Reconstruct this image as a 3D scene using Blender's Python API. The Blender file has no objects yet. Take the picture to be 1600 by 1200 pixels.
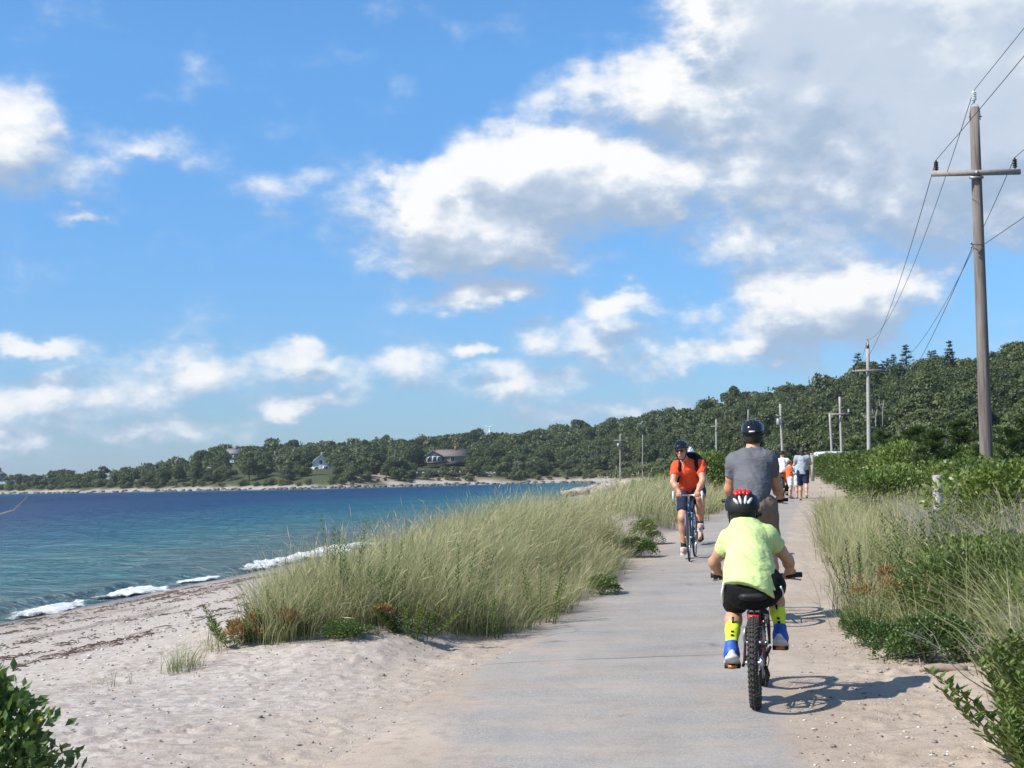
import bpy, math, random
import numpy as np
from mathutils import Matrix, Vector, Euler

# ------------------------------------------------------------------ camera, world, sun, exposure
SC = bpy.context.scene
COL = SC.collection
R = math.radians
F = 2200.0                      # focal length in pixels of the 1600 px wide photograph
CAM_H = 1.35
PITCH, ROLL = math.atan(145 / F), R(1.3)
cam_d = bpy.data.cameras.new('camera')
cam = bpy.data.objects.new('camera', cam_d)
COL.objects.link(cam)
cam_d.sensor_width = 36.0
cam_d.lens = 36.0 * F / 1600
cam_d.clip_start, cam_d.clip_end = 0.05, 12000
CM = Matrix.Translation((0, 0, CAM_H)) @ Matrix.Rotation(R(90) + PITCH, 4, 'X') @ Matrix.Rotation(-ROLL, 4, 'Z')
cam.matrix_world = CM
SC.camera = cam
SC.view_settings.view_transform = 'Standard'
SC.view_settings.look = 'None'
SC.view_settings.gamma = 1
SC.view_settings.use_curve_mapping = False
SC.view_settings.exposure = 0.5
SC.cycles.max_bounces = 6
SC.cycles.transparent_max_bounces = 8
SC.cycles.use_denoising = True

SUN_EL, SUN_FWD = R(43), R(24)      # light falls to the right and a little away from the camera
sd = Vector((-math.cos(SUN_FWD) * math.cos(SUN_EL), -math.sin(SUN_FWD) * math.cos(SUN_EL), math.sin(SUN_EL)))
sun_d = bpy.data.lights.new('sun', 'SUN')
sun = bpy.data.objects.new('sun', sun_d)
COL.objects.link(sun)
sun_d.energy = 4.8
sun_d.angle = R(0.5)
sun_d.color = (1.0, 0.95, 0.87)
sun.rotation_euler = sd.to_track_quat('Z', 'Y').to_euler()
sun.location = (-20, -20, 40)


def ss(a, b, x):
    t = np.clip((np.asarray(x, float) - a) / (b - a), 0, 1)
    return t * t * (3 - 2 * t)


# ---- node helpers
class NT:
    """small wrapper that makes node trees short to write"""
    def __init__(self, tree):
        self.t = tree
        self.n = tree.nodes
        self.l = tree.links

    def node(self, kind, **kw):
        nd = self.n.new(kind)
        for k, v in kw.items():
            setattr(nd, k, v)
        return nd

    def put(self, sock, v):
        if isinstance(v, bpy.types.NodeSocket):
            self.l.new(v, sock)
        elif v is not None:
            if hasattr(sock.default_value, '__len__') and not hasattr(v, '__len__'):
                v = [v] * len(sock.default_value)
            if hasattr(sock.default_value, '__len__') and len(sock.default_value) == 4 and len(v) == 3:
                v = (*v, 1)
            sock.default_value = v

    def math(self, op, a, b=None, c=None, clamp=False):
        nd = self.node('ShaderNodeMath', operation=op, use_clamp=clamp)
        self.put(nd.inputs[0], a)
        if b is not None: self.put(nd.inputs[1], b)
        if c is not None: self.put(nd.inputs[2], c)
        return nd.outputs[0]

    def vmath(self, op, a, b=None, out=0):
        nd = self.node('ShaderNodeVectorMath', operation=op)
        self.put(nd.inputs[0], a)
        if b is not None: self.put(nd.inputs[1], b)
        return nd.outputs[out]

    def smooth(self, x, a, b, lo=0.0, hi=1.0, kind='SMOOTHSTEP'):
        nd = self.node('ShaderNodeMapRange', interpolation_type=kind)
        for i, v in enumerate((x, a, b, lo, hi)):
            self.put(nd.inputs[i], v)
        return nd.outputs[0]

    def noise(self, vec, scale, detail=4, rough=0.55, out='Fac', dist=0.0):
        nd = self.node('ShaderNodeTexNoise')
        if vec is not None: self.put(nd.inputs['Vector'], vec)
        self.put(nd.inputs['Scale'], scale)
        self.put(nd.inputs['Detail'], detail)
        self.put(nd.inputs['Roughness'], rough)
        self.put(nd.inputs['Distortion'], dist)
        return nd.outputs[out]

    def voronoi(self, vec, scale, out='Distance', feature='F1'):
        nd = self.node('ShaderNodeTexVoronoi', feature=feature)
        if vec is not None: self.put(nd.inputs['Vector'], vec)
        self.put(nd.inputs['Scale'], scale)
        return nd.outputs[out]

    def mix(self, f, a, b, blend='MIX'):
        nd = self.node('ShaderNodeMix', data_type='RGBA', blend_type=blend)
        self.put(nd.inputs[0], f)
        self.put(nd.inputs[6], a)
        self.put(nd.inputs[7], b)
        return nd.outputs[2]

    def ramp(self, f, stops):
        nd = self.node('ShaderNodeValToRGB')
        self.put(nd.inputs[0], f)
        e = nd.color_ramp.elements
        while len(e) < len(stops): e.new(0.5)
        for k, (p, c) in enumerate(stops):
            e[k].position = p
            e[k].color = (*c, 1)
        return nd.outputs[0]

    def attr(self, name, out='Fac'):
        return self.node('ShaderNodeAttribute', attribute_name=name).outputs[out]

    def scale(self, vec, s):
        nd = self.node('ShaderNodeVectorMath', operation='MULTIPLY')
        self.put(nd.inputs[0], vec)
        self.put(nd.inputs[1], s)
        return nd.outputs[0]

    def bump(self, h, strength=0.5, dist=0.02, normal=None):
        nd = self.node('ShaderNodeBump')
        self.put(nd.inputs['Height'], h)
        self.put(nd.inputs['Strength'], strength)
        self.put(nd.inputs['Distance'], dist)
        if normal is not None: self.put(nd.inputs['Normal'], normal)
        return nd.outputs[0]


# ---- sky: Nishita air plus drifting cumulus, all as a function of direction
world = bpy.data.worlds.new('World')
SC.world = world
world.use_nodes = True
W = NT(world.node_tree)
W.n.clear()


def cloud_group():
    """density of the cloud cover in a direction given as (azimuth, elevation) in degrees"""
    g = bpy.data.node_groups.new('cloud_density', 'ShaderNodeTree')
    g.interface.new_socket('vec', in_out='INPUT', socket_type='NodeSocketVector')
    g.interface.new_socket('density', in_out='OUTPUT', socket_type='NodeSocketFloat')
    T = NT(g)
    gi, go = T.node('NodeGroupInput'), T.node('NodeGroupOutput')
    p = gi.outputs[0]
    # (azimuth, elevation, half width, half height, weight) of each bank of cloud
    banks = [
        (1.6, 12.4, 4.6, 1.9, 1.1), (-1.2, 10.4, 5.6, 2.4, .98), (4.6, 11.8, 4.0, 1.9, 1.0), (-3.2, 12.0, 1.8, .9, .8),
        (-2.0, 8.9, 4.6, .8, .72), (-0.8, 7.4, 3.2, .8, .66),
        (14.0, 17.0, 7.5, 5.2, 1.3), (18.5, 13.5, 7.0, 5.0, 1.25), (11.5, 12.5, 5.5, 2.8, .85), (6.5, 15.0, 5.0, 1.7, .85), (10.4, 18.2, 3.4, 4.2, 1.15),
        (22.0, 16.5, 6.0, 6.0, 1.2), (9.3, 10.2, 2.4, 1.9, .62), (13.0, 9.2, 4.2, 1.5, .62),
        (12.8, 6.6, 4.2, 1.9, .98), (16.0, 7.2, 2.2, 1.1, .7), (10.0, 5.0, 3.6, 1.1, .6),
        (-20.4, 12.9, 4.2, 2.3, .70), (-14.6, 13.3, 2.8, .8, .36), (-9.6, 11.3, 2.2, .9, .32), (-7.8, 12.1, 2.0, .5, .2), (-17.4, 10.4, 1.8, .5, .55),
        (-18.8, 5.3, 2.8, .6, .54), (-13.2, 4.4, 5.2, 1.5, .50), (-8.6, 4.9, 2.6, .8, .52), (-18.5, 3.4, 4.2, 1.3, .52),
        (-15.5, 2.3, 6.0, .7, .5), (-4.8, 4.7, 2.6, 1.2, .5), (-1.6, 5.5, 1.2, .5, .56),
        (2.9, 5.6, 3.6, 1.1, .48), (0.4, 3.9, 4.4, 1.0, .52), (4.2, 7.0, 2.2, .7, .6), (6.8, 4.6, 3.0, .9, .55), (3.2, 2.6, 4.5, .7, .45), (-9.0, 3.2, 3.6, .6, .5), (-19.8, 1.6, 2.5, .6, .6),
        (7.0, 6.6, 2.0, 1.0, .5),
    ]
    # wisp the outline: warp the lookup before measuring the banks
    w1 = T.noise(T.scale(p, (.36, .55, 1)), 1.0, 4, .6, 'Color')
    q = T.vmath('ADD', p, T.scale(T.vmath('SUBTRACT', w1, (.5, .5, .5)), (4.2, 2.6, 0)))
    tot = None
    for az, el, rx, ry, w in banks:
        d = T.vmath('LENGTH', T.scale(T.vmath('SUBTRACT', q, (az, el, 0)), (.86 / rx, .80 / ry, 0)), out=1)
        v = T.smooth(d, 1.25, 0.0, 0.0, w)
        tot = v if tot is None else T.math('MAXIMUM', T.math('MULTIPLY', T.math('ADD', tot, v), .62), T.math('MAXIMUM', tot, v))
    f1 = T.noise(T.scale(p, (.34, .52, 1)), 1.0, 7, .54)
    f = T.math('MULTIPLY', T.math('SUBTRACT', f1, .5), 1.15)
    g.links.new(T.math('ADD', tot, f), go.inputs[0])
    return g


tc = W.node('ShaderNodeTexCoord')
dirv = tc.outputs['Generated']
sep = W.node('ShaderNodeSeparateXYZ')
W.l.new(dirv, sep.inputs[0])
az = W.math('MULTIPLY', W.math('ARCTAN2', sep.outputs[0], sep.outputs[1]), 57.2958)
el = W.math('MULTIPLY', W.math('ARCSINE', sep.outputs[2]), 57.2958)
ae = W.node('ShaderNodeCombineXYZ')
W.l.new(az, ae.inputs[0]); W.l.new(el, ae.inputs[1])
CG = cloud_group()


def dens(off):
    nd = W.node('ShaderNodeGroup', node_tree=CG)
    W.put(nd.inputs[0], W.vmath('ADD', ae.outputs[0], off))
    return nd.outputs[0]


d0, d1 = dens((0, 0, 0)), dens((-.40, 1.25, 0))
# the same kind of broken cloud over the rest of the sky
pl = W.node('ShaderNodeVectorMath', operation='DIVIDE')
W.put(pl.inputs[0], dirv)
zz = W.math('ADD', W.math('MAXIMUM', sep.outputs[2], 0), .22)
cz = W.node('ShaderNodeCombineXYZ')
for i in range(3): W.l.new(zz, cz.inputs[i])
W.l.new(cz.outputs[0], pl.inputs[1])
gen = W.noise(W.vmath('ADD', pl.outputs[0], (7.3, 2.1, 0)), 1.15, 8, .55)
gen = W.smooth(gen, .5, .68)
inframe = W.math('MULTIPLY', W.smooth(W.math('ABSOLUTE', az), 22, 30, 1, 0), W.smooth(el, 19, 26, 1, 0))
cov = W.math('ADD', W.math('MULTIPLY', W.smooth(d0, .0, .5), .46), W.math('MULTIPLY', W.smooth(d0, .12, .66), .53))
covg = W.math('ADD', W.math('MULTIPLY', cov, inframe), W.math('MULTIPLY', W.math('MULTIPLY', gen, .85), W.math('SUBTRACT', 1, inframe)), clamp=True)
covg = W.math('MULTIPLY', covg, W.smooth(el, -.5, 1.5))
# sunlit towards the sun, grey below
lit = W.math('SUBTRACT', W.smooth(d0, -.15, 1.25), W.smooth(d1, -.15, 1.25))
lit = W.smooth(lit, -.34, .44)
lit = W.math('ADD', W.math('MULTIPLY', lit, inframe), W.math('MULTIPLY', W.math('SUBTRACT', 1, inframe), .55))
ccol = W.ramp(lit, [(0.0, (.40, .52, .69)), (.42, (.61, .70, .83)), (.60, (.76, .83, .91)), (.92, (1.02, 1.02, 1.02))])
sky = W.node('ShaderNodeTexSky', sky_type='NISHITA', sun_disc=False, sun_elevation=SUN_EL,
             sun_rotation=math.atan2(sd.x, sd.y), altitude=0, air_density=1.0, dust_density=0.2, ozone_density=2.6)
SKY_S = 0.11
hs = W.node('ShaderNodeHueSaturation')
W.l.new(sky.outputs[0], hs.inputs['Color'])
hs.inputs['Saturation'].default_value = 1.12
skyc = W.mix(1.0, hs.outputs[0], W.mix(W.smooth(el, -3, 17, 0, 1, 'LINEAR'), (.29, .41, .72), (.76, 1.06, 1.24)), 'MULTIPLY')
cl = W.mix(1.0, ccol, [.70 / SKY_S] * 3, 'MULTIPLY')
fin = W.mix(covg, skyc, cl)
bg = W.node('ShaderNodeBackground')
W.l.new(fin, bg.inputs[0])
bg.inputs[1].default_value = SKY_S
world.cycles.sampling_method = 'MANUAL'
world.cycles.sample_map_resolution = 256
wo = W.node('ShaderNodeOutputWorld')
W.l.new(bg.outputs[0], wo.inputs[0])

# ------------------------------------------------------------------ helpers for building meshes
rng = np.random.default_rng(7)
random.seed(7)


def ray(px, py):
    d = CM.to_3x3() @ Vector(((px - 800) / F, -(py - 600) / F, -1))
    return np.array(d)


def at(px, py, Y):
    """point at depth Y seen at photo pixel (px, py)"""
    d = ray(px, py)
    return np.array((0, 0, CAM_H)) + d * (Y / d[1])


def hy(px):
    return 745 - (px - 800) * math.tan(R(1.3))


def mesh_np(name, V, Fc, smooth=False):
    """mesh from numpy verts (N,3) and faces: an (M,k) array or a list of such arrays"""
    me = bpy.data.meshes.new(name)
    Fs = [f for f in (Fc if isinstance(Fc, (list, tuple)) else [Fc]) if len(f)]
    V = np.asarray(V, np.float32)
    me.vertices.add(len(V))
    me.vertices.foreach_set('co', V.ravel())
    loops = np.concatenate([np.asarray(f, np.int32).ravel() for f in Fs])
    counts = np.concatenate([np.full(len(f), f.shape[1], np.int32) for f in Fs])
    starts = np.concatenate([[0], np.cumsum(counts)[:-1]]).astype(np.int32)
    me.loops.add(len(loops))
    me.loops.foreach_set('vertex_index', loops)
    me.polygons.add(len(counts))
    me.polygons.foreach_set('loop_start', starts)
    me.polygons.foreach_set('loop_total', counts)
    if smooth:
        me.polygons.foreach_set('use_smooth', np.ones(len(counts), bool))
    me.update(calc_edges=True)
    return me


def fattr(me, name, vals):
    a = me.attributes.new(name, 'FLOAT', 'POINT')
    a.data.foreach_set('value', np.asarray(vals, np.float32))


def cattr(me, name, vals):
    a = me.attributes.new(name, 'FLOAT_COLOR', 'POINT')
    v = np.ones((len(vals), 4), np.float32)
    v[:, :3] = vals
    a.data.foreach_set('color', v.ravel())


def add(name, me, mat=None, parent=None, kind=None, label=None, cat=None, group=None, loc=None):
    o = bpy.data.objects.new(name, me)
    COL.objects.link(o)
    if mat is not None and me is not None and not me.materials:
        me.materials.append(mat)
    if parent is not None: o.parent = parent
    if loc is not None: o.location = loc
    return tag(o, label, cat, group, kind)


def tag(o, label=None, cat=None, group=None, kind=None):
    if label: o['label'] = label
    if cat: o['category'] = cat
    if group: o['group'] = group
    if kind: o['kind'] = kind
    return o


def thing(name, label, cat, loc=(0, 0, 0), rz=0, group=None):
    o = bpy.data.objects.new(name, None)
    COL.objects.link(o)
    o.location = loc
    o.rotation_euler = (0, 0, rz)
    return tag(o, label, cat, group)


def copy_tree(o, parent=None):
    c = o.copy()
    COL.objects.link(c)
    c.parent = parent
    for ch in list(o.children):
        copy_tree(ch, c)
    return c


class MB:
    """collects shapes that become one mesh"""
    def __init__(self):
        self.v, self.q, self.t, self.n = [], [], [], 0

    def addm(self, V, Q=None, T=None):
        V = np.asarray(V, float)
        if Q is not None and len(Q): self.q.append(np.asarray(Q, int) + self.n)
        if T is not None and len(T): self.t.append(np.asarray(T, int) + self.n)
        self.v.append(V)
        self.n += len(V)
        return self

    def tube(self, pts, rad, seg=8, cap=True, closed=False):
        P = np.asarray(pts, float)
        n = len(P)
        rad = np.broadcast_to(np.asarray(rad, float), (n,))
        if closed:
            T = np.roll(P, -1, 0) - np.roll(P, 1, 0)
        else:
            T = np.gradient(P, axis=0)
        T /= np.linalg.norm(T, axis=1)[:, None] + 1e-12
        up = np.array((0, 0, 1.0)) if abs(T[0][2]) < .9 else np.array((1.0, 0, 0))
        a = np.cross(T[0], up); a /= np.linalg.norm(a)
        V = []
        ang = np.linspace(0, 2 * np.pi, seg, endpoint=False)
        for k in range(n):
            a = a - T[k] * np.dot(a, T[k]); a /= np.linalg.norm(a) + 1e-12
            b = np.cross(T[k], a)
            V.append(P[k] + rad[k] * (np.cos(ang)[:, None] * a + np.sin(ang)[:, None] * b))
        V = np.concatenate(V)
        Q = []
        m = n if closed else n - 1
        i = np.arange(seg); j = (i + 1) % seg
        for k in range(m):
            k2 = (k + 1) % n
            Q.append(np.stack([k * seg + i, k * seg + j, k2 * seg + j, k2 * seg + i], 1))
        T3 = []
        if cap and not closed:
            V = np.concatenate([V, P[:1], P[-1:]])
            c0, c1 = n * seg, n * seg + 1
            T3 = np.concatenate([np.stack([np.full(seg, c0), j, i], 1),
                                 np.stack([np.full(seg, c1), (n - 1) * seg + i, (n - 1) * seg + j], 1)])
        return self.addm(V, np.concatenate(Q), T3)

    def box(self, c, s, M=None):
        x, y, z = [h / 2 for h in s]
        V = np.array([(-x, -y, -z), (x, -y, -z), (x, y, -z), (-x, y, -z), (-x, -y, z), (x, -y, z), (x, y, z), (-x, y, z)])
        if M is not None: V = V @ np.asarray(M).T
        return self.addm(V + np.asarray(c), [(0, 3, 2, 1), (4, 5, 6, 7), (0, 1, 5, 4), (1, 2, 6, 5), (2, 3, 7, 6), (3, 0, 4, 7)])

    def ball(self, c, r, nu=12, nv=8, M=None):
        u = np.linspace(0, 2 * np.pi, nu, endpoint=False)
        v = np.linspace(-np.pi / 2, np.pi / 2, nv + 1)[1:-1]
        V = [(math.cos(b) * math.cos(a), math.cos(b) * math.sin(a), math.sin(b)) for b in v for a in u] + [(0, 0, -1), (0, 0, 1)]
        V = np.array(V) * np.broadcast_to(np.asarray(r, float), (3,))
        if M is not None: V = V @ np.asarray(M).T
        Q, T = [], []
        for k in range(len(v) - 1):
            for i in range(nu):
                j = (i + 1) % nu
                Q.append((k * nu + i, k * nu + j, (k + 1) * nu + j, (k + 1) * nu + i))
        s, n_ = len(V) - 2, len(V) - 1
        for i in range(nu):
            j = (i + 1) % nu
            T += [(s, j, i), (n_, (len(v) - 1) * nu + i, (len(v) - 1) * nu + j)]
        return self.addm(V + np.asarray(c), Q, T)

    def lathe(self, prof, c=(0, 0, 0), seg=14, M=None):
        """profile of (radius, z) turned about z"""
        a = np.linspace(0, 2 * np.pi, seg, endpoint=False)
        V = np.concatenate([np.stack([r * np.cos(a), r * np.sin(a), np.full(seg, z)], 1) for r, z in prof])
        if M is not None: V = V @ np.asarray(M).T
        i = np.arange(seg); j = (i + 1) % seg
        Q = np.concatenate([np.stack([k * seg + i, k * seg + j, (k + 1) * seg + j, (k + 1) * seg + i], 1) for k in range(len(prof) - 1)])
        return self.addm(V + np.asarray(c), Q)

    def mesh(self, name, smooth=True):
        fs = []
        if self.q: fs.append(np.concatenate(self.q))
        if self.t: fs.append(np.concatenate(self.t))
        return mesh_np(name, np.concatenate(self.v), fs, smooth)

    def build(self, name, mat, parent=None, smooth=True, **kw):
        return add(name, self.mesh(name, smooth), mat, parent, **kw)


def new_mat(name):
    m = bpy.data.materials.new(name)
    m.use_nodes = True
    t = NT(m.node_tree)
    b = t.n['Principled BSDF']
    return m, t, b


def obj_coord(t):
    return t.node('ShaderNodeTexCoord').outputs['Object']


def plain(name, col, rough=.6, metal=0.0, var=.12, scale=30, bump=0, spec=.5):
    m, t, b = new_mat(name)
    co = obj_coord(t)
    n = t.noise(co, scale, 3)
    c = t.mix(t.smooth(n, .3, .7), [x * (1 - var) for x in col], [min(1, x * (1 + var)) for x in col])
    t.put(b.inputs['Base Color'], c)
    t.put(b.inputs['Roughness'], t.smooth(n, .2, .8, max(.02, rough - .08), min(1, rough + .08)))
    b.inputs['Metallic'].default_value = metal
    b.inputs['Specular IOR Level'].default_value = spec
    if bump:
        t.put(b.inputs['Normal'], t.bump(t.noise(co, scale * 4, 4), bump, .004))
    return m


# value noise for shaping ground in python
def vnoise(x, y, seed=0):
    x = np.asarray(x, float); y = np.asarray(y, float)
    xi, yi = np.floor(x).astype(np.int64), np.floor(y).astype(np.int64)
    fx, fy = x - xi, y - yi
    fx, fy = fx * fx * (3 - 2 * fx), fy * fy * (3 - 2 * fy)

    def h(a, b):
        n = (a * 374761393 + b * 668265263 + seed * 1274126177) & 0xffffffff
        n = ((n ^ (n >> 13)) * 1274126177) & 0xffffffff
        return ((n ^ (n >> 16)) & 0xffff) / 65535.0
    return (h(xi, yi) * (1 - fx) + h(xi + 1, yi) * fx) * (1 - fy) + (h(xi, yi + 1) * (1 - fx) + h(xi + 1, yi + 1) * fx) * fy - .5


def fbm(x, y, oct=4, seed=0):
    s, a = 0, 1.0
    for k in range(oct):
        s = s + a * vnoise(x * 2 ** k + 17.3 * k, y * 2 ** k - 9.1 * k, seed + k)
        a *= .5
    return s


# ------------------------------------------------------------------ lie of the land
SLOPE = 0.21                    # the path runs towards (0.21, 1)
SEA = -0.95
COAST = np.array([(-32, -80), (-23, -40), (-18.5, -20), (-14.2, 0), (-11.4, 12), (-8.8, 24.6), (-7.75, 31), (-5.9, 42), (-3, 65), (1.5, 100), (5.6, 150), (7.2, 162),
                  (12, 180), (16, 230), (23.7, 316), (24, 380), (17, 440), (-2, 445), (-20, 440), (-40, 424), (-56, 414), (-80, 436), (-104, 462), (-130, 488),
                  (-161, 508), (-204, 562), (-330, 660), (-700, 950)], float)


def smooth_poly(P, n=4):
    out = []
    for k in range(len(P) - 1):
        p0, p1, p2, p3 = P[max(k - 1, 0)], P[k], P[k + 1], P[min(k + 2, len(P) - 1)]
        for t in np.linspace(0, 1, n, endpoint=False):
            out.append(.5 * ((2 * p1) + (-p0 + p2) * t + (2 * p0 - 5 * p1 + 4 * p2 - p3) * t * t + (-p0 + 3 * p1 - 3 * p2 + p3) * t ** 3))
    return np.array(out + [P[-1]])


COASTS = smooth_poly(COAST, 3)


def shore_dist(X, Y):
    """distance to the waterline, positive on land"""
    X = np.asarray(X, float); Y = np.asarray(Y, float)
    sh = X.shape
    x, y = X.ravel(), Y.ravel()
    best = np.full(x.shape, 1e9)
    inside = np.zeros(x.shape, bool)
    poly = np.concatenate([COASTS, [(-700, 6000), (6000, 6000), (6000, -600), (-32, -600)]])
    for k in range(len(COASTS) - 1):
        a, b = COASTS[k], COASTS[k + 1]
        d = b - a
        t = np.clip(((x - a[0]) * d[0] + (y - a[1]) * d[1]) / (d @ d), 0, 1)
        best = np.minimum(best, (x - a[0] - t * d[0]) ** 2 + (y - a[1] - t * d[1]) ** 2)
    for k in range(len(poly)):
        a, b = poly[k], poly[(k + 1) % len(poly)]
        if a[1] == b[1]: continue
        c = (a[1] > y) != (b[1] > y)
        inside ^= c & (x < (b[0] - a[0]) * (y - a[1]) / (b[1] - a[1]) + a[0])
    return (np.sqrt(best) * np.where(inside, 1, -1)).reshape(sh)


RX = [-700, -300, 0, 60, 150, 230, 290, 330, 380, 450, 560, 640, 700, 800, 880, 960, 1030, 1100, 1170, 1260, 1330, 1400, 1450, 1520, 1600, 1750, 2100, 2600]
RTOP = [756, 757, 751, 746, 738, 724, 717, 703, 699, 694, 692, 689, 683, 677, 669, 655, 640, 627, 610, 597, 583, 573, 566, 560, 552, 540, 540, 560]
RD = [650, 650, 640, 640, 640, 640, 640, 640, 640, 640, 640, 640, 620, 600, 585, 555, 520, 480, 450, 410, 390, 370, 355, 345, 330, 320, 300, 300]
RFX = [-700, 0, 150, 300, 400, 500, 600, 700, 800, 900, 1000, 1050, 1100, 1200, 1300, 1400, 1600, 2100, 2600]
RF = [655, 578, 532, 478, 446, 430, 438, 460, 462, 460, 392, 315, 262, 232, 200, 178, 150, 140, 140]
TREE_H = 8.5


def hill(X, Y):
    r = np.hypot(X, Y)
    t = np.clip(X / np.maximum(Y, 1e-3), -1.5, 1.5)
    px = 800 + F * t
    front = np.interp(px, RFX, RF)
    rd = np.interp(px, RX, RD)
    hyx = 745 - (px - 800) * math.tan(R(1.3))
    top = CAM_H + (hyx - np.interp(px, RX, RTOP)) * rd / F - TREE_H
    h = np.maximum(top - 1.0, 0) * ss(front - 15, rd, r) ** 1.25 * (Y > 0)
    return h * (1 - .6 * ss(rd + 60, rd + 500, r)), r - front


def zpath(Y):
    return .35 * ss(8, 47, Y)


def ground(X, Y, detail=True):
    X = np.asarray(X, float); Y = np.asarray(Y, float)
    d = shore_dist(X, Y)
    u = X - SLOPE * Y
    near = 1 - ss(160, 260, Y)
    # beach and sea bed
    b = SEA + np.where(d > 0, .1 * d, .11 * d)
    b = np.maximum(b, SEA - 5)
    far = ss(120, 300, np.hypot(X, Y))
    zp = zpath(Y)
    plat = zp + near * (.22 * ss(.4, 3, u) + .3 * ss(3, 9, u) * ss(5, 20, Y) + .5 * ss(8, 30, u))
    plat = plat + near * .34 * np.exp(-((u + 4.3) / 1.3) ** 2) * ss(9.6, 12.5, Y + .35 * (X + 2)) * (1 - .5 * ss(40, 60, Y))
    plat = plat + (1 - near) * .5
    hl, past = hill(X, Y)
    plat = plat + hl + .4 * ss(-40, 0, past) * far
    # a low sandy bluff behind the far beach
    bl = far * ss(14, 22, d) * 1.3 * (1 + fbm(X / 22, Y / 22, 3, 5)) * (X < 30)
    w = ss(5.5 - .2 * 0, 10.5 + 6 * far, d)
    z = b * (1 - w) + (np.maximum(plat, b * 0 - .2) + bl) * w
    if detail:
        corridor = ss(-3.3, -2.75, u) * (1 - ss(.2, .6, u)) * near * (Y < 200)
        n = .04 * fbm(X / 1.3, Y / 1.3, 3, 1) + .010 * fbm(X / .3, Y / .3, 4, 2) * ss(60, 20, Y)
        n = n + .25 * fbm(X / 9, Y / 9, 3, 3) * far
        amp = np.where(d < 4, .25 + .15 * np.clip(d, 0, 4), 1.0) * (d > -.3)
        z = z + n * amp * (1 - corridor)
        z = z * (1 - corridor * near) + corridor * near * zp
    return z


def gz(x, y):
    return float(ground(np.array([x]), np.array([y]))[0])


# ---- the ground: one fan-shaped sheet from behind the camera to past the ridge
th = np.concatenate([np.linspace(-180, -30, 40, endpoint=False), np.linspace(-30, -23, 20, endpoint=False), np.linspace(-23, 23, 520, endpoint=False),
                     np.linspace(23, 30, 20, endpoint=False), np.linspace(30, 180, 40, endpoint=False)])
th = np.radians(th)
rr = np.concatenate([np.linspace(.15, 5, 24, endpoint=False), np.geomspace(5, 14, 230, endpoint=False), np.geomspace(14, 60, 130, endpoint=False), np.geomspace(60, 700, 170, endpoint=False), np.geomspace(700, 3500, 14)])
TH, RR = np.meshgrid(th, rr)
GX, GY = RR * np.sin(TH), RR * np.cos(TH)
GZ = ground(GX, GY)
# footprints and scuffs trodden into the sand on both sides of the path
U = GX - SLOPE * GY
fr = np.random.default_rng(3)
for k in range(1100):
    fy = 4.8 + 9.5 * fr.random() ** 1.2
    uu = fr.choice([fr.uniform(-5.6, -1.5), fr.uniform(-5.5, -1.8), fr.uniform(-.1, 1.3)])
    if k % 5 == 0: fy, uu = fr.uniform(10, 24), fr.uniform(-12, -6)
    fx = uu + SLOPE * fy
    a = fr.uniform(0, 6.28) if k % 3 else .2
    rad = math.hypot(fx, fy)
    i0, i1 = np.searchsorted(rr, [rad - .4, rad + .4])
    an = math.atan2(fx, fy); da = .4 / rad
    j0, j1 = np.searchsorted(th, [an - da, an + da])
    sx, sy = GX[i0:i1, j0:j1] - fx, GY[i0:i1, j0:j1] - fy
    p, q = sx * math.cos(a) + sy * math.sin(a), -sx * math.sin(a) + sy * math.cos(a)
    L, Wd = fr.uniform(.08, .15), fr.uniform(.045, .08)
    e = (p / L) ** 2 + (q / Wd) ** 2
    dz = fr.uniform(.004, .014) * (-np.exp(-e * 1.1) + .55 * np.exp(-((np.sqrt(e) - 1.5) / .4) ** 2))
    uu2 = U[i0:i1, j0:j1]
    GZ[i0:i1, j0:j1] += dz * (1 - ss(-2.6, -2.2, uu2) * (1 - ss(.1, .3, uu2)))
n0, n1 = TH.shape
V = np.stack([GX, GY, GZ], -1).reshape(-1, 3)
V = np.concatenate([V, [(0, 0, float(ground(np.array([0.]), np.array([0.]))[0]))]])
i, j = np.meshgrid(np.arange(n0 - 1), np.arange(n1), indexing='ij')
j2 = (j + 1) % n1
Q = np.stack([i * n1 + j, i * n1 + j2, (i + 1) * n1 + j2, (i + 1) * n1 + j], -1).reshape(-1, 4)[:, ::-1]
jj = np.arange(n1)
T = np.stack([np.full(n1, n0 * n1), (jj + 1) % n1, jj], 1)
gme = mesh_np('ground', V, [Q, T], True)
dw = shore_dist(V[:, 0], V[:, 1])
hl, past = hill(V[:, 0], V[:, 1])
Uv = V[:, 0] - SLOPE * V[:, 1]
far = ss(120, 300, np.hypot(V[:, 0], V[:, 1]))
green = np.maximum(ss(7, 12, dw + 10 * fbm(V[:, 0] / 14, V[:, 1] / 14, 3, 8)) * far, ss(1.2, 2.6, Uv + fbm(V[:, 0], V[:, 1], 3, 9)) * (V[:, 1] > 2))
green = np.maximum(green, ss(-60, -30, past) * far * ss(7, 11, dw))
bare = ss(-.35, .1, fbm(V[:, 0] / 14, V[:, 1] / 9, 3, 12)) * ss(34, 22, dw) * far * ((V[:, 0] < 5) & (V[:, 0] > -52))
green = green * (1 - .95 * bare)
fattr(gme, 'shore', dw)
fattr(gme, 'green', green)
fattr(gme, 'lateral', Uv)

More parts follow.
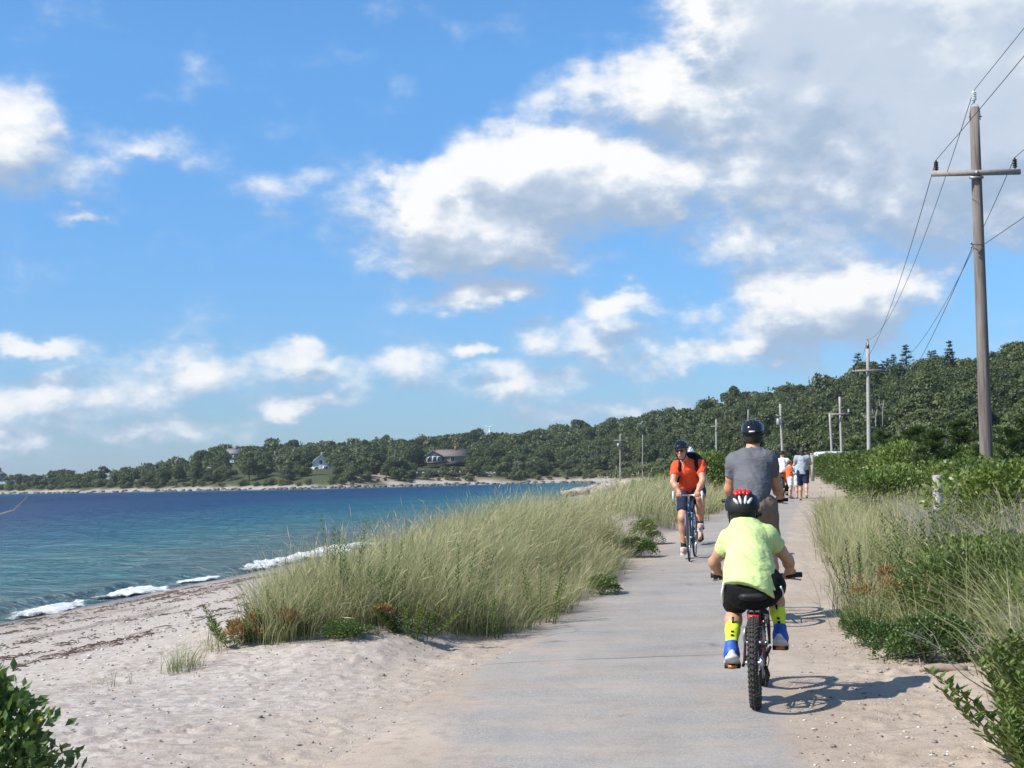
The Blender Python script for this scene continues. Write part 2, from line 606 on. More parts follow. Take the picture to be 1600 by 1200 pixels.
# materials of the ground
def sand_colour(t, co):
    """pale shelly sand; returns colour and height sockets"""
    big = t.noise(co, .9, 4)
    mid = t.noise(co, 9, 4)
    fine = t.noise(co, 160, 3, .7)
    c = t.mix(t.smooth(big, .3, .7), (.36, .285, .215), (.43, .355, .28))
    c = t.mix(t.smooth(mid, .45, .75), c, (.30, .235, .185))
    grit = t.noise(co, 70, 4, .75)
    c = t.mix(t.smooth(grit, .52, .68, 0, .6), c, (.52, .45, .38))
    c = t.mix(t.smooth(grit, .46, .32, 0, .6), c, (.22, .175, .14))
    c = t.mix(t.smooth(fine, .55, .8, 0, .55), c, (.48, .415, .35))
    c = t.mix(t.smooth(fine, .42, .2, 0, .5), c, (.24, .19, .15))
    vs = t.voronoi(co, 55)
    c = t.mix(t.math('MULTIPLY', t.smooth(vs, .16, .08), t.smooth(t.noise(co, 5, 2), .5, .62)), c, (.56, .53, .49))
    h = t.math('ADD', t.math('MULTIPLY', mid, .5), t.math('ADD', t.math('MULTIPLY', fine, .22), t.math('MULTIPLY', t.noise(co, 38, 5, .65), .8)))
    return c, h


GM, t, b = new_mat('beach_sand')
geo = t.node('ShaderNodeNewGeometry')
co = geo.outputs['Position']
sc, sh_ = sand_colour(t, co)
shore, gr = t.attr('shore'), t.attr('green')
wn = t.noise(t.scale(co, (.35, .35, .35)), 1.0, 4)
shw = t.math('ADD', shore, t.math('MULTIPLY', t.math('SUBTRACT', wn, .5), 3.0))
# paler shingle band of the open beach
peb = t.voronoi(co, 22, 'Color')
pebv = t.node('ShaderNodeSeparateColor'); t.l.new(peb, pebv.inputs[0])
shing = t.mix(pebv.outputs[0], (.32, .28, .24), (.50, .455, .41))
shing = t.mix(t.smooth(pebv.outputs[1], .8, .95), shing, (.30, .25, .22))
isb = t.math('MULTIPLY', t.smooth(shw, 12.0, 9.6), t.smooth(shore, 0, 1.0))
c = t.mix(t.math('MULTIPLY', isb, .8), sc, shing)
# brown weed wrack in broken lines along the beach
wr = t.noise(t.vmath('ADD', t.scale(co, (1.1, .34, 1)), (0, 0, 0)), 1.0, 6, .65)
wline = t.math('ABSOLUTE', t.math('SUBTRACT', t.math('MODULO', t.math('ADD', shw, 20), 2.3), 1.15))
wm = t.math('MULTIPLY', t.smooth(t.math('ADD', wr, t.math('MULTIPLY', t.math('SUBTRACT', .6, wline), .2)), .54, .64), t.math('MULTIPLY', t.smooth(shore, 10, 7), t.smooth(shore, .6, 1.4)))
fleck = t.smooth(t.noise(co, 34, 3, .7), .44, .55)
wm = t.math('MULTIPLY', wm, fleck)
c = t.mix(t.math('MULTIPLY', wm, .85), c, (.085, .05, .036))
wm2 = t.math('MULTIPLY', t.math('MULTIPLY', t.smooth(shw, 3.6, 1.5), t.smooth(shore, .3, 1.0)), t.smooth(t.noise(co, 18, 4, .7), .42, .62))
c = t.mix(t.math('MULTIPLY', wm2, .7), c, (.17, .12, .095))
# wet at the water's edge
wet = t.smooth(shw, 1.3, .1)
c = t.mix(wet, c, t.mix(1.0, c, (.45, .43, .42), 'MULTIPLY'))
g1 = t.mix(t.noise(co, .8, 5), (.025, .038, .012), (.085, .095, .034))
c = t.mix(gr, c, g1)
t.put(b.inputs['Base Color'], c)
t.put(b.inputs['Roughness'], t.math('SUBTRACT', .92, t.math('MULTIPLY', wet, .72)))
b.inputs['Specular IOR Level'].default_value = .25
t.put(b.inputs['Normal'], t.bump(sh_, .6, .02))
add('ground', gme, GM, kind='structure')

# ---- the paved path: a sheet just above the ground, sand blown over its edges
ys = np.concatenate([np.linspace(-6, 4, 10, endpoint=False), np.geomspace(4, 175, 240)])
us = np.linspace(-2.68, .22, 32)
UU, YY = np.meshgrid(us, ys)
bend = -.0 * YY
XX = UU + SLOPE * YY
ZZ = zpath(YY) + .006 + .012 * (1 - ((UU + 1.23) / 1.45) ** 2) - .035 * ss(.95, 1.45, np.abs(UU + 1.23) + .22 * fbm(XX * 1.5, YY * .8, 3, 61))
n0, n1 = XX.shape
pv = np.stack([XX, YY, ZZ], -1).reshape(-1, 3)
i, j = np.meshgrid(np.arange(n0 - 1), np.arange(n1 - 1), indexing='ij')
pq = np.stack([i * n1 + j, i * n1 + j + 1, (i + 1) * n1 + j + 1, (i + 1) * n1 + j], -1).reshape(-1, 4)
pme = mesh_np('path', pv, pq, True)
lb = np.interp(pv[:, 1], [4, 6.2, 8, 10.8, 14, 20, 40, 80], [-1.4, -1.62, -2.05, -2.33, -2.5, -2.5, -2.62, -2.65])
rb = np.interp(pv[:, 1], [4, 6.2, 9, 13, 20, 30, 45], [.02, -.06, -.32, -.45, -.42, -.45, -.38])
us_ = pv[:, 0] - SLOPE * pv[:, 1]
fattr(pme, 'cover', np.maximum((lb - us_) / .45, (us_ - rb) / .22))
fattr(pme, 'side', us_)
PMt, t, b = new_mat('worn_asphalt')
geo = t.node('ShaderNodeNewGeometry')
co = geo.outputs['Position']
sc, sh_ = sand_colour(t, co)
agg = t.voronoi(co, 190, 'Color')
av = t.node('ShaderNodeSeparateColor'); t.l.new(agg, av.inputs[0])
a = t.mix(av.outputs[0], (.212, .196, .175), (.385, .36, .325))
a = t.mix(t.smooth(t.noise(co, 48, 4, .75), .42, .6, 0, .5), a, (.17, .162, .152))
a = t.mix(t.smooth(t.noise(t.scale(co, (.5, 1.3, 1)), 1.0, 5, .6), .48, .68, 0, .45), a, (.175, .168, .16))
a = t.mix(t.smooth(av.outputs[1], .86, .95, 0, .7), a, (.50, .48, .46))
a = t.mix(t.smooth(t.noise(co, 1.3, 5), .35, .7, 0, .5), a, (.35, .335, .315))
a = t.mix(t.smooth(t.noise(t.scale(co, (3, .5, 1)), 1.0, 5), .55, .8, 0, .35), a, (.19, .185, .178))
# a film of dust trodden along, thicker near the edges
cov = t.attr('cover')
edge = t.math('ADD', cov, t.math('MULTIPLY', t.math('SUBTRACT', t.noise(t.scale(co, (1.2, .55, 1)), 1.0, 6, .62), .5), 3.4))
edge = t.math('ADD', edge, t.math('MULTIPLY', t.math('SUBTRACT', t.noise(co, 26, 3, .7), .5), .9))
m = t.smooth(edge, -.55, .55)
dust = t.math('MULTIPLY', t.smooth(cov, -6.5, -.2), t.smooth(t.noise(t.scale(co, (.6, 1.4, 1)), 1.6, 6, .65), .38, .64))
m = t.math('MAXIMUM', m, t.math('MULTIPLY', dust, .62))
# one straight joint across the path and a few hairline cracks
sepp = t.node('ShaderNodeSeparateXYZ'); t.l.new(co, sepp.inputs[0])
jy = t.math('ADD', t.math('SUBTRACT', sepp.outputs[1], t.math('MULTIPLY', sepp.outputs[0], .10)), t.math('MULTIPLY', t.noise(co, 3, 4), .07))
jm = t.math('MULTIPLY', t.smooth(t.math('ABSOLUTE', t.math('SUBTRACT', jy, 10.28)), .022, .008), t.smooth(t.noise(co, 4, 3), .3, .42))
a = t.mix(t.math('MULTIPLY', jm, .8), a, (.05, .05, .05))
ve = t.voronoi(t.vmath('ADD', co, t.scale(t.noise(co, 1.5, 4, .6, 'Color'), (.5, .5, 0))), .42, feature='DISTANCE_TO_EDGE')
crk = t.math('MULTIPLY', t.smooth(ve, .011, .003), t.smooth(t.noise(co, .8, 3), .5, .62))
a = t.mix(t.math('MULTIPLY', crk, .6), a, (.07, .068, .065))
lane = t.math('ABSOLUTE', t.math('SUBTRACT', t.math('ABSOLUTE', t.math('ADD', t.attr('side'), 1.25)), .42))
a = t.mix(t.math('MULTIPLY', t.smooth(lane, .22, .02), t.smooth(t.noise(t.scale(co, (2.5, .25, 1)), 1.0, 4), .4, .65, 0, .35)), a, (.20, .195, .19))
c = t.mix(m, a, sc)
t.put(b.inputs['Base Color'], c)
b.inputs['Roughness'].default_value = .88
b.inputs['Specular IOR Level'].default_value = .3
hh = t.mix(m, av.outputs[2], sh_)
t.put(b.inputs['Normal'], t.bump(hh, .45, .012))
add('path', pme, PMt, kind='structure')

# ---- the sea
sth = np.radians(np.concatenate([np.linspace(-100, -24, 40, endpoint=False), np.linspace(-24, 8, 420)]))
srr = np.concatenate([np.geomspace(10, 70, 300, endpoint=False), np.geomspace(70, 900, 160)])
TH, RR = np.meshgrid(sth, srr)
WX, WY = RR * np.sin(TH), RR * np.cos(TH)
wd = -shore_dist(WX, WY)


def chop(x, y):
    s = 0
    for k, (L, ang, A) in enumerate([(2.6, 205, .030), (1.7, 230, .022), (1.15, 188, .016), (.8, 215, .010), (4.5, 222, .035)]):
        a = R(ang); s = s + .6 * A * np.sin((x * math.cos(a) + y * math.sin(a)) * 2 * np.pi / L + 3 * vnoise(x / L / 2, y / L / 2, 30 + k))
    return s * (1 + 1.6 * fbm(x / 7, y / 7, 2, 77))


WZ = SEA + chop(WX, WY) * ss(0, 5, wd) * (1 - .8 * ss(60, 200, RR))
# small waves steepening before they break on the beach
lip = wd + .9 * fbm(WX / 6, WY / 6, 2, 51)
for at_, h in ((1.2, .09), (4.6, .035), (8.5, .02)):
    WZ += h * np.exp(-((lip - at_) / np.where(lip < at_, .28, .7)) ** 2) * (1 + 1.2 * fbm(WX / 5, WY / 5, 2, 52)) * (WY < 120)
n0, n1 = TH.shape
i, j = np.meshgrid(np.arange(n0 - 1), np.arange(n1 - 1), indexing='ij')
Q = np.stack([i * n1 + j, i * n1 + j + 1, (i + 1) * n1 + j + 1, (i + 1) * n1 + j], -1).reshape(-1, 4)[:, ::-1]
keep = (wd.ravel()[Q] > -2.5).any(1)
wme = mesh_np('sea', np.stack([WX, WY, WZ], -1).reshape(-1, 3), Q[keep], True)
fattr(wme, 'depth', wd.ravel())
WM, t, b = new_mat('sea_water')
geo = t.node('ShaderNodeNewGeometry')
co = geo.outputs['Position']
dep = t.attr('depth')
dn = t.math('ADD', dep, t.math('MULTIPLY', t.math('SUBTRACT', t.noise(t.scale(co, (.05, .1, 1)), 1.0, 4), .5), 26))
c = t.ramp(t.smooth(dn, 0, 100, 0, 1, 'LINEAR'), [(0, (.10, .15, .15)), (.08, (.045, .155, .175)), (.17, (.014, .108, .168)), (.38, (.009, .055, .14)), (1, (.009, .036, .10))])
st = t.noise(t.scale(co, (.45, 1.1, 1)), 1.0, 7, .7)
c = t.mix(t.smooth(st, .42, .66, 0, .8), c, t.mix(1.0, c, (.62, .66, .72), 'MULTIPLY'))
# lace of foam close in
fo = t.noise(co, 2.2, 7, .68)
fm = t.math('MULTIPLY', t.smooth(fo, .56, .64), t.smooth(t.math('ADD', dep, t.math('MULTIPLY', t.noise(co, .35, 3), 2.0)), 2.4, .6))
c = t.mix(t.math('MULTIPLY', fm, .75), c, (.72, .74, .74))
rip = t.noise(t.scale(co, (.75, 1.3, 1)), 1.6, 7, .62)
rip2 = t.noise(t.scale(co, (.16, .5, 1)), 1.0, 5, .6)
hgt = t.math('ADD', t.math('MULTIPLY', rip, .5), t.math('MULTIPLY', rip2, 1.5))
nb = t.bump(hgt, 1.0, 1.0)
t.put(b.inputs['Base Color'], c)
b.inputs['Roughness'].default_value = .8
b.inputs['Specular IOR Level'].default_value = 0
t.put(b.inputs['Normal'], nb)
t.put(b.inputs['Alpha'], t.smooth(dep, -.9, .9, .25, 1.0))
# choppy water shows mostly the near faces of its waves, so its mirror stays weak even far out
gl = t.node('ShaderNodeBsdfGlossy')
gl.inputs['Roughness'].default_value = .16
t.put(gl.inputs['Normal'], nb)
fr_ = t.node('ShaderNodeFresnel'); fr_.inputs[0].default_value = 1.33
t.put(fr_.inputs['Normal'], nb)
fac = t.math('MULTIPLY', t.math('MINIMUM', fr_.outputs[0], .15), t.smooth(fm, 0, 1, 1, .2))
fac = t.math('MULTIPLY', fac, t.smooth(dep, -.5, .5))
mx = t.node('ShaderNodeMixShader')
t.put(mx.inputs[0], fac)
t.l.new(b.outputs[0], mx.inputs[1]); t.l.new(gl.outputs[0], mx.inputs[2])
t.l.new(mx.outputs[0], t.n['Material Output'].inputs[0])
add('sea', wme, WM, kind='structure')

# ---- surf: short broken crests along the waterline
FOAM, t, b = new_mat('surf_foam')
co = obj_coord(t)
t.put(b.inputs['Base Color'], t.mix(t.noise(co, 14, 5), (.56, .60, .61), (.78, .79, .79)))
b.inputs['Roughness'].default_value = .7
t.put(b.inputs['Normal'], t.bump(t.noise(co, 26, 6, .7), .8, .05))
lace = t.math('ADD', t.math('MULTIPLY', t.noise(t.scale(co, (1, .6, 1)), 3.2, 7, .7), 1.0), t.math('MULTIPLY', t.attr('body'), .55))
t.put(b.inputs['Alpha'], t.smooth(lace, .70, .92))
cp = np.concatenate([[0], np.cumsum(np.linalg.norm(np.diff(COASTS, axis=0), axis=1))])


def along(y):
    """point on the waterline at depth y, and its tangent"""
    k = np.searchsorted(COASTS[:, 1][:40], y)
    a, b_ = COASTS[k - 1], COASTS[k]
    f = (y - a[1]) / (b_[1] - a[1])
    d = (b_ - a) / np.linalg.norm(b_ - a)
    return a + f * (b_ - a), d


def surf(y0, y1, off, w, h, seed, label):
    """a tumbling line of foam lying on the water between depths y0 and y1"""
    r = np.random.default_rng(seed)
    n, m = int((y1 - y0) * 22), 34
    P = np.zeros((n, m, 3)); body = np.zeros((n, m))
    for a in range(n):
        f = a / (n - 1)
        y = y0 + (y1 - y0) * f
        c_, d = along(y)
        nrm = np.array((-d[1], d[0]))        # seaward
        env = math.sin(math.pi * f) ** .4
        o = off + .25 * math.sin(y * .9 + seed)
        for b2 in range(m):
            s = b2 / (m - 1)
            p = c_ + nrm * (o + w * env * (s - .5) * 2)
            body[a, b2] = env * math.sin(math.pi * s) ** .7
            P[a, b2] = (*p, SEA + .02 + h * env * math.sin(math.pi * s) ** .8)
    nz = fbm(P[..., 0] * 1.6, P[..., 1] * 1.6, 3, seed) * .8 + fbm(P[..., 0] * 7, P[..., 1] * 7, 3, seed + 9) * .55
    P[..., 2] += (nz - .10) * h * 1.3
    i, j = np.meshgrid(np.arange(n - 1), np.arange(m - 1), indexing='ij')
    Qs = np.stack([i * m + j, i * m + j + 1, (i + 1) * m + j + 1, (i + 1) * m + j], -1).reshape(-1, 4)
    me = mesh_np('wave_foam', P.reshape(-1, 3), Qs, True)
    fattr(me, 'body', body.ravel())
    add('wave_foam', me, FOAM, label=label, cat='foam', group='breaking waves along the beach')


surf(24.6, 28.2, .30, .60, .07, 1, 'leftmost white breaking wave nearest the camera on the beach')
surf(28.6, 31.6, .35, .60, .08, 2, 'short white breaking wave between two longer ones')
surf(36.0, 52.0, .5, .85, .10, 3, 'long white breaking wave behind the tip of the grass clump')
surf(32.6, 34.6, .2, .35, .04, 4, 'tiny curl of foam at the wet edge of the sand')

# ------------------------------------------------------------------ plants
def leaf_mat(name, stops, rough=.55, trans=.25, var_scale=0):
    """foliage: colour from the leaf's own tint, a little of the plant's, and light through the leaf"""
    m, t, b = new_mat(name)
    ti = t.attr('tint')
    oi = t.node('ShaderNodeObjectInfo').outputs['Random']
    f = t.math('ADD', t.math('MULTIPLY', ti, .58), t.math('MULTIPLY', oi, .42), clamp=True)
    c = t.ramp(f, stops)
    t.put(b.inputs['Base Color'], c)
    b.inputs['Roughness'].default_value = rough
    b.inputs['Specular IOR Level'].default_value = .35
    tr = t.node('ShaderNodeBsdfTranslucent')
    t.put(tr.inputs[0], t.mix(1.0, c, (1.15, 1.25, .6), 'MULTIPLY'))
    mx = t.node('ShaderNodeMixShader')
    mx.inputs[0].default_value = trans
    t.l.new(b.outputs[0], mx.inputs[1]); t.l.new(tr.outputs[0], mx.inputs[2])
    t.l.new(mx.outputs[0], t.n['Material Output'].inputs[0])
    return m


M_OAK = leaf_mat('oak_leaves', [(0, (.028, .044, .014)), (.4, (.060, .084, .024)), (.75, (.10, .122, .038)), (1, (.15, .16, .07))])
M_PALE = leaf_mat('olive_leaves', [(0, (.05, .07, .035)), (.5, (.09, .115, .055)), (1, (.17, .19, .11))])
M_PINE = leaf_mat('needles', [(0, (.012, .024, .013)), (.6, (.03, .05, .024)), (1, (.06, .085, .04))], trans=.1)
M_JUN = leaf_mat('juniper_needles', [(0, (.07, .105, .036)), (.6, (.15, .20, .072)), (1, (.24, .28, .13))], trans=.15)
M_SHRUB = leaf_mat('shrub_leaves', [(0, (.045, .075, .02)), (.45, (.11, .16, .036)), (.85, (.19, .24, .06)), (1, (.26, .28, .09))], rough=.42)
M_LIME = leaf_mat('yellow_green_leaves', [(0, (.045, .07, .014)), (.5, (.10, .135, .028)), (.9, (.19, .215, .055)), (1, (.26, .20, .06))])
M_ROSE = leaf_mat('glossy_dark_leaves', [(0, (.034, .07, .02)), (.5, (.09, .15, .042)), (1, (.165, .235, .075))], rough=.35)
M_HERB = leaf_mat('herb_leaves', [(0, (.05, .085, .02)), (.5, (.115, .175, .04)), (1, (.20, .25, .07))])
M_RUST = leaf_mat('dried_leaves', [(0, (.17, .09, .04)), (.5, (.32, .19, .085)), (1, (.48, .35, .20))])
M_BARK = plain('bark', (.10, .085, .07), .9, scale=12, bump=.4)
M_TWIG = plain('grey_twigs', (.24, .215, .20), .9, scale=20)
M_STEM = plain('green_stem', (.09, .10, .035), .7)


def grass_material():
    m, t, b = new_mat('grass_blades')
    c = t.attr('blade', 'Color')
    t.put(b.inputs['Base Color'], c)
    b.inputs['Roughness'].default_value = .6
    b.inputs['Specular IOR Level'].default_value = .3
    tr = t.node('ShaderNodeBsdfTranslucent')
    t.put(tr.inputs[0], c)
    mx = t.node('ShaderNodeMixShader')
    mx.inputs[0].default_value = .38
    t.l.new(b.outputs[0], mx.inputs[1]); t.l.new(tr.outputs[0], mx.inputs[2])
    t.l.new(mx.outputs[0], t.n['Material Output'].inputs[0])
    return m


M_GRASS = grass_material()


def unit(v):
    return v / (np.linalg.norm(v, axis=-1, keepdims=True) + 1e-9)


def blades(P, h, lean, width, cbase, ctip, r, rows=5, droop=.35):
    """ribbons: base points, heights, lean vectors (x,y) at the tip, widths and colours"""
    n = len(P)
    t = np.linspace(0, 1, rows)
    L = np.zeros((n, rows, 3))
    lm = np.linalg.norm(lean, axis=1)
    for k, s in enumerate(t):
        bend = s ** 1.8
        L[:, k, :2] = P[:, :2] + lean * (h * bend)[:, None]
        L[:, k, 2] = P[:, 2] + h * (s - droop * lm * s ** 2.6)
    a = r.uniform(0, np.pi, n)
    side = np.stack([np.cos(a), np.sin(a), np.zeros(n)], 1)
    wt = np.array([.8, 1, .85, .55, .0])[:rows] if rows == 5 else np.linspace(1, 0, rows)
    A = L - side[:, None] * (width[:, None] * wt)[:, :, None] / 2
    B = L + side[:, None] * (width[:, None] * wt)[:, :, None] / 2
    V = np.stack([A, B], 2).reshape(n, rows * 2, 3)
    q = np.array([(2 * k, 2 * k + 1, 2 * k + 3, 2 * k + 2) for k in range(rows - 2)])
    tr = np.array([(2 * rows - 4, 2 * rows - 3, 2 * rows - 1)])
    off = (np.arange(n) * rows * 2)[:, None, None]
    Q = (q[None] + off).reshape(-1, 4)
    T = (tr[None] + off).reshape(-1, 3)
    f = (t ** .9)[None, :, None]
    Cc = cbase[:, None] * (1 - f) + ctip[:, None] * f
    Cc = np.repeat(Cc, 2, axis=1)
    return V.reshape(-1, 3), Q, T, Cc.reshape(-1, 3)


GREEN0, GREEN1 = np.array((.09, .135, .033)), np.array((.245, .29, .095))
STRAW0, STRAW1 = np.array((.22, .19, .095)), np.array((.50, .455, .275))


def grass_patch(name, spots, per, hgt, seed, wind=(.24, .08), width=.0044, straw=.5, spread=.09, **kw):
    """tussocks at spots (x, y); one object of many blades"""
    r = np.random.default_rng(seed)
    sp = np.asarray(spots, float)
    hgt = np.broadcast_to(np.asarray(hgt, float), (len(sp),))
    if len(sp) > 200:
        thick = fbm(sp[:, 0] / .55, sp[:, 1] / .8, 2, seed + 3) > -.28      # bare gaps between the tussocks
        sp, hgt = sp[thick], hgt[thick]
    gzv = ground(sp[:, 0], sp[:, 1])
    k = np.repeat(np.arange(len(sp)), per)
    n = len(k)
    dist = np.hypot(sp[:, 0], sp[:, 1])[k]
    off = r.normal(0, spread, (n, 2))
    P = np.zeros((n, 3))
    P[:, :2] = sp[k] + off
    P[:, 2] = gzv[k] - .02
    ch = hgt * r.uniform(.62, 1.2, len(sp)) * (1 + .35 * fbm(sp[:, 0] / 1.1, sp[:, 1] / 1.6, 2, seed))
    h = ch[k] * r.uniform(.5, 1.1, n)
    lean = off / spread * .22 + np.asarray(wind) * r.uniform(0, 1.3, n)[:, None] + r.normal(0, .22, (n, 2)) + (r.normal(0, .20, (len(sp), 2)))[k]
    odd = r.random(n) < .06
    lean[odd] *= 2.3
    w = width * r.uniform(.6, 1.3, n) * np.maximum(1, dist / 16)
    cs = (r.random(n) < np.clip(straw + (r.normal(0, .30, len(sp)))[k], 0.03, .97)).astype(float)
    cs = np.clip(cs * .8 + r.uniform(0, .35, n), 0, 1)[:, None]
    br = 1.17 * r.uniform(.7, 1.3, n)[:, None] * (r.uniform(.8, 1.2, len(sp)))[k][:, None]
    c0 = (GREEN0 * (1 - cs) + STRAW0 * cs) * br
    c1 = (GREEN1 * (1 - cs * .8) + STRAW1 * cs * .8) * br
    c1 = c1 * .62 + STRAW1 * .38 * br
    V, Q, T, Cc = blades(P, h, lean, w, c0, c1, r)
    # seed heads on some of the tall dry stems
    sh = np.where((h > .72 * ch[k]) & (r.random(n) < .09))[0]
    if len(sh):
        tip = V.reshape(n, 10, 3)[sh, 8]
        prev = V.reshape(n, 10, 3)[sh, 6]
        d = unit(tip - prev)
        lng = r.uniform(.07, .12, len(sh))[:, None]
        wd_ = (np.maximum(.0035, .0022 * np.maximum(1, dist[sh] / 10)))[:, None]
        sd_ = unit(np.cross(d, r.normal(size=(len(sh), 3))))
        S = np.stack([tip - d * lng * .35, tip + sd_ * wd_ + d * lng * .2, tip + d * lng, tip - sd_ * wd_ + d * lng * .2], 1).reshape(-1, 3)
        Q = np.concatenate([Q, np.arange(len(S)).reshape(-1, 4) + len(V)])
        V = np.concatenate([V, S])
        Cc = np.concatenate([Cc, np.repeat(np.array([(.44, .37, .22)]) * r.uniform(.75, 1.2, (len(sh), 1)), 4, 0)])
    me = mesh_np(name, V, [Q, T])
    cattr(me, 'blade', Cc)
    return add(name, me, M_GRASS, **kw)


def leafset(P, D, N, lng, wid, tint, fold=.25, simple=False):
    """leaf faces: base points, growing directions, face normals"""
    D = unit(D)
    S = unit(np.cross(D, N))
    N = np.cross(S, D)
    lng, wid = np.asarray(lng)[:, None], np.asarray(wid)[:, None]
    n = len(P)
    b_, tip = P, P + D * lng
    l, r_ = P + D * lng * .48 - S * wid / 2, P + D * lng * .48 + S * wid / 2
    if simple:
        V = np.stack([b_, r_, tip, l], 1).reshape(-1, 3)
        return V, np.arange(n * 4).reshape(-1, 4), np.zeros((0, 3), int), np.repeat(tint, 4)
    m = P + D * lng * .5 - N * wid * fold
    tip = tip - N * wid * fold * .6
    V = np.stack([b_, r_, tip, l, m], 1).reshape(-1, 3)
    t4 = np.array([(0, 1, 4), (1, 2, 4), (2, 3, 4), (3, 0, 4)])
    T = (t4[None] + (np.arange(n) * 5)[:, None, None]).reshape(-1, 3)
    return V, np.zeros((0, 4), int), T, np.repeat(tint, 5)


def leaf_mesh(name, sets):
    V, Q, T, C_, n = [], [], [], [], 0
    for v, q, t, c in sets:
        V.append(v); Q.append(q + n); T.append(t + n); C_.append(c); n += len(v)
    me = mesh_np(name, np.concatenate(V), [np.concatenate(Q), np.concatenate(T)])
    fattr(me, 'tint', np.concatenate(C_))
    return me


def sphere_dirs(n, r):
    v = r.normal(size=(n, 3))
    return unit(v)


def crown(seed, n, size, W_=3.6, H_=6.0, lobes=11, base=2.0, flat=.8):
    """leaf clumps over the lobes of a broad-leaved crown, base of the trunk at the origin"""
    r = np.random.default_rng(seed)
    c = []
    while len(c) < lobes:
        p = r.uniform(-1, 1, 3)
        if p @ p < 1: c.append(p * (W_ * .62, W_ * .62, H_ * .36))
    c = np.array(c) + (0, 0, base + H_ * .48)
    rad = r.uniform(.24, .48, lobes) * W_
    lt = r.uniform(-.13, .13, lobes)
    k = r.integers(0, lobes, n)
    d = sphere_dirs(n, r)
    d[:, 2] = np.where(d[:, 2] < -.35, -d[:, 2], d[:, 2])
    P = c[k] + d * rad[k][:, None] * (1, 1, flat) * r.uniform(.62, 1.14, n)[:, None]
    # keep what is not deep inside another lobe
    dm = np.min(np.linalg.norm((P[:, None] - c[None]) / (1, 1, flat), axis=2) / rad[None], axis=1)
    ok = dm > .52
    P, d, k = P[ok], d[ok], k[ok]
    n = len(P)
    nrm = unit(d + r.normal(0, .6, (n, 3)))
    D = unit(np.cross(nrm, r.normal(size=(n, 3))))
    s = size * r.uniform(.6, 1.35, n)
    tint = np.clip(.45 + lt[k] + r.normal(0, .16, n), 0, 1)
    q = r.uniform(.8, 1.25, 2)
    P = P * (q[0], q[1], 1) + np.stack([.10 * P[:, 2] * r.normal(), .10 * P[:, 2] * r.normal(), 0 * P[:, 2]], 1)
    return leafset(P - D * s[:, None] * .5, D, nrm, s, s * .8, tint, simple=True)


def trunk_mb(r, H_, rad, limbs=4, spread=2.0):
    m = MB()
    top = np.array((r.uniform(-.3, .3), r.uniform(-.3, .3), H_))
    m.tube([(0, 0, -.4), top * .35 + (r.uniform(-.1, .1), 0, 0), top * .7, top], [rad * 1.2, rad, rad * .7, rad * .3], 7)
    for k in range(limbs):
        a = r.uniform(0, 6.28)
        p = top * r.uniform(.45, .8)
        m.tube([p, p + (math.cos(a) * spread * .5, math.sin(a) * spread * .5, spread * .45), p + (math.cos(a) * spread, math.sin(a) * spread, spread * .8)], [rad * .5, rad * .35, rad * .12], 5)
    return m


# ---- tree models
OAKS = []
for k in range(8):
    r = np.random.default_rng(100 + k)
    W_, H_ = [(3.6, 6.4), (4.2, 6.2), (3.2, 6.6), (4.6, 5.8), (3.9, 7.2), (3.4, 5.4), (4.4, 7.0), (3.0, 5.0)][k]
    cm = leaf_mesh('crown', [crown(200 + k, 7800, .40, W_ * 1.12, H_ * 1.1, 20 + k % 5, .3)])
    tm = trunk_mb(r, 5.5, .2, 4, 1.9).mesh('trunk')
    cm.materials.append(M_PALE if k == 7 else M_OAK); tm.materials.append(M_BARK)
    OAKS.append((cm, tm))


def conifer_sets(seed, H_=9.0, W_=2.4, n=1700, size=.55):
    r = np.random.default_rng(seed)
    tiers = 13
    s = []
    for k in range(tiers):
        f = k / (tiers - 1)
        z = H_ * (.18 + .80 * f)
        reach = W_ * (1 - f) ** .8 * r.uniform(.75, 1.1) + .15
        m = int(n / tiers * (1.5 - f))
        for q in range(6):
            a = r.uniform(0, 6.28)
            rr_ = r.uniform(.55, 1.0) * reach
            u = r.random(m // 6) ** .7
            P = np.stack([np.cos(a) * u * rr_, np.sin(a) * u * rr_, z + .25 * u * rr_ - .12 * rr_ + r.normal(0, .06, len(u))], 1) + r.normal(0, .1, (len(u), 3))
            D = np.stack([np.cos(a + r.normal(0, .6, len(u))), np.sin(a + r.normal(0, .6, len(u))), r.uniform(-.1, .5, len(u))], 1)
            N_ = np.stack([r.normal(0, .4, len(u)), r.normal(0, .4, len(u)), np.ones(len(u))], 1)
            s.append(leafset(P, D, N_, size * r.uniform(.6, 1.2, len(u)), size * .4 * r.uniform(.7, 1.2, len(u)), np.clip(.45 + r.normal(0, .2, len(u)), 0, 1), simple=True))
    return s


PINES = []
for k in range(3):
    cm = leaf_mesh('crown', conifer_sets(300 + k, 9.5, 2.3 + .3 * k))
    m = MB().tube([(0, 0, -.4), (0, 0, 5), (0, 0, 9.3)], [.22, .15, .04], 7)
    tm = m.mesh('trunk')
    cm.materials.append(M_PINE); tm.materials.append(M_BARK)
    PINES.append((cm, tm))


def plant_tree(name, kind, x, y, s, label, group=None, rz=None, sz=1.0, cat='tree', z=None):
    t = thing(name, label, cat, (x, y, gz(x, y) - .1 if z is None else z), random.uniform(0, 6.28) if rz is None else rz, group)
    t.scale = (s, s, s * sz)
    add('trunk', kind[1], None, t)
    add('crown', kind[0], None, t)
    return t


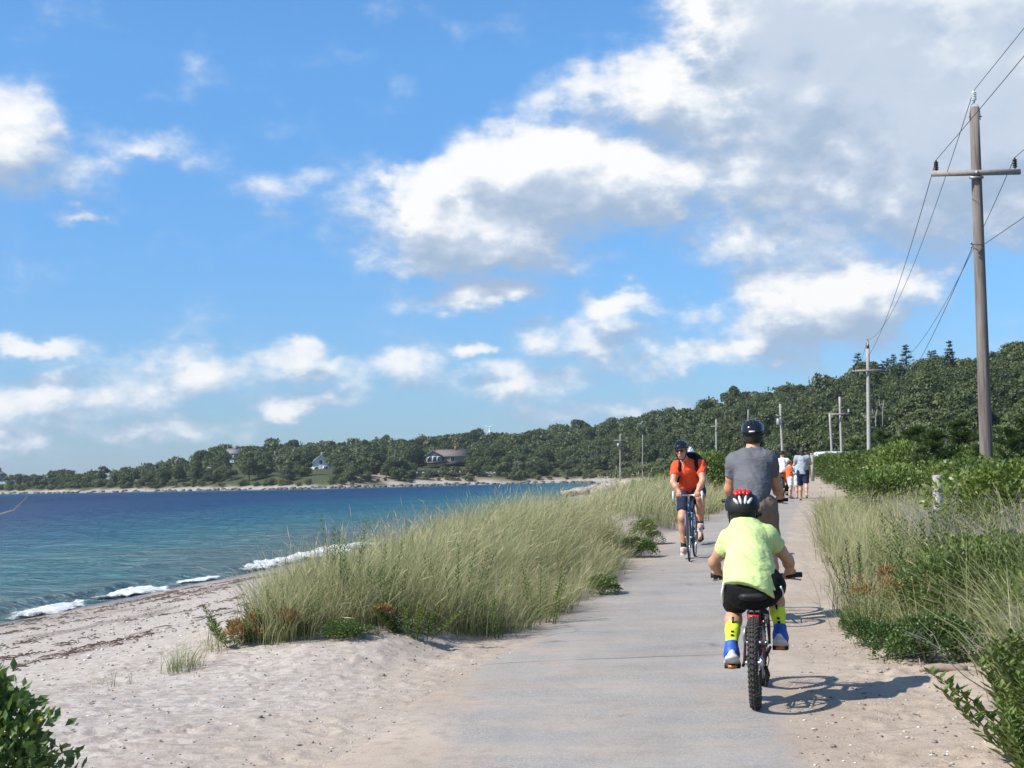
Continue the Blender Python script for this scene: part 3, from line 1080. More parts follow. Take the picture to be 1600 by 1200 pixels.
# ---- the wood on the hillside: a jittered stand, front to back, keeping only what shows
r = np.random.default_rng(21)
cand = []
pitch_ = 5.0
xs = np.arange(-330, 300, pitch_)
yy_ = np.arange(140, 680, pitch_)
CX, CY = np.meshgrid(xs, yy_)
CX = CX + r.uniform(-2.4, 2.4, CX.shape); CY = CY + r.uniform(-2.4, 2.4, CY.shape)
CX, CY = CX.ravel(), CY.ravel()
px_ = 800 + F * CX / CY
ok = (px_ > -330) & (px_ < 1930)
CX, CY, px_ = CX[ok], CY[ok], px_[ok]
hl, past = hill(CX, CY)
rad_ = np.hypot(CX, CY)
ok = (past > 0) & (rad_ < np.interp(px_, RX, RD) + 14) & (shore_dist(CX, CY) > 13)
CX, CY, px_, past, rad_ = CX[ok], CY[ok], px_[ok], past[ok], rad_[ok]
CZ = ground(CX, CY, False)
# clearings round the houses and gaps in the front edge
size_ = .95 + 0 * CX
HOUSES = {'white': at(500, 738, 505), 'ranch': at(692, 720, 520), 'upper': at(367, 718, 600), 'mid': at(428, 728, 560), 'edge': at(-2, 752, 655)}
for nm, p in HOUSES.items():
    wn_ = {'white': 6.0, 'ranch': 10.5, 'upper': 4.5, 'mid': 3, 'edge': 4}[nm]
    hides = (CZ + 8.0 * size_ - CAM_H) / CY > (p[2] + {'white': .2, 'ranch': 1.6, 'upper': .8, 'mid': 1.6, 'edge': .3}[nm] - CAM_H) / p[1]
    keepm = ~((np.abs(CX * p[1] / CY - p[0]) < wn_) & (CY < p[1] + 7) & hides)
    size_ = size_[keepm]
    CX, CY, CZ, px_, past, rad_ = CX[keepm], CY[keepm], CZ[keepm], px_[keepm], past[keepm], rad_[keepm]
size = r.choice([.62, .78, .9, 1.02, 1.16], len(CX), p=[.14, .24, .30, .24, .08]) * r.uniform(.9, 1.1, len(CX)) * np.where(past < 14, .72, 1.0)
size *= np.interp(px_, [0, 180, 300, 700], [.62, .7, .95, 1.0])
order = np.argsort(rad_)
bins = np.full(2400, -1e9)
vis = []
for i in order:
    w = 3.2 * size[i] * F / CY[i]
    top = (CZ[i] + 8.6 * size[i] - CAM_H) / CY[i] * F
    a, b2 = int(max(0, px_[i] - w + 400)), int(min(2399, px_[i] + w + 400))
    if b2 <= a: continue
    show = top - np.median(bins[a:b2 + 1])
    if show > 1.6:
        vis.append((i, min(show, 8.6 * size[i] * F / CY[i]) * w))
    bins[a:b2 + 1] = np.maximum(bins[a:b2 + 1], top - 1.0 * size[i] / CY[i] * F)
print('trees in view', len(vis))
inv = [(i, sc_) for i, sc_ in vis if -40 < px_[i] < 1640]
inv.sort(key=lambda q: -q[1])
single = [i for i, _ in inv[:255]]
sset = set(single)
rest = [i for i, _ in vis if i not in sset]


MARKS = [(45, 'by the house at the left edge'), (160, 'on the low left point'), (255, 'below the dark gull'), (330, 'where the left shore rises'), (400, 'round the upper grey house'), (470, 'left of the white house'),
         (560, 'just right of the white house'), (645, 'between white house and long house'), (730, 'round the long house'), (800, 'below the wind turbine'), (880, 'behind the sandy bluff'), (950, 'left of the far crossarm pole'),
         (1010, 'by the far crossarm pole'), (1085, 'behind the red cyclist'), (1145, 'by the pole with plain crossarm'), (1205, 'behind the grey cyclist'), (1270, 'by the transformer pole'), (1335, 'behind the leaning post'),
         (1400, 'behind the second pole'), (1460, 'right of the second pole'), (1520, 'left of the tall pole'), (9999, 'right of the tall pole')]


def wood_label(i):
    z_ = next(n for lim, n in MARKS if px_[i] < lim)
    k = 'at the wood edge' if past[i] < 22 else 'low on the slope' if past[i] < 60 else 'high on the slope' if past[i] < 120 else 'on the crest'
    a = 'small' if size[i] < .8 else 'broad' if size[i] > 1.0 else 'round'
    return f'{a} tree {k} {z_}', 'trees of the hillside wood'


for i in single:
    lb_, gp = wood_label(i)
    kind = OAKS[int(r.integers(0, 7))] if past[i] > 14 or r.random() < .5 else OAKS[int(r.choice([5, 7]))]
    if px_[i] > 1270 and past[i] > 70 and r.random() < .05: kind = PINES[int(r.integers(0, 3))]
    nm = 'pine_tree' if kind in PINES else 'oak_tree'
    if nm == 'pine_tree': lb_, gp = lb_.replace(' tree', ' pine'), gp.replace('trees', 'pines')
    if kind not in PINES and r.random() < .09: kind = OAKS[7]
    plant_tree(nm, kind, CX[i], CY[i], size[i], lb_, gp, z=CZ[i] - .2, sz=r.uniform(.82, 1.15))
# the remaining trees, too many and too far to pick apart
sets = []
lo = [crown(500 + k, 900, .80, 4.2, 6.9, 18, .3) for k in range(6)]
for i in rest:
    v, q, t_, c_ = lo[int(r.integers(0, 6))]
    a = r.uniform(0, 6.28)
    ca, sa = math.cos(a), math.sin(a)
    s = size[i] * 1.04
    sv_ = s * r.uniform(.8, 1.15)
    v2 = np.stack([(v[:, 0] * ca - v[:, 1] * sa) * s + CX[i], (v[:, 0] * sa + v[:, 1] * ca) * s + CY[i], v[:, 2] * sv_ + CZ[i] - .3], 1)
    sets.append((v2, q, t_, np.clip(c_ + r.normal(0, .2), 0, 1)))
for k in range(500):
    s0 = r.uniform(0, 1)
    y0, x0 = None, None
    px0 = r.uniform(-20, 1000)
    rf0 = np.interp(px0, RFX, RF)
    y0 = rf0 - r.uniform(-6, 14)
    if k >= 420:
        px0 = r.uniform(965, 1090)
        y0 = np.interp(px0, RFX, RF) + r.uniform(-30, 22)
    x0 = (px0 - 800) / F * y0
    sd0 = shore_dist(np.array([x0]), np.array([y0]))[0]
    if sd0 < 8 or (590 < px0 < 790 and r.random() < .6) or abs(px0 - 500) < 14: continue
    v, q, t_, c_ = lo[k % 6]
    s1 = r.uniform(.16, .42) if k < 420 else r.uniform(.28, .6)
    sets.append((v * (s1 * 1.3, s1 * 1.3, s1) + (x0, y0, gz(x0, y0) - .3), q, t_, np.clip(c_ + r.normal(.12, .16), 0, 1)))
add('woods', leaf_mesh('woods', sets), M_OAK, kind='stuff', label='green oak wood covering the hill and far shore', cat='woods')

# single trees that stand out on the skyline
p = at(730, 690, 575)
plant_tree('oak_tree', OAKS[4], p[0], p[1], 1.45, 'tall round tree standing clear above the skyline near the wind turbine', z=p[2] - 7.5)
for (px, py, Y, s, lb_) in [(1341, 575, 385, 1.0, 'dark pointed pine on the crest just left of the second pole'), (1397, 572, 372, .75, 'small dark pine on the crest right of the second pole'),
                            (1416, 562, 365, .95, 'tall dark pine on the crest between the second pole and the tall pole'), (1453, 566, 358, .7, 'slim pine on the crest left of the pair of pines'),
                            (1460, 566, 357, .75, 'slender pine on the crest beside a slim twin'), (1484, 565, 352, .8, 'pointed pine on the crest nearest the tall pole'),
                            (1582, 556, 338, .8, 'pointed pine on the crest at the right edge of the view'), (1388, 574, 378, .6, 'short pine on the crest beneath the power lines')]:
    p = at(px, py, Y)
    plant_tree('pine_tree', PINES[random.randrange(3)], p[0], p[1], s * 1.6, lb_, z=p[2] - 6.4 * s * 1.25, sz=.78)

# bare dead trunks in the wood
for (px, py, Y, h, lb_) in [(1379, 664, 205, 3.6, 'pale dead tree with a forked top at the edge of the wood'), (1368, 668, 200, 2.6, 'smaller pale dead trunk beside the forked dead tree')]:
    p = at(px, py, Y)
    m = MB().tube([p + (0, 0, -1.5), p + (.1, 0, h * .6), p + (.35, 0, h)], [.12, .09, .05], 6)
    m.tube([p + (.1, 0, h * .55), p + (-.3, 0, h * .8), p + (-.4, 0, h * 1.05)], [.07, .06, .03], 5)
    m.build('dead_tree', M_TWIG, label=lb_, cat='dead tree')


# ---- shrubs
def bush_sets(seed, n, leaf, asp, W_=.6, H_=.8, lobes=8, simple=False, up=.35, fill=.7):
    r = np.random.default_rng(seed)
    c = []
    while len(c) < lobes:
        p = r.uniform(-1, 1, 3)
        if p @ p < 1: c.append(p * (W_ * .65, W_ * .65, H_ * .33))
    c = np.array(c) + (0, 0, H_ * .5)
    rad = r.uniform(.35, .6, lobes) * min(W_, H_ * 1.2)
    k = r.integers(0, lobes, n)
    d = sphere_dirs(n, r)
    d[:, 2] = np.where(d[:, 2] < -.5, -d[:, 2], d[:, 2])
    P = c[k] + d * rad[k][:, None] * r.uniform(fill, 1.1, n)[:, None] * (1, 1, .85)
    P[:, 2] = np.maximum(P[:, 2], .02)
    D = unit(d + (0, 0, up) + r.normal(0, .55, (n, 3)))
    N_ = unit(np.cross(D, r.normal(size=(n, 3))) + d * .6)
    s = leaf * r.uniform(.6, 1.3, n)
    tint = np.clip(.42 + r.normal(0, .2, n) + .1 * r.normal(size=lobes)[k], 0, 1)
    return leafset(P, D, N_, s, s * asp, tint, simple=simple)


def stems_mb(seed, W_, H_, n=9, rad=.006):
    r = np.random.default_rng(seed)
    m = MB()
    for k in range(n):
        a = r.uniform(0, 6.28); q = r.uniform(.3, 1) * W_ * .8
        m.tube([(0, 0, -.05), (math.cos(a) * q * .4, math.sin(a) * q * .4, H_ * .45), (math.cos(a) * q, math.sin(a) * q, H_ * r.uniform(.6, .95))], [rad, rad * .8, rad * .4], 5)
    return m


SHR = {}


def shrub_kind(key, mat, stem_mat, sets, seed, W_, H_, n=9, rad=.008):
    cm = leaf_mesh('foliage', sets)
    cm.materials.append(mat)
    tm = stems_mb(seed, W_, H_, n, rad).mesh('stem')
    tm.materials.append(stem_mat)
    SHR.setdefault(key, []).append((cm, tm))


for k in range(4):
    shrub_kind('bay', M_SHRUB, M_TWIG, [bush_sets(600 + k, 5200, .055, .38, .62, .85, 9)], 600 + k, .5, .8)
    shrub_kind('far', M_SHRUB, M_TWIG, [bush_sets(640 + k, 6000, .085, .6, 1.1, 1.25, 10, True)], 640 + k, .9, 1.1, 7, .015)
    shrub_kind('lime', M_LIME, M_TWIG, [bush_sets(660 + k, 3200, .10, .45, .9, .9, 9, True, .8)], 660 + k, .7, .8)
    shrub_kind('rose', M_ROSE, M_TWIG, [bush_sets(680 + k, 3600, .042, .62, .45, .5, 8)], 680 + k, .4, .45)


def plant_shrub(name, key, x, y, s, label, cat='shrub', group=None, sz=1.0, k=None, z=None):
    kd = SHR[key][random.randrange(len(SHR[key])) if k is None else k]
    t = thing(name, label, cat, (x, y, (gz(x, y) if z is None else z) - .03), random.uniform(0, 6.28), group)
    t.scale = (s, s, s * sz)
    add('stem', kd[1], None, t)
    add('foliage', kd[0], None, t)
    return t


def herb_sets(seed, H_=.7, n_st=7, lpl=46, leaf=.075, asp=.17, W_=.16):
    """upright leafy stems, narrow leaves spiralling up each"""
    r = np.random.default_rng(seed)
    s, m = [], MB()
    for q in range(n_st):
        a = r.uniform(0, 6.28); rr_ = W_ * math.sqrt(r.random())
        b0 = np.array((math.cos(a) * rr_, math.sin(a) * rr_, 0))
        tip = b0 * (1.6 + r.random()) + (r.normal(0, .05), r.normal(0, .05), H_ * r.uniform(.7, 1.1))
        m.tube([b0, (b0 + tip) / 2 + (0, 0, .03), tip], [.005, .004, .002], 5)
        f = np.linspace(.12, 1, lpl)
        P = b0 + (tip - b0) * f[:, None]
        th_ = np.arange(lpl) * 2.4 + r.uniform(0, 6)
        D = np.stack([np.cos(th_), np.sin(th_), .55 + .5 * f + r.normal(0, .2, lpl)], 1)
        N_ = np.stack([-np.cos(th_) * .6, -np.sin(th_) * .6, np.ones(lpl)], 1)
        ln = leaf * (1.1 - .6 * f) * r.uniform(.8, 1.2, lpl)
        s.append(leafset(P, D, N_, ln, leaf * asp * np.ones(lpl) * r.uniform(.8, 1.2, lpl), np.clip(.4 + .25 * f + r.normal(0, .12, lpl), 0, 1), .4))
    return s, m


for k in range(4):
    s_, m_ = herb_sets(700 + k, .72, 8, 48)
    cm = leaf_mesh('foliage', s_); cm.materials.append(M_HERB)
    tm = m_.mesh('stem'); tm.materials.append(M_STEM)
    SHR.setdefault('herb', []).append((cm, tm))
    s_, m_ = herb_sets(720 + k, .42, 12, 44, .10, .26, .2)
    cm = leaf_mesh('foliage', s_); cm.materials.append(M_SHRUB)
    tm = m_.mesh('stem'); tm.materials.append(M_STEM)
    SHR.setdefault('spoon', []).append((cm, tm))


def twig_mesh(seed, W_=.7, H_=.8, n=26, rad=.006):
    """leafless grey branches, forking twice"""
    r = np.random.default_rng(seed)
    m = MB()
    for k in range(n):
        a = r.uniform(0, 6.28)
        d = unit(np.array((math.cos(a) * W_ / H_, math.sin(a) * W_ / H_, r.uniform(.6, 1.3))))
        L = H_ * r.uniform(.6, 1.05)
        b0 = np.array((r.normal(0, .12), r.normal(0, .12), 0))
        p = [b0, b0 + d * L * .5 + r.normal(0, .04, 3), b0 + d * L + r.normal(0, .06, 3)]
        m.tube(p, [rad, rad * .75, rad * .35], 4, cap=False)
        for q in range(4):
            f = r.uniform(.35, .9)
            s0 = p[0] + (p[2] - p[0]) * f
            d2 = unit(d + r.normal(0, .6, 3))
            s1 = s0 + d2 * L * .38 * r.uniform(.5, 1.2)
            m.tube([s0, (s0 + s1) / 2 + r.normal(0, .02, 3), s1], [rad * .55, rad * .4, rad * .25], 3, cap=False)
            for e in range(2):
                s2 = s0 + (s1 - s0) * r.uniform(.3, .9)
                m.tube([s2, s2 + unit(d2 + r.normal(0, .8, 3)) * L * .16], [rad * .35, rad * .2], 3, cap=False)
    return m.mesh('branches')


TWIG = [twig_mesh(740 + k) for k in range(3)]
for t_ in TWIG: t_.materials.append(M_TWIG)


def juniper_sets(seed, H_=3.0, W_=1.3, n=5200):
    """feathery upswept sprays on long reaching branches"""
    r = np.random.default_rng(seed)
    s, m = [], MB()
    m.tube([(0, 0, -.2), (.05, 0, H_ * .5), (0, 0, H_ * .95)], [.09, .06, .02], 6)
    nb = 34
    for q in range(nb):
        f = r.random() ** .8
        a = r.uniform(0, 6.28)
        z0 = H_ * (.06 + .86 * f)
        L = W_ * (1.05 - .72 * f) * r.uniform(.6, 1.35)
        d = np.array((math.cos(a), math.sin(a), r.uniform(.05, .55)))
        b0 = np.array((0, 0, z0))
        e = b0 + d * L
        m.tube([b0, b0 + d * L * .5 + (0, 0, -.04), e], [.022, .014, .005], 4, cap=False)
        k = n // nb
        u = r.random(k) ** .75
        P = b0 + (e - b0) * u[:, None] + r.normal(0, .05, (k, 3))
        sd = np.array((-d[1], d[0], 0))
        sw = r.uniform(-1, 1, k)
        D = unit(d * .8 + sd * sw[:, None] + np.array((0, 0, .25)) + r.normal(0, .25, (k, 3)))
        N_ = np.stack([r.normal(0, .4, k), r.normal(0, .4, k), np.ones(k)], 1)
        ln = .26 * (1.15 - .6 * u) * r.uniform(.6, 1.3, k)
        s.append(leafset(P, D, N_, ln, ln * .26, np.clip(.30 + .35 * u + r.normal(0, .16, k), 0, 1), simple=True))
    return s, m


for k in range(3):
    s_, m_ = juniper_sets(760 + k)
    cm = leaf_mesh('crown', s_); cm.materials.append(M_JUN)
    tm = m_.mesh('trunk'); tm.materials.append(M_BARK)
    SHR.setdefault('jun', []).append((cm, tm))

# ------------------------------------------------------------------ planting
def spots_in(poly, n, seed, ny=None):
    """random points in a plan polygon"""
    r = np.random.default_rng(seed)
    P = np.asarray(poly, float)
    out = []
    lo_, hi_ = P.min(0), P.max(0)
    while len(out) < n:
        q = r.uniform(lo_, hi_, (4000, 2))
        ins = np.zeros(len(q), bool)
        for k in range(len(P)):
            a, b_ = P[k], P[(k + 1) % len(P)]
            if a[1] == b_[1]: continue
            c_ = (a[1] > q[:, 1]) != (b_[1] > q[:, 1])
            ins ^= c_ & (q[:, 0] < (b_[0] - a[0]) * (q[:, 1] - a[1]) / (b_[1] - a[1]) + a[0])
        out += [tuple(p) for p in q[ins]]
    return np.array(out[:n])


# dune grass left of the path, two stands with a sandy gap between them
A = spots_in([(-1.95, 10.75), (-1.3, 10.9), (-.75, 11.3), (-.05, 12.2), (.45, 14.0), (1.15, 18.0), (1.75, 21.8), (1.4, 23.4), (.4, 24.5), (-1.2, 22), (-1.9, 17), (-2.3, 13.4)], 1600, 1)
grass_patch('beach_grass', A, 50, np.interp(A[:, 0] - .1 * (A[:, 1] - 11), [-2.2, -1.6, -.6, .4], [.48, .66, .88, .88]) * np.where(A[:, 1] < 11.3, .75, 1) * np.interp(A[:, 0] - .21 * A[:, 1], [-3.9, -2.75], [1, .5]) * (1 - .12 * (A[:, 1] > 20)), 11, straw=.36, kind='stuff', label='tall straw and green beach grass on the dune left of the path', cat='grass')
B = spots_in([(1.6, 27.5), (2.9, 28), (4.2, 32), (6.2, 41), (8.6, 52), (6.8, 53), (3.6, 42), (1.2, 33)], 620, 2)
grass_patch('beach_grass', B, 26, .78, 12, straw=.45, spread=.13, kind='stuff', label='farther stand of beach grass beyond the sandy gap left of the path', cat='grass')
Cg = spots_in([(-.6, 17), (-1.8, 17), (-2.5, 24), (-1.0, 34), (1.5, 48), (5, 56), (7, 60), (8, 56), (4, 46), (1.2, 36)], 420, 5)
grass_patch('beach_grass', Cg, 20, .62, 13, straw=.6, spread=.2, kind='stuff', label='sparse beach grass on the seaward side of the dune', cat='grass')

# grass right of the path
D_ = spots_in([(2.75, 11.2), (3.2, 10.4), (4.3, 10.6), (6.4, 14), (8.2, 22), (8.6, 34), (7.4, 34), (5.2, 24), (3.75, 16.6), (3.0, 13)], 900, 3)
grass_patch('beach_grass', D_, 40, np.interp(D_[:, 1], [10, 13, 18, 34], [.5, .66, .74, .7]), 14, wind=(.12, .05), straw=.28, kind='stuff', label='green and straw beach grass spilling over the right edge of the path', cat='grass')
E_ = spots_in([(2.55, 6.7), (2.9, 6.3), (4.6, 9), (5.2, 13), (4.2, 12.5), (3.3, 9.8)], 170, 4)
grass_patch('beach_grass', E_, 26, .85, 15, wind=(-.25, -.1), straw=.25, width=.007, spread=.12, kind='stuff', label='long arching grass blades among the shrubs right of the bicycles', cat='grass')

F_ = spots_in([(2.75, 10.4), (3.4, 9.7), (4.6, 10.5), (7.5, 15), (7.2, 19), (4.4, 14.5)], 300, 6)
grass_patch('beach_grass', F_, 24, .78, 16, wind=(-.1, -.05), straw=.12, width=.006, spread=.14, kind='stuff', label='fresh green grass growing through the weeds and shrubs on the right bank', cat='grass')

# isolated tufts
for (px, py, n, h, lb_) in [(285, 1046, 150, .26, 'short green tuft of grass on sand left of the big grass clump'), (345, 1030, 60, .30, 'thin tuft of grass between the short tuft and the clump'),
                            (180, 1062, 16, .20, 'few dry grass stems on the pale sand behind the leafy bush'), (424, 1008, 110, .45, 'loose tuft at the tip of the big grass clump')]:
    Y = CAM_H * F / (py - hy(px)); p = at(px, py, Y)
    o = grass_patch('grass_tuft', [(p[0] + .07 * math.cos(a), p[1] + .1 * math.sin(a)) for a in range(0, 6)], n // 6 + 2, h, py, wind=(.2, .05), straw=.35, width=.004, spread=.05, label=lb_, cat='grass tuft')


def g_at(px, py):
    """ground point under a photo pixel"""
    d = ray(px, py)
    Y = 8.0
    for _ in range(40):
        z = gz(d[0] / d[1] * Y, Y)
        Yn = (CAM_H - z) / -(d[2] / d[1]) if d[2] < 0 else 60
        Y = .5 * Y + .5 * min(max(Yn, 3), 250)
    return d[0] / d[1] * Y, Y


# leafy plants in and under the grass on the left
for (x, y, key, s, sz, lb_) in [(-1.15, 11.3, 'herb', .95, .95, 'leafy green goldenrod rising through the left part of the grass clump'), (-.55, 12.1, 'herb', 1.0, .95, 'leafy green goldenrod near the middle of the grass clump'),
                                (-1.5, 11.9, 'herb', 1.02, 1.0, 'tallest leafy spike in the grass at its seaward end'), (-1.75, 10.9, 'herb', .8, .8, 'low green weed at the foot of the clump near the rust coloured leaves'),
                                (-2.15, 11.0, 'spoon', .8, .8, 'bright leafy weed at the seaward foot of the clump'), (-1.3, 10.9, 'rose', .5, .6, 'dark leafy sprig at the sandy foot of the clump'),
                                (-.8, 11.25, 'spoon', .8, .8, 'yellowish weed at the foot of the clump by the sand'), (.95, 15.6, 'rose', .6, .7, 'dark green low plant under the grass by the path edge'),
                                (.2, 12.9, 'herb', .95, .9, 'leafy weed under the grass near the path'), (1.8, 21.4, 'rose', .8, .7, 'dark shrub under the far end of the grass clump'), (-.2, 11.9, 'herb', .8, .8, 'small weed at the front of the grass clump')]:
    plant_shrub('leafy_weed' if key != 'rose' else 'low_shrub', key, x, y, s, lb_, 'plant' if key != 'rose' else 'shrub', sz=sz)
x, y = g_at(1016, 850)
plant_shrub('low_shrub', 'bay', x, y, .55, 'small shrub alone on the sand beside the red cyclist', k=1)
x, y = g_at(985, 858)
add('dry_twigs', TWIG[0], None, label='grey twigs on the sand next to the lone small shrub', cat='twigs', loc=(x, y, gz(x, y)), group=None).scale = (.6, .6, .35)
for k, (x, y) in enumerate([(-2.12, 10.75), (-2.0, 10.85), (-1.75, 10.8), (-1.05, 11.15)]):
    cm = leaf_mesh('rust_leaves', [bush_sets(800 + k, 700 if k < 2 else 350, *[.04, .3, .12, .15][:0], .038, .3, .10, .15, 5, True, .9)])
    add('dried_plant', cm, M_RUST, label=['rust orange dried plant at the seaward tip of the clump', 'orange brown dried plant beside the rust one', 'small brown dried plant under the grass', 'reddish dried plant low in the middle of the grass'][k], cat='dried plant', loc=(x, y, gz(x, y) + (.06 if k < 2 else .1)))

for k, (px, py) in enumerate([(1360, 985), (1400, 990), (1395, 962), (1470, 985)]):
    x, y = g_at(px, py)
    cm = leaf_mesh('rust_leaves', [bush_sets(820 + k, 260, .045, .28, .10, .24, 6, True, .9)])
    add('dried_plant', cm, M_RUST, label='brown dried leaves ' + ['at the sand edge', 'just above the left rose bush', 'higher in the weeds', 'above the driftwood', 'leftmost among the grass', 'between the two larger rose bushes'][k] + ' on the right bank', cat='dried plant', loc=(x - .05, y - .05, gz(x, y) + .22))

# bushy green shrub behind the red cyclist and others beyond it
for (px, py, Y, key, s, lb_) in [(1110, 800, 46, 'far', 1.15, 'rounded green shrub behind the red cyclist'), (1120, 790, 52, 'far', .95, 'green shrub just behind the rounded one left of the grey shirt'), (1040, 786, 60, 'far', .8, 'low shrub at the landward end of the shore rocks'),
                                 (1210, 772, 75, 'far', 1.1, 'shrub at the left edge of the path by the walkers'), (1195, 770, 82, 'far', 1.2, 'shrub left of the path behind the grey shirt')]:
    p = at(px, py, Y)
    plant_shrub('shrub', key, p[0], p[1], s, lb_)

# ---- right side, near: glossy rose clumps at the sand's edge
for (px, py, key, s, lb_) in [(1405, 1030, 'rose', .55, 'dark glossy rose bush at the edge of the sand left of the driftwood'), (1450, 1036, 'rose', .62, 'dark glossy rose bush just above the driftwood'),
                              (1352, 1010, 'rose', .42, 'small trailing sprig of dark leaves reaching onto the sand'), (1330, 985, 'rose', .36, 'tiny sprig at the tip of the trailing leaves'), (1496, 1035, 'rose', .62, 'glossy rose bush at the right end of the driftwood')]:
    x, y = g_at(px, py)
    plant_shrub('rose_bush', key, x, y, s, lb_, k=random.randrange(4))
hl_ = ['leafy green weed at the grass edge beside the sand', 'tall leafy weed above the dark rose bush', 'leafy weed in the middle of the right hand greenery']
rr2 = np.random.default_rng(31)
for k, (px, py) in enumerate([(1345, 965), (1370, 985), (1390, 950), (1420, 990), (1440, 950), (1460, 1005), (1480, 960), (1410, 960), (1500, 940), (1530, 970), (1475, 925), (1520, 900), (1550, 930), (1460, 890), (1500, 870), (1540, 880),
                              (1580, 900), (1575, 860), (1385, 975), (1425, 930), (1485, 900), (1515, 955), (1560, 960), (1590, 940), (1400, 940), (1430, 970), (1355, 1000), (1590, 980), (1545, 1000)]):
    x, y = g_at(px, py)
    s_ = rr2.uniform(.75, 1.25) * (.8 if px < 1400 else 1)
    plant_shrub('leafy_weed', 'herb', x + .1, y + .15, s_, ('tall' if s_ > .95 else 'short') + ' leafy green weed ' + ('at the edge of the sand' if px < 1360 else 'above the left rose bush' if px < 1425 else 'above the driftwood' if px < 1490 else 'by the arching grass')
                + (' high up in the grass' if py < 900 else ' in the middle of the greenery' if py < 960 else ' low beside the rose bushes'), 'plant', 'weeds along the right edge of the path')
for k in range(20):
    x, y = rr2.uniform(3.4, 4.6), rr2.uniform(9.6, 13.5)
    if x < .21 * y + 1.05: continue
    plant_shrub('bayberry_shrub', 'bay', x, y, rr2.uniform(.65, .95), ('low' if k % 3 else 'tall') + ' green bayberry shrub ' + ('beside the arching grass' if y < 11 else 'level with the rose bushes' if y < 12 else 'behind the leafy weeds') + (' nearer the sand' if x < .21 * y + 1.5 else ' towards the right edge'), group='bayberry shrubs right of the path', sz=.85)
for (x, y, s, lb_) in [(3.2, 8.1, .62, 'green shrub at the right edge just below the driftwood'), (3.7, 9.3, .85, 'green shrub at the right edge behind the arching grass'), (4.3, 10.2, .9, 'leafy shrub at the right edge level with the driftwood')]:
    plant_shrub('bayberry_shrub', 'bay', x, y, s, lb_, sz=.85)
# bottom right corner: upright spoon-shaped leaves
for k, (x, y, s) in enumerate([(2.35, 6.25, 1.0), (2.55, 6.6, 1.05), (2.2, 5.85, .8), (2.75, 7.0, 1.1), (2.5, 5.9, 1.0), (2.8, 6.4, 1.15), (2.75, 7.5, .95), (3.0, 7.1, 1.1), (2.15, 5.5, .8), (2.45, 5.5, .9)]):
    plant_shrub('seaside_plant', 'spoon', x, y, s, 'plant with upright spoon shaped leaves, ' + ['leftmost on the sand', 'behind the leftmost', 'lowest at the frame edge', 'tallest at the back', 'between the lowest and the back', 'farthest right', 'topmost beside the sand', 'topmost at the right edge', 'cut by the bottom edge', 'in the very corner'][k], 'plant', 'spoon leaved plants in the near right corner')
tw = [(3.0, 7.9, .75, 'bare grey branches poking out at the right edge above the spoon leaved plants'), (3.35, 8.6, .8, 'bare grey branches behind the arching grass'),
      (4.55, 13.6, 1.35, 'grey leafless brush right of the granite post'), (5.1, 14.3, 1.5, 'tangle of grey leafless brush at the right edge'), (5.3, 17.5, 1.4, 'grey brush behind the granite post'), (6.3, 18.0, 1.6, 'broad grey brush below the tall pole'),
      (4.6, 13.2, .75, 'low grey brush among the green shrubs at the right'), (9.4, 36, 1.4, 'grey brush beside the path beyond the grass'), (10.2, 38, 1.3, 'grey brush below the second pole')]
for k, (x, y, s, lb_) in enumerate(tw):
    o = add('dead_brush', TWIG[k % 3], None, label=lb_, cat='brush', loc=(x, y, gz(x, y) - .03))
    o.scale = (s, s, s * .9); o.rotation_euler = (0, 0, k * 1.7)
def scrub_label(kind, x, y, s):
    px = 800 + F * x / y
    w_ = 'small' if s < .8 else 'broad' if s > 1.05 else 'rounded'
    a = ('between the path and the second pole' if px < 1340 else 'below the second pole' if px < 1380 else 'right of the second pole' if px < 1430 else 'between the two near poles' if px < 1490
         else 'left of the tall pole' if px < 1525 else 'at the foot of the tall pole' if px < 1565 else 'right of the tall pole')
    d = 'just behind the grass' if y < 22 else 'in the middle scrub' if y < 36 else 'in the back scrub' if y < 62 else 'in the distant scrub'
    return f'{w_} {kind} {d} {a}'


# middle ground right: mixed shrubs behind the grass
n_ = 0
for k in range(400):
    y = rr2.uniform(14, 62) ** 1.0
    u_ = rr2.uniform(2.0, 16)
    x = u_ + SLOPE * y
    if 800 + F * x / y > 1680 or n_ >= 74: continue
    if y > 22 and u_ < 2.2: continue
    q = rr2.random()
    if y < 34 and u_ > 1.9 and q < .7:
        s_ = rr2.uniform(.9, 1.25)
        plant_shrub('bayberry_shrub', 'bay', x, y, s_, scrub_label('leafy green shrub', x, y, s_), group='shrubs around the granite post', sz=.8)
    elif q < .32:
        s_ = rr2.uniform(.7, 1.15)
        plant_shrub('low_shrub', 'lime', x, y, s_, scrub_label('yellow green shrub', x, y, s_), group='yellow green shrubs below the poles', sz=.75)
    else:
        s_ = rr2.choice([.45, .65, .85, 1.05])
        plant_shrub('shrub', 'far', x, y, s_, scrub_label('dark green shrub', x, y, s_), group='dark shrubs below the poles', sz=.8)
    n_ += 1
for k in range(78):
    y = rr2.uniform(36, 110) if k < 48 else rr2.uniform(60, 175)
    u_ = rr2.uniform(1.0, 5.5) if k < 48 else rr2.uniform(1.2, 30)
    if k < 48 and k % 4 == 3: continue
    s_ = rr2.choice([.5, .7, .9, 1.15]) * rr2.uniform(.9, 1.1) if k < 48 else rr2.uniform(1.0, 1.8)
    x = u_ + SLOPE * y
    if 800 + F * x / y > 1650: continue
    key = 'lime' if k % 5 == 0 else 'far'
    plant_shrub('shrub', key, x, y, s_, scrub_label('yellow green bush' if key == 'lime' else 'green bush', x, y, s_), group='scrub along the far path', sz=rr2.uniform(.65, 1.15))
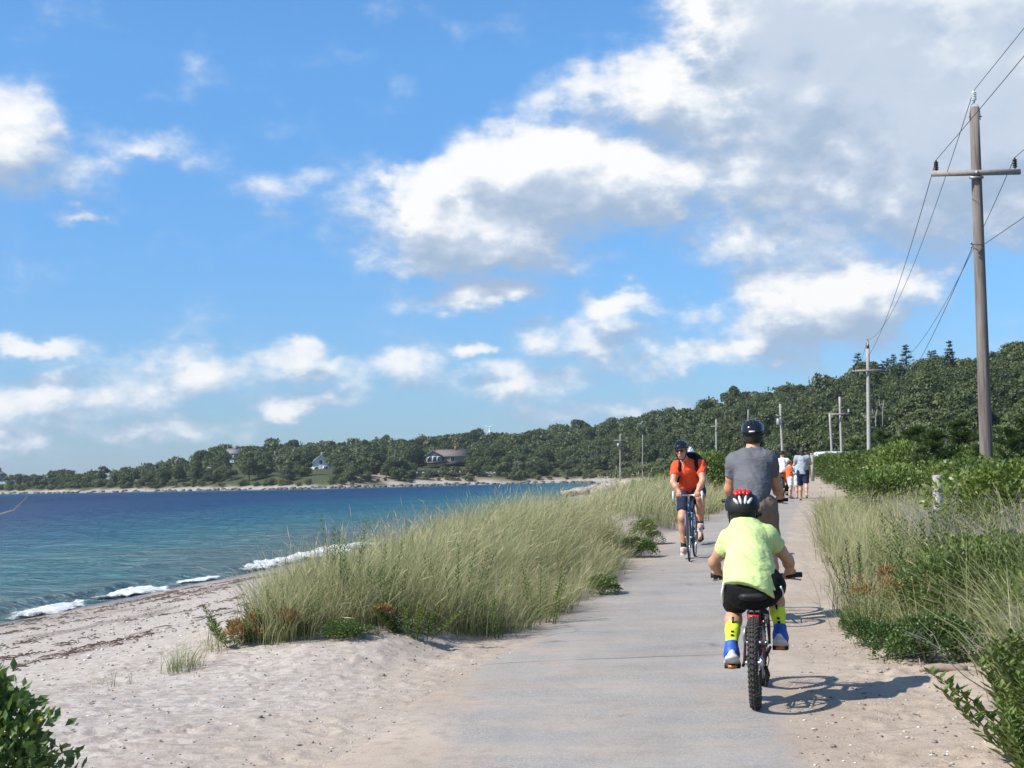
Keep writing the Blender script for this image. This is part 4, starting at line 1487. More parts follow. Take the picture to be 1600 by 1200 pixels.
for k in range(40):
    y = rr2.uniform(70, 200)
    u_ = rr2.uniform(-11, -3.2)
    kk, s_ = ('far' if rr2.random() < .6 else 'lime'), rr2.uniform(.5, 1.2)
    plant_shrub('shrub', kk, u_ + SLOPE * y, y, s_, ('small' if s_ < .75 else 'broad' if s_ > 1 else 'rounded') + (' yellow green' if kk == 'lime' else ' dark green') + ' shrub left of the path, '
                + ('nearer end' if y < 105 else 'middle stretch' if y < 150 else 'far end') + (' beside the path' if u_ > -6 else ' towards the beach'), group='low shrubs left of the far path', sz=.7)
for k, (px, Y) in enumerate([(1268, 98), (1282, 100), (1294, 99), (1304, 101), (1316, 98), (1328, 100), (1288, 84), (1310, 86), (1334, 84)]):
    x = (px - 800) / F * Y
    plant_shrub('shrub', 'far', x, Y, .95 + .1 * (k % 3), 'green bush in front of the white vehicle, ' + ('nearer row' if k > 5 else 'back row') + (' towards the path' if px < 1292 else ' in the middle' if px < 1315 else ' towards the second pole'), group='bushes hiding the white vehicle', z=(729 - 722) * 0 + CAM_H + (hy(px) - 729) / F * Y - .6)
for k, px in enumerate([1425, 1448, 1470, 1492, 1512, 1530, 1547, 1565, 1585, 1606, 1520, 1555]):
    Y = 27.5 + (k % 3) * .9
    x = (px - 800) / F * Y
    plant_shrub('shrub', 'lime' if k % 4 == 1 else 'far', x, Y + rr2.uniform(-1.5, 2.0), [.82, .5, .68, .4, .74, .58, .8, .46][k % 8], ('yellow green' if k % 4 == 1 else 'green') + ' bush in the hedge-like row ' + ['two left of the pole foot', 'far left of the pole', 'left of the pole', 'nearer the pole on the left', 'beside the pole foot on the left', 'touching the pole foot', 'right beside the pole foot', 'right of the pole', 'farther right of the pole', 'at the frame edge', 'just left before the pole', 'just right before the pole'][k], group='bushes around the foot of the tall pole')
# junipers under the tall pole
for (px, py, Y, s, lb_) in [(1402, 700, 52, .72, 'feathery juniper left of the tall pole, nearest the second pole'), (1430, 695, 44, .74, 'tall feathery juniper in the middle left of the tall pole'), (1462, 700, 40, .66, 'spreading juniper just left of the tall pole'),
                            (1500, 705, 46, .8, 'wide juniper with long branches behind the tall pole'), (1572, 700, 38, .62, 'juniper right of the tall pole'), (1610, 690, 44, .78, 'juniper at the right edge behind the tall pole'),
                            (1440, 712, 36, .5, 'low juniper in front of the feathery ones'), (1382, 704, 70, .9, 'juniper right beside the second pole'), (1335, 708, 80, .9, 'juniper left of the second pole by the white vehicle'), (1530, 712, 34, .5, 'low juniper at the foot of the tall pole')]:
    p = at(px, py, Y)
    kd = SHR['jun'][random.randrange(3)]
    t_ = thing('juniper', lb_, 'juniper', (p[0], p[1], gz(p[0], p[1]) - .05), random.uniform(0, 6.28))
    t_.scale = (s,) * 3
    add('trunk', kd[1], None, t_); add('crown', kd[0], None, t_)

# ---- bottom left corner: a leafy bush reaching into the picture
r = np.random.default_rng(41)
bb = thing('leafy_bush', 'dark broad leaved bush in the bottom left corner of the sand', 'bush', (-1.88, 5.02, gz(-1.88, 5.02) - .02))
add('foliage', leaf_mesh('foliage', [bush_sets(900, 4200, .045, .55, .37, .80, 14, False, .25, .3)]), M_ROSE, bb)
m = stems_mb(901, .30, .6, 14, .007)
m.build('stem', M_TWIG, bb)
fl = MB()
for k in range(6):
    a = k * math.pi / 3
    fl.ball((.25 + .006 * math.cos(a), -.17 + .004 * math.sin(a), .585 + .006 * math.sin(a)), (.006, .006, .004), 8, 6)
fl.build('flower', plain('yellow_petal', (.75, .62, .08), .6), bb)
p0, p1, p2 = at(-30, 812, 5.2), at(22, 797, 5.2), at(43, 776, 5.2)
q0, q1 = at(-40, 925, 5.0), at(26, 952, 5.0)
MB().tube([q - np.array((-1.88, 5.02, 0)) - (0, 0, gz(-1.88, 5.02) - .02) for q in (np.array((-2.1, 5.1, .5)), p0, p1, p2)], [.006, .004, .003, .0015], 5).tube([q - np.array((-1.88, 5.02, 0)) - (0, 0, gz(-1.88, 5.02) - .02) for q in (np.array((-2.1, 5.0, .45)), q0, (q0 + q1) / 2 + (0, 0, .015), q1)], [.005, .003, .003, .0012], 5).build('bare_twig', M_TWIG, bb)

# ------------------------------------------------------------------ bodies and clothes: blended volumes meshed with surface nets
class Vol:
    def __init__(self, lo, hi, h):
        self.h = h
        self.lo = np.asarray(lo, float)
        self.n = np.ceil((np.asarray(hi, float) - self.lo) / h).astype(int) + 1
        self.f = np.full(self.n, 1.0, np.float32)

    def _sub(self, a, b):
        i0 = np.clip(np.floor((a - self.lo) / self.h).astype(int), 0, self.n)
        i1 = np.clip(np.ceil((b - self.lo) / self.h).astype(int) + 1, 0, self.n)
        if (i1 <= i0).any(): return None, None
        g = [self.lo[k] + self.h * np.arange(i0[k], i1[k]) for k in range(3)]
        P = np.stack(np.meshgrid(*g, indexing='ij'), -1)
        return tuple(slice(i0[k], i1[k]) for k in range(3)), P

    def _put(self, s, d, k, neg=False):
        o = self.f[s]
        if neg:
            self.f[s] = np.maximum(o, -d)
        elif k <= 0:
            self.f[s] = np.minimum(o, d)
        else:
            h = np.maximum(k - np.abs(o - d), 0) / k
            self.f[s] = np.minimum(o, d) - h * h * k * .25

    def cap(self, a, b, r1, r2=None, k=.02, sq=None, neg=False):
        """round cone; sq = (axis, factor) flattens it along that axis"""
        a, b = np.asarray(a, float), np.asarray(b, float)
        r2 = r1 if r2 is None else r2
        m = max(r1, r2) + k + 3 * self.h
        s, P = self._sub(np.minimum(a, b) - m, np.maximum(a, b) + m)
        if s is None: return self
        ba = b - a
        L = ba @ ba + 1e-12
        pa = P - a
        t = np.clip(pa @ ba / L, 0, 1)
        v = pa - t[..., None] * ba
        if sq is not None:
            ax = np.asarray(sq[0], float); ax = ax / np.linalg.norm(ax)
            v = v + (v @ ax)[..., None] * ax * (sq[1] - 1)
        d = np.sqrt((v * v).sum(-1)) - (r1 + (r2 - r1) * t)
        self._put(s, d.astype(np.float32), k, neg)
        return self

    def path(self, pts, rs, k=.02, sq=None):
        for i in range(len(pts) - 1):
            self.cap(pts[i], pts[i + 1], rs[i], rs[i + 1], k, sq)
        return self

    def ell(self, c, r, M=None, k=.02, neg=False):
        c, r = np.asarray(c, float), np.asarray(r, float)
        m = r.max() + k + 3 * self.h
        s, P = self._sub(c - m, c + m)
        if s is None: return self
        q = P - c
        if M is not None: q = q @ np.asarray(M)        # columns of M are the local axes
        k0 = np.sqrt(((q / r) ** 2).sum(-1)); k1 = np.sqrt(((q / r ** 2) ** 2).sum(-1)) + 1e-9
        self._put(s, (k0 * (k0 - 1) / k1).astype(np.float32), k, neg)
        return self

    def cut(self, p, n):
        """remove what lies on the side n points to"""
        n = np.asarray(n, float); n = n / np.linalg.norm(n)
        g = [self.lo[k] + self.h * np.arange(self.n[k]) for k in range(3)]
        d = (g[0] * n[0])[:, None, None] + (g[1] * n[1])[None, :, None] + (g[2] * n[2])[None, None, :] - n @ np.asarray(p, float)
        self.f = np.maximum(self.f, d.astype(np.float32))
        return self

    def cut_near(self, p, n, rad):
        """the same, only within rad of p (for sleeves and trouser legs)"""
        p = np.asarray(p, float)
        n = np.asarray(n, float); n = n / np.linalg.norm(n)
        s, P = self._sub(p - rad, p + rad)
        if s is None: return self
        d = ((P - p) @ n)
        rr_ = np.linalg.norm(P - p, axis=-1)
        self.f[s] = np.where(rr_ < rad, np.maximum(self.f[s], d), self.f[s]).astype(np.float32)
        return self

    def mesh(self, smooth=1):
        f = self.f
        sgn = f < 0
        nx, ny, nz = f.shape
        c = [sgn[i:nx - 1 + i, j:ny - 1 + j, k:nz - 1 + k] for i in (0, 1) for j in (0, 1) for k in (0, 1)]
        cnt = sum(x.astype(np.int8) for x in c)
        act = (cnt > 0) & (cnt < 8)
        idx = -np.ones(act.shape, np.int64)
        I = np.argwhere(act)
        idx[act] = np.arange(len(I))
        acc = np.zeros((len(I), 3)); num = np.zeros(len(I))
        corners = [(i, j, k) for i in (0, 1) for j in (0, 1) for k in (0, 1)]
        for a in range(8):
            for b in range(a + 1, 8):
                ca, cb = np.array(corners[a]), np.array(corners[b])
                if np.abs(ca - cb).sum() != 1: continue
                fa = f[I[:, 0] + ca[0], I[:, 1] + ca[1], I[:, 2] + ca[2]]
                fb = f[I[:, 0] + cb[0], I[:, 1] + cb[1], I[:, 2] + cb[2]]
                x = (fa < 0) != (fb < 0)
                t = np.where(x, fa / np.where(x, fa - fb, 1), 0)
                acc += np.where(x[:, None], ca + t[:, None] * (cb - ca), 0)
                num += x
        V = self.lo + self.h * (I + acc / num[:, None])
        Q = []
        for ax in range(3):
            o = [np.zeros(3, int) for _ in range(3)]
            u, v = (ax + 1) % 3, (ax + 2) % 3
            sl0 = [slice(1, -1)] * 3; sl1 = [slice(1, -1)] * 3
            sl0[ax], sl1[ax] = slice(0, -1), slice(1, None)
            s0, s1 = sgn[tuple(sl0)], sgn[tuple(sl1)]
            E = np.argwhere(s0 != s1)
            if not len(E): continue
            inside0 = s0[s0 != s1]
            base = E.copy(); base[:, u] += 1; base[:, v] += 1      # grid index of the edge start
            eu, ev = np.zeros(3, int), np.zeros(3, int)
            eu[u], ev[v] = 1, 1
            q = [idx[tuple((base - d).T)] for d in (eu * 0, eu, eu + ev, ev)]
            q = np.stack(q, 1)
            q[~inside0] = q[~inside0][:, ::-1]
            Q.append(q)
        Q = np.concatenate(Q)
        Q = Q[(Q >= 0).all(1)]
        for _ in range(smooth):
            S = np.zeros_like(V); w = np.zeros(len(V))
            for a, b in ((0, 1), (1, 2), (2, 3), (3, 0)):
                np.add.at(S, Q[:, a], V[Q[:, b]]); np.add.at(S, Q[:, b], V[Q[:, a]])
                np.add.at(w, Q[:, a], 1); np.add.at(w, Q[:, b], 1)
            V = V * .45 + .55 * S / np.maximum(w, 1)[:, None]
        return V, Q


def vmesh(name, vol, mat, parent, smooth=1, crease=0.0, cs=9.0, seed=0, cdir=(1, .3, 1.6), **kw):
    V, Q = vol.mesh(smooth)
    if crease:
        # soft folds of cloth, pushed along the normals
        me0 = mesh_np('t', V, Q); N_ = np.zeros(len(V) * 3, np.float32)
        me0.vertices.foreach_get('normal', N_); bpy.data.meshes.remove(me0)
        N_ = N_.reshape(-1, 3)
        a = fbm((V[:, 0] * cdir[0] + V[:, 1] * cdir[1]) * cs + 3.1 * seed, (V[:, 2] * cdir[2] + V[:, 0] * .7 + V[:, 1] * .4) * cs * .55, 3, 60 + seed)
        a = 1 - np.abs(a) * 2.4
        V = V + N_ * ((a - .45) * crease)[:, None]
    return add(name, mesh_np(name, V, Q, True), mat, parent, **kw)


def skin_mat(name, col, red=(.9, .7, .6)):
    m, t, b = new_mat(name)
    co = obj_coord(t)
    n = t.noise(co, 14, 4)
    t.put(b.inputs['Base Color'], t.mix(t.smooth(n, .3, .75), col, [c * r_ for c, r_ in zip(col, red)]))
    b.inputs['Roughness'].default_value = .5
    b.inputs['Subsurface Weight'].default_value = .12
    b.inputs['Subsurface Radius'].default_value = (.012, .005, .003)
    t.put(b.inputs['Normal'], t.bump(t.noise(co, 90, 3), .15, .004))
    return m


def cloth_mat(name, col, weave=420, fold=.35, rough=.85):
    m, t, b = new_mat(name)
    co = obj_coord(t)
    n = t.noise(co, 6, 4)
    t.put(b.inputs['Base Color'], t.mix(t.smooth(n, .3, .7), [c * .9 for c in col], [min(1, c * 1.07) for c in col]))
    b.inputs['Roughness'].default_value = rough
    b.inputs['Specular IOR Level'].default_value = .2
    h = t.math('ADD', t.math('MULTIPLY', t.noise(t.scale(co, (1, 1, 2.2)), 11, 4, .5, dist=.8), 1.0), t.math('MULTIPLY', t.noise(co, weave, 2), .05))
    t.put(b.inputs['Normal'], t.bump(h, fold, .03))
    return m


SKIN_KID = skin_mat('sunned_skin_child', (.50, .285, .185))
SKIN_MAN = skin_mat('sunned_skin', (.53, .295, .19))
SKIN_FAIR = skin_mat('fair_skin', (.60, .38, .28))
NEON = cloth_mat('neon_green_cloth', (.53, .66, .27))
BLACKC = cloth_mat('black_cloth', (.006, .006, .007))
GREYC = cloth_mat('slate_grey_cloth', (.125, .128, .142))
KHAKI = cloth_mat('khaki_cloth', (.20, .155, .115))
REDC = cloth_mat('orange_red_jersey', (.80, .09, .032))
NAVYC = cloth_mat('navy_cloth', (.018, .024, .055))
WHITEC = cloth_mat('white_cloth', (.74, .74, .72))
LGREYC = cloth_mat('pale_grey_cloth', (.34, .37, .41))
ORANGEC = cloth_mat('orange_cloth', (.78, .16, .06))
TEALC = cloth_mat('pale_blue_cloth', (.30, .55, .62))
LIMEK = cloth_mat('lime_sock_knit', (.60, .76, .06))
HAIR_D = plain('dark_hair', (.022, .016, .012), .55, scale=60, bump=.5)
HAIR_R = plain('auburn_hair', (.12, .045, .02), .55, scale=60, bump=.5)
HAIR_G = plain('grey_hair', (.42, .40, .37), .6, scale=60, bump=.5)
GLOSSB = plain('gloss_black', (.010, .011, .013), .16, scale=8, var=.3)
MATB = plain('matt_black', (.010, .010, .011), .55, spec=.35)
RUBBER = plain('tyre_rubber', (.022, .021, .020), .85, scale=40)
DUSTR = plain('dusty_tyre_rubber', (.040, .037, .033), .9, scale=24, var=.35)
ALU = plain('aluminium', (.55, .55, .56), .3, .9)
STEEL = plain('dull_steel', (.33, .33, .34), .38, .9)
WHITEP = plain('white_plastic', (.72, .72, .71), .4)
SILVERP = plain('silver_plastic', (.62, .63, .65), .35, .4)
REDP = plain('red_plastic', (.55, .025, .015), .25)
BLUEP = plain('blue_paint', (.012, .06, .17), .3)
MAROON = plain('dark_red_paint', (.055, .008, .010), .3)
BLUES = plain('blue_shoe_cloth', (.02, .085, .36), .6)
GREYS = plain('grey_shoe', (.42, .43, .44), .6)
SOLE = plain('pale_sole', (.55, .55, .54), .7)
DARKGLASS = plain('dark_lens', (.01, .008, .008), .08)
ORANGER = plain('orange_reflector', (.7, .2, .02), .25)
TEETH = plain('lips', (.42, .16, .13), .5)
EYEW = plain('eye_white', (.7, .68, .65), .3)


def frame3(fwd, up):
    """columns: right, forward, up"""
    f = np.asarray(fwd, float); f = f / np.linalg.norm(f)
    u = np.asarray(up, float)
    r_ = np.cross(f, u); r_ /= np.linalg.norm(r_)
    u = np.cross(r_, f)
    return np.stack([r_, f, u], 1)


def head(v, c, M, s=1.0, face=True):
    """head of scale s round centre c (s = 1: adult)"""
    w = lambda x, y, z: c + M @ (np.array((x, y, z)) * s)
    v.ell(w(0, -.012, .03), np.array((.076, .098, .092)) * s, M, .02)
    v.ell(w(0, .030, -.035), np.array((.060, .062, .082)) * s, M, .03)
    v.ell(w(0, .060, -.092), np.array((.030, .026, .026)) * s, M, .03)          # chin
    for q in (-1, 1):
        v.ell(w(q * .079, -.004, -.012), np.array((.010, .020, .032)) * s, M, .008)   # ears
        if face:
            v.ell(w(q * .036, .066, -.020), np.array((.024, .018, .018)) * s, M, .02)  # cheeks
            v.ell(w(q * .031, .098, .012), np.array((.016, .012, .010)) * s, M, 0, neg=True)
    if face:
        v.cap(w(0, .088, .014), w(0, .112, -.026), .010 * s, .015 * s, .012)
        v.cap(w(-.03, .092, .028), w(.03, .092, .028), .010 * s, k=.012)
        v.cap(w(-.020, .088, -.060), w(.020, .088, -.060), .009 * s, k=.012)


def hand_on_bar(v, hx, by, bz, s, k=1.0, wrist=None, gr=.016):
    """a fist closed round a bar that runs along x at (by, bz); s = side (+1 right), k = size"""
    for i in range(4):
        L = (1.0, 1.06, 1.0, .86)[i] * k
        x = hx + s * (-.027 + .018 * i) * k
        v.path([(x, by - .012 * k, bz + gr + .014 * k), (x, by + (gr + .012) * L, bz + gr * .7 + .004 * k), (x, by + (gr + .010) * L, bz - gr * .8), (x, by - .002 * k, bz - gr - .010 * k)],
               [.0098 * k, .0092 * k, .0085 * k, .0075 * k], .003)
    v.cap((hx - s * .026 * k, by - .022 * k, bz + gr + .008 * k), (hx + s * .026 * k, by - .022 * k, bz + gr + .006 * k), .016 * k, k=.012)
    v.path([(hx - s * .030 * k, by - .035 * k, bz + gr * .6), (hx - s * .044 * k, by - .006 * k, bz - gr * .3), (hx - s * .040 * k, by + .012 * k, bz - gr - .008 * k)], [.014 * k, .011 * k, .009 * k], .008)
    wr = np.asarray(wrist if wrist is not None else (hx, by - .085 * k, bz + gr + .03 * k), float)
    v.cap((hx, by - .03 * k, bz + gr + .006 * k), wr, .024 * k, .024 * k, .02, sq=((0, -.3, 1), 1.35))
    return wr


def hand_loose(v, wr, d, palm, k=1.0):
    """a relaxed, slightly curled hand: wrist, pointing direction and palm normal"""
    d = np.asarray(d, float) / np.linalg.norm(d)
    n = np.asarray(palm, float); n = n - d * (n @ d); n /= np.linalg.norm(n)
    sd = np.cross(d, n)
    wr = np.asarray(wr, float)
    v.cap(wr, wr + d * .075 * k, .026 * k, .034 * k, .02, sq=(n, 1.9))
    for i in range(4):
        b = wr + d * .085 * k + sd * (-.030 + .020 * i) * k
        L = (.066, .076, .070, .055)[i] * k
        v.path([b, b + d * L * .45 + n * .008 * k, b + d * L * .8 + n * .024 * k, b + d * L * .9 + n * .040 * k], [.010 * k, .009 * k, .0085 * k, .0075 * k], .004)
    b = wr + d * .03 * k - sd * .030 * k
    v.path([b, b + d * .03 * k - sd * .025 * k + n * .01 * k, b + d * .062 * k - sd * .028 * k + n * .022 * k], [.013 * k, .011 * k, .009 * k], .008)


def limb(v, pts, rs, k=.025):
    v.path([np.asarray(p, float) for p in pts], rs, k)


def shoe(parent, ank, toe, k, upper_mat, sole_mat, high=.05, name='shoe', label=None):
    """shoe from heel under the ankle to the toe; sole as its own piece"""
    ank, toe = np.asarray(ank, float), np.asarray(toe, float)
    f = toe - ank; f[2] *= 1.0
    M = frame3(f, (0, 0, 1))
    c = np.asarray(ank, float)
    w = lambda x, y, z: c + M @ (np.array((x, y, z)) * k)
    lo_, hi_ = np.minimum(ank, toe) - .14 * k, np.maximum(ank, toe) + .14 * k
    v = Vol(lo_, hi_, .0065 * max(k, .8))
    v.cap(w(0, -.02, -.045), w(0, .03, -.050), .043 * k, .042 * k, .02)
    v.cap(w(0, .03, -.050), w(.004, .15, -.066), .042 * k, .033 * k, .03, sq=(M[:, 2], 1.25))
    v.cap(w(0, -.005, -.02), w(0, -.010, high), .040 * k, .038 * k, .02)
    v.cut(w(0, -.02, high - .012), M[:, 2])
    v.cut(w(0, 0, -.082), -M[:, 2])
    o = vmesh(name, v, upper_mat, parent, 1, label=label)
    v = Vol(lo_, hi_, .006 * max(k, .8))
    v.cap(w(0, -.024, -.088), w(0, .05, -.088), .045 * k, .042 * k, .02, sq=(M[:, 2], 2.6))
    v.cap(w(0, .05, -.088), w(.004, .155, -.084), .043 * k, .036 * k, .03, sq=(M[:, 2], 2.6))
    v.cap(w(0, -.036, -.075), w(0, -.042, -.055), .030 * k, .024 * k, .02)
    vmesh('sole', v, sole_mat, o, 1)
    return o


def helmet(parent, c, M, s, shell_mat, vents=5, stripes=None, top=None, label=None, back_tag=None, strap=True, visor=False, dz=0.0):
    c = c + M @ np.array((0, 0, dz))
    w = lambda x, y, z: c + M @ (np.array((x, y, z)) * s)
    cc = w(0, -.008, .052)
    rad = np.array((.098, .137, .098)) * s
    v = Vol(cc - .18 * s, cc + .18 * s, .0048 * s)
    v.ell(cc, rad, M, 0)
    v.ell(w(0, -.085, .03), np.array((.082, .060, .062)) * s, M, .03)
    v.cut(w(0, 0, .030), -(M @ np.array((0, -.16, 1))))
    v.ell(w(0, 0, .005), np.array((.080, .108, .108)) * s, M, 0, neg=True)
    # air channels running from brow to nape
    for i in range(vents):
        ph = (i - (vents - 1) / 2) * .40
        pts = []
        for e in np.linspace(.45, 2.75, 9):
            d = np.array((math.sin(ph) * (.35 + .65 * math.sin(e)), math.cos(e), math.sin(e) * math.cos(ph)))
            pts.append(cc + M @ (d * rad * 1.03))
        for a, b in ((0, 3), (3.4, 5.6), (6, 8)):
            f = lambda t: pts[int(t)] + (pts[min(int(t) + 1, 8)] - pts[int(t)]) * (t - int(t))
            v.cap(f(a), f((a + b) / 2), .011 * s, .014 * s, 0, neg=True)
            v.cap(f((a + b) / 2), f(b), .014 * s, .009 * s, 0, neg=True)
    if visor:
        v.cap(w(-.06, .125, .045), w(.06, .125, .045), .02 * s, k=.01, sq=(M[:, 2], 3))
    o = vmesh('helmet', v, shell_mat, parent, 1, label=label)
    inn = Vol(cc - .16 * s, cc + .16 * s, .007 * s)
    inn.ell(w(0, -.006, .045), np.array((.085, .120, .086)) * s, M, 0)
    inn.cut(w(0, 0, .034), -(M @ np.array((0, -.16, 1))))
    vmesh('liner', inn, MATB, o, 1)
    if stripes:
        for ph, e0, e1, wd, mt in stripes:
            m = MB()
            pts = []
            for e in np.linspace(e0, e1, 8):
                d = np.array((math.sin(ph) * (.35 + .65 * math.sin(e)), math.cos(e), math.sin(e) * math.cos(ph)))
                pts.append(cc + M @ (d * rad * 1.0))
            m.tube(pts, [wd * s * q for q in (.5, .9, 1, 1, 1, 1, .85, .45)], 8)
            m.build('helmet_stripe', mt, o)
    if top is not None:
        m = MB()
        for ph in (-.42, -.14, .14, .42):
            pts = []
            for e in np.linspace(1.95, 2.5, 6):
                d = np.array((math.sin(ph) * (.35 + .65 * math.sin(e)), math.cos(e), math.sin(e) * math.cos(ph)))
                pts.append(cc + M @ (d * rad * .945))
            m.tube(pts, [.008 * s, .013 * s, .015 * s, .015 * s, .013 * s, .008 * s], 8)
        m.build('helmet_crest', top, o)
    if back_tag is not None:
        a = w(0, -.148, .030)
        MB().box(a, (.05 * s, .006 * s, .012 * s), M).build('tag', back_tag, o, False)
    if strap:
        m = MB()
        for q in (-1, 1):
            m.tube([w(q * .078, .03, .035), w(q * .074, .022, -.04), w(q * .04, .035, -.115), w(0, .045, -.122)], .005 * s, 5)
            m.tube([w(q * .078, -.06, .02), w(q * .076, -.01, -.03), w(q * .072, .02, -.05)], .005 * s, 5)
        m.build('chin_strap', MATB, o)
    return o


# ------------------------------------------------------------------ bicycles
def wheel(parent, y, rad, tw, knobby, spokes, rim_mat, tyre_mat, steer=None):
    """rim with tyre, spokes and hub as sub-pieces; turned to its own plane when steered"""
    def ringpts(r_, n=56):
        a = np.linspace(0, 2 * np.pi, n, endpoint=False)
        return np.stack([np.zeros(n), r_ * np.cos(a), r_ * np.sin(a)], 1)
    rim_r = rad - 2 * tw
    m = MB().tube(ringpts(rim_r), .011 if knobby else .009, 6, closed=True)
    w = m.build('wheel', rim_mat, parent)
    w.location = (0, y, rad)
    if steer: w.rotation_euler = (0, 0, steer)
    m = MB().tube(ringpts(rad - tw - (.006 if knobby else 0)), tw, 10, closed=True)
    if knobby:
        n = 52
        for i in range(n):
            for q, off, sx in ((-1, .5, .011), (0, 0, .010), (1, .5, .011), (-.55, 0.0, .008), (.55, 0.25, .008)):
                a = 2 * np.pi * (i + off) / n
                tilt = q * .95
                rr_ = rad - tw - .006 + math.cos(tilt) * tw
                x = math.sin(tilt) * tw
                Mx = np.stack([np.array((1, 0, 0)), np.array((0, -math.sin(a), math.cos(a))), np.array((0, math.cos(a), math.sin(a)))], 1)
                m.box((x, math.cos(a) * rr_, math.sin(a) * rr_), (sx * 1.15, .011, .013), Mx)
    m.build('tyre', tyre_mat, w, True)
    m = MB()
    for i in range(spokes):
        a = 2 * np.pi * i / spokes
        b = a + (.28 if i % 2 else -.28)
        sx = .028 if (i // 2) % 2 else -.028
        m.tube([(sx, .018 * math.cos(b), .018 * math.sin(b)), (0, rim_r * math.cos(a), rim_r * math.sin(a))], .0013, 3, cap=False)
    m.build('spokes', STEEL, w, kind='stuff')
    MB().lathe([(.006, -.055), (.020, -.040), (.012, -.03), (.012, .03), (.020, .040), (.006, .055)], M=[[0, 0, 1], [1, 0, 0], [0, 1, 0]]).build('hub', STEEL, w)
    return w


def bicycle(label, loc, rz, g, group=None, name='bicycle'):
    """g: dimensions and finishes; origin at the rear wheel's contact, +y forward"""
    T_ = thing(name, label, 'bicycle', loc, rz, group)
    R_, wb, bb = g['R'], g['wb'], np.array((0, *g['bb']))
    seat, bar = np.array((0, *g['seat'])), np.array((0, *g['bar']))
    tw = g['tw']
    wheel(T_, 0, R_, tw, g['knobby'], g.get('spokes', 28), g['rim'], g['tyre'])
    wheel(T_, wb, R_, tw, g['knobby'], g.get('spokes', 28), g['rim'], g['tyre'], g.get('steer', 0))
    ft = g['ft']
    hub0, hub1 = np.array((0, 0, R_)), np.array((0, wb, R_))
    ht, hb = np.array((0, *g['head_top'])), np.array((0, *g['head_bot']))
    st = bb + (seat - bb) * g.get('st', .74)
    m = MB()
    m.tube([bb, st + (0, 0, .0)], ft, 8).tube([st + (bb - st) * .06, ht + (hb - ht) * .15], ft, 8).tube([bb, hb + (ht - hb) * .12], ft * 1.12, 8).tube([ht, hb], ft * 1.15, 8)
    m.tube([bb + (-.036, 0, 0), bb + (.036, 0, 0)], ft * 1.25, 8)
    for q in (-1, 1):
        off = np.array((q * (.052 if g['knobby'] else .045), 0, 0))
        m.tube([bb + off * .5, (bb + hub0) / 2 + off * .9, hub0 + off * 1.1], ft * .58, 6)
        m.tube([st + off * .35, (st * .55 + hub0 * .45) + off * .95, hub0 + off * 1.1], ft * .5, 6)
    m.build('frame', g['frame'], T_)
    m = MB()
    cr = hb + (hub1 - hb) * .10
    for q in (-1, 1):
        off = np.array((q * (.055 if g['knobby'] else .045), 0, 0))
        m.tube([hb + off * .3, cr + off, (cr + hub1) / 2 + off * 1.05 + (0, .01, 0), hub1 + off * 1.05], [ft * .8, ft * .8, ft * .7, ft * .5], 7)
    m.build('fork', g.get('fork', g['frame']), T_)
    MB().tube([st + (bb - st) * .05, seat - (0, 0, .03)], ft * .8, 8).build('seat_post', ALU, T_)
    # saddle
    v = Vol(seat - (.13, .17, .09), seat + (.13, .20, .06), .006)
    v.cap(seat + (-.035, -.075, -.005), seat + (.035, -.075, -.005), .05, k=.03, sq=((0, 0, 1), 1.9))
    v.cap(seat + (0, -.05, -.005), seat + (0, .13, -.01), .045, .018, .05, sq=((0, 0, 1), 1.7))
    vmesh('saddle', v, MATB, T_)
    # bars
    hw = g['hw']
    m = MB()
    m.tube([ht, (bar * .4 + ht * .6) + (0, -.0, .03), bar], [.016, .016, .015], 8)
    if g['drop']:
        P = [(-hw * .95, 0, .0), (-hw * .5, 0, 0), (hw * .5, 0, 0), (hw * .95, 0, 0)]
        for q in (-1, 1):
            m.tube([bar + (0, 0, 0), bar + (q * hw * .55, 0, .002), bar + (q * hw * .92, .012, 0), bar + (q * hw, .06, -.006), bar + (q * hw, .085, -.05), bar + (q * hw, .06, -.11), bar + (q * hw, .0, -.13), bar + (q * hw, -.07, -.13)], .0125, 7)
    else:
        m.tube([bar + (-hw, -.03, .005), bar + (-hw * .35, 0, 0), bar + (hw * .35, 0, 0), bar + (hw, -.03, .005)], .0115, 8)
    hbar = m.build('handlebar', g.get('bar_mat', MATB), T_)
    for q in (-1, 1):
        if g['drop']:
            m = MB().tube([bar + (q * hw, .055, 0), bar + (q * hw, .095, .02), bar + (q * hw, .125, .055)], [.014, .018, .014], 7)
            m.build('brake_hood', g.get('hood', WHITEP), hbar)
            MB().tube([bar + (q * hw, .125, .035), bar + (q * hw * 1.0, .145, -.03), bar + (q * hw, .125, -.09)], [.009, .009, .006], 6).build('brake_lever', g.get('lever', WHITEP), hbar)
        else:
            MB().tube([bar + (q * hw * .62, -.014, .002), bar + (q * hw, -.03, .005)], .0165, 9).build('grip', MATB, hbar)
            MB().tube([bar + (q * hw * .60, .0, -.008), bar + (q * hw * .72, .045, -.022), bar + (q * hw * .98, .035, -.032)], [.007, .006, .005], 5).build('brake_lever', STEEL, hbar)
    # cables
    m = MB()
    for q in (-1, 1):
        m.tube([bar + (q * hw * .5, .03, -.01), bar + (q * .05, .10, -.03), ht + (q * .02, .07, -.06), hb + (q * .03, .05, -.02)], .0025, 4)
    m.build('cable', MATB, hbar)
    # drive: cranks, pedals, chain rings, chain
    ca = g['crank']
    L = g['cl']
    cv = np.array((0, math.cos(ca), math.sin(ca)))
    m = MB()
    ry = np.array(((0, 0, 1), (1, 0, 0), (0, 1, 0)), float)
    m.lathe([(.02, -.004), (g['ring'], -.003), (g['ring'], .003), (.02, .004)], bb + (.045, 0, 0), 28, ry)
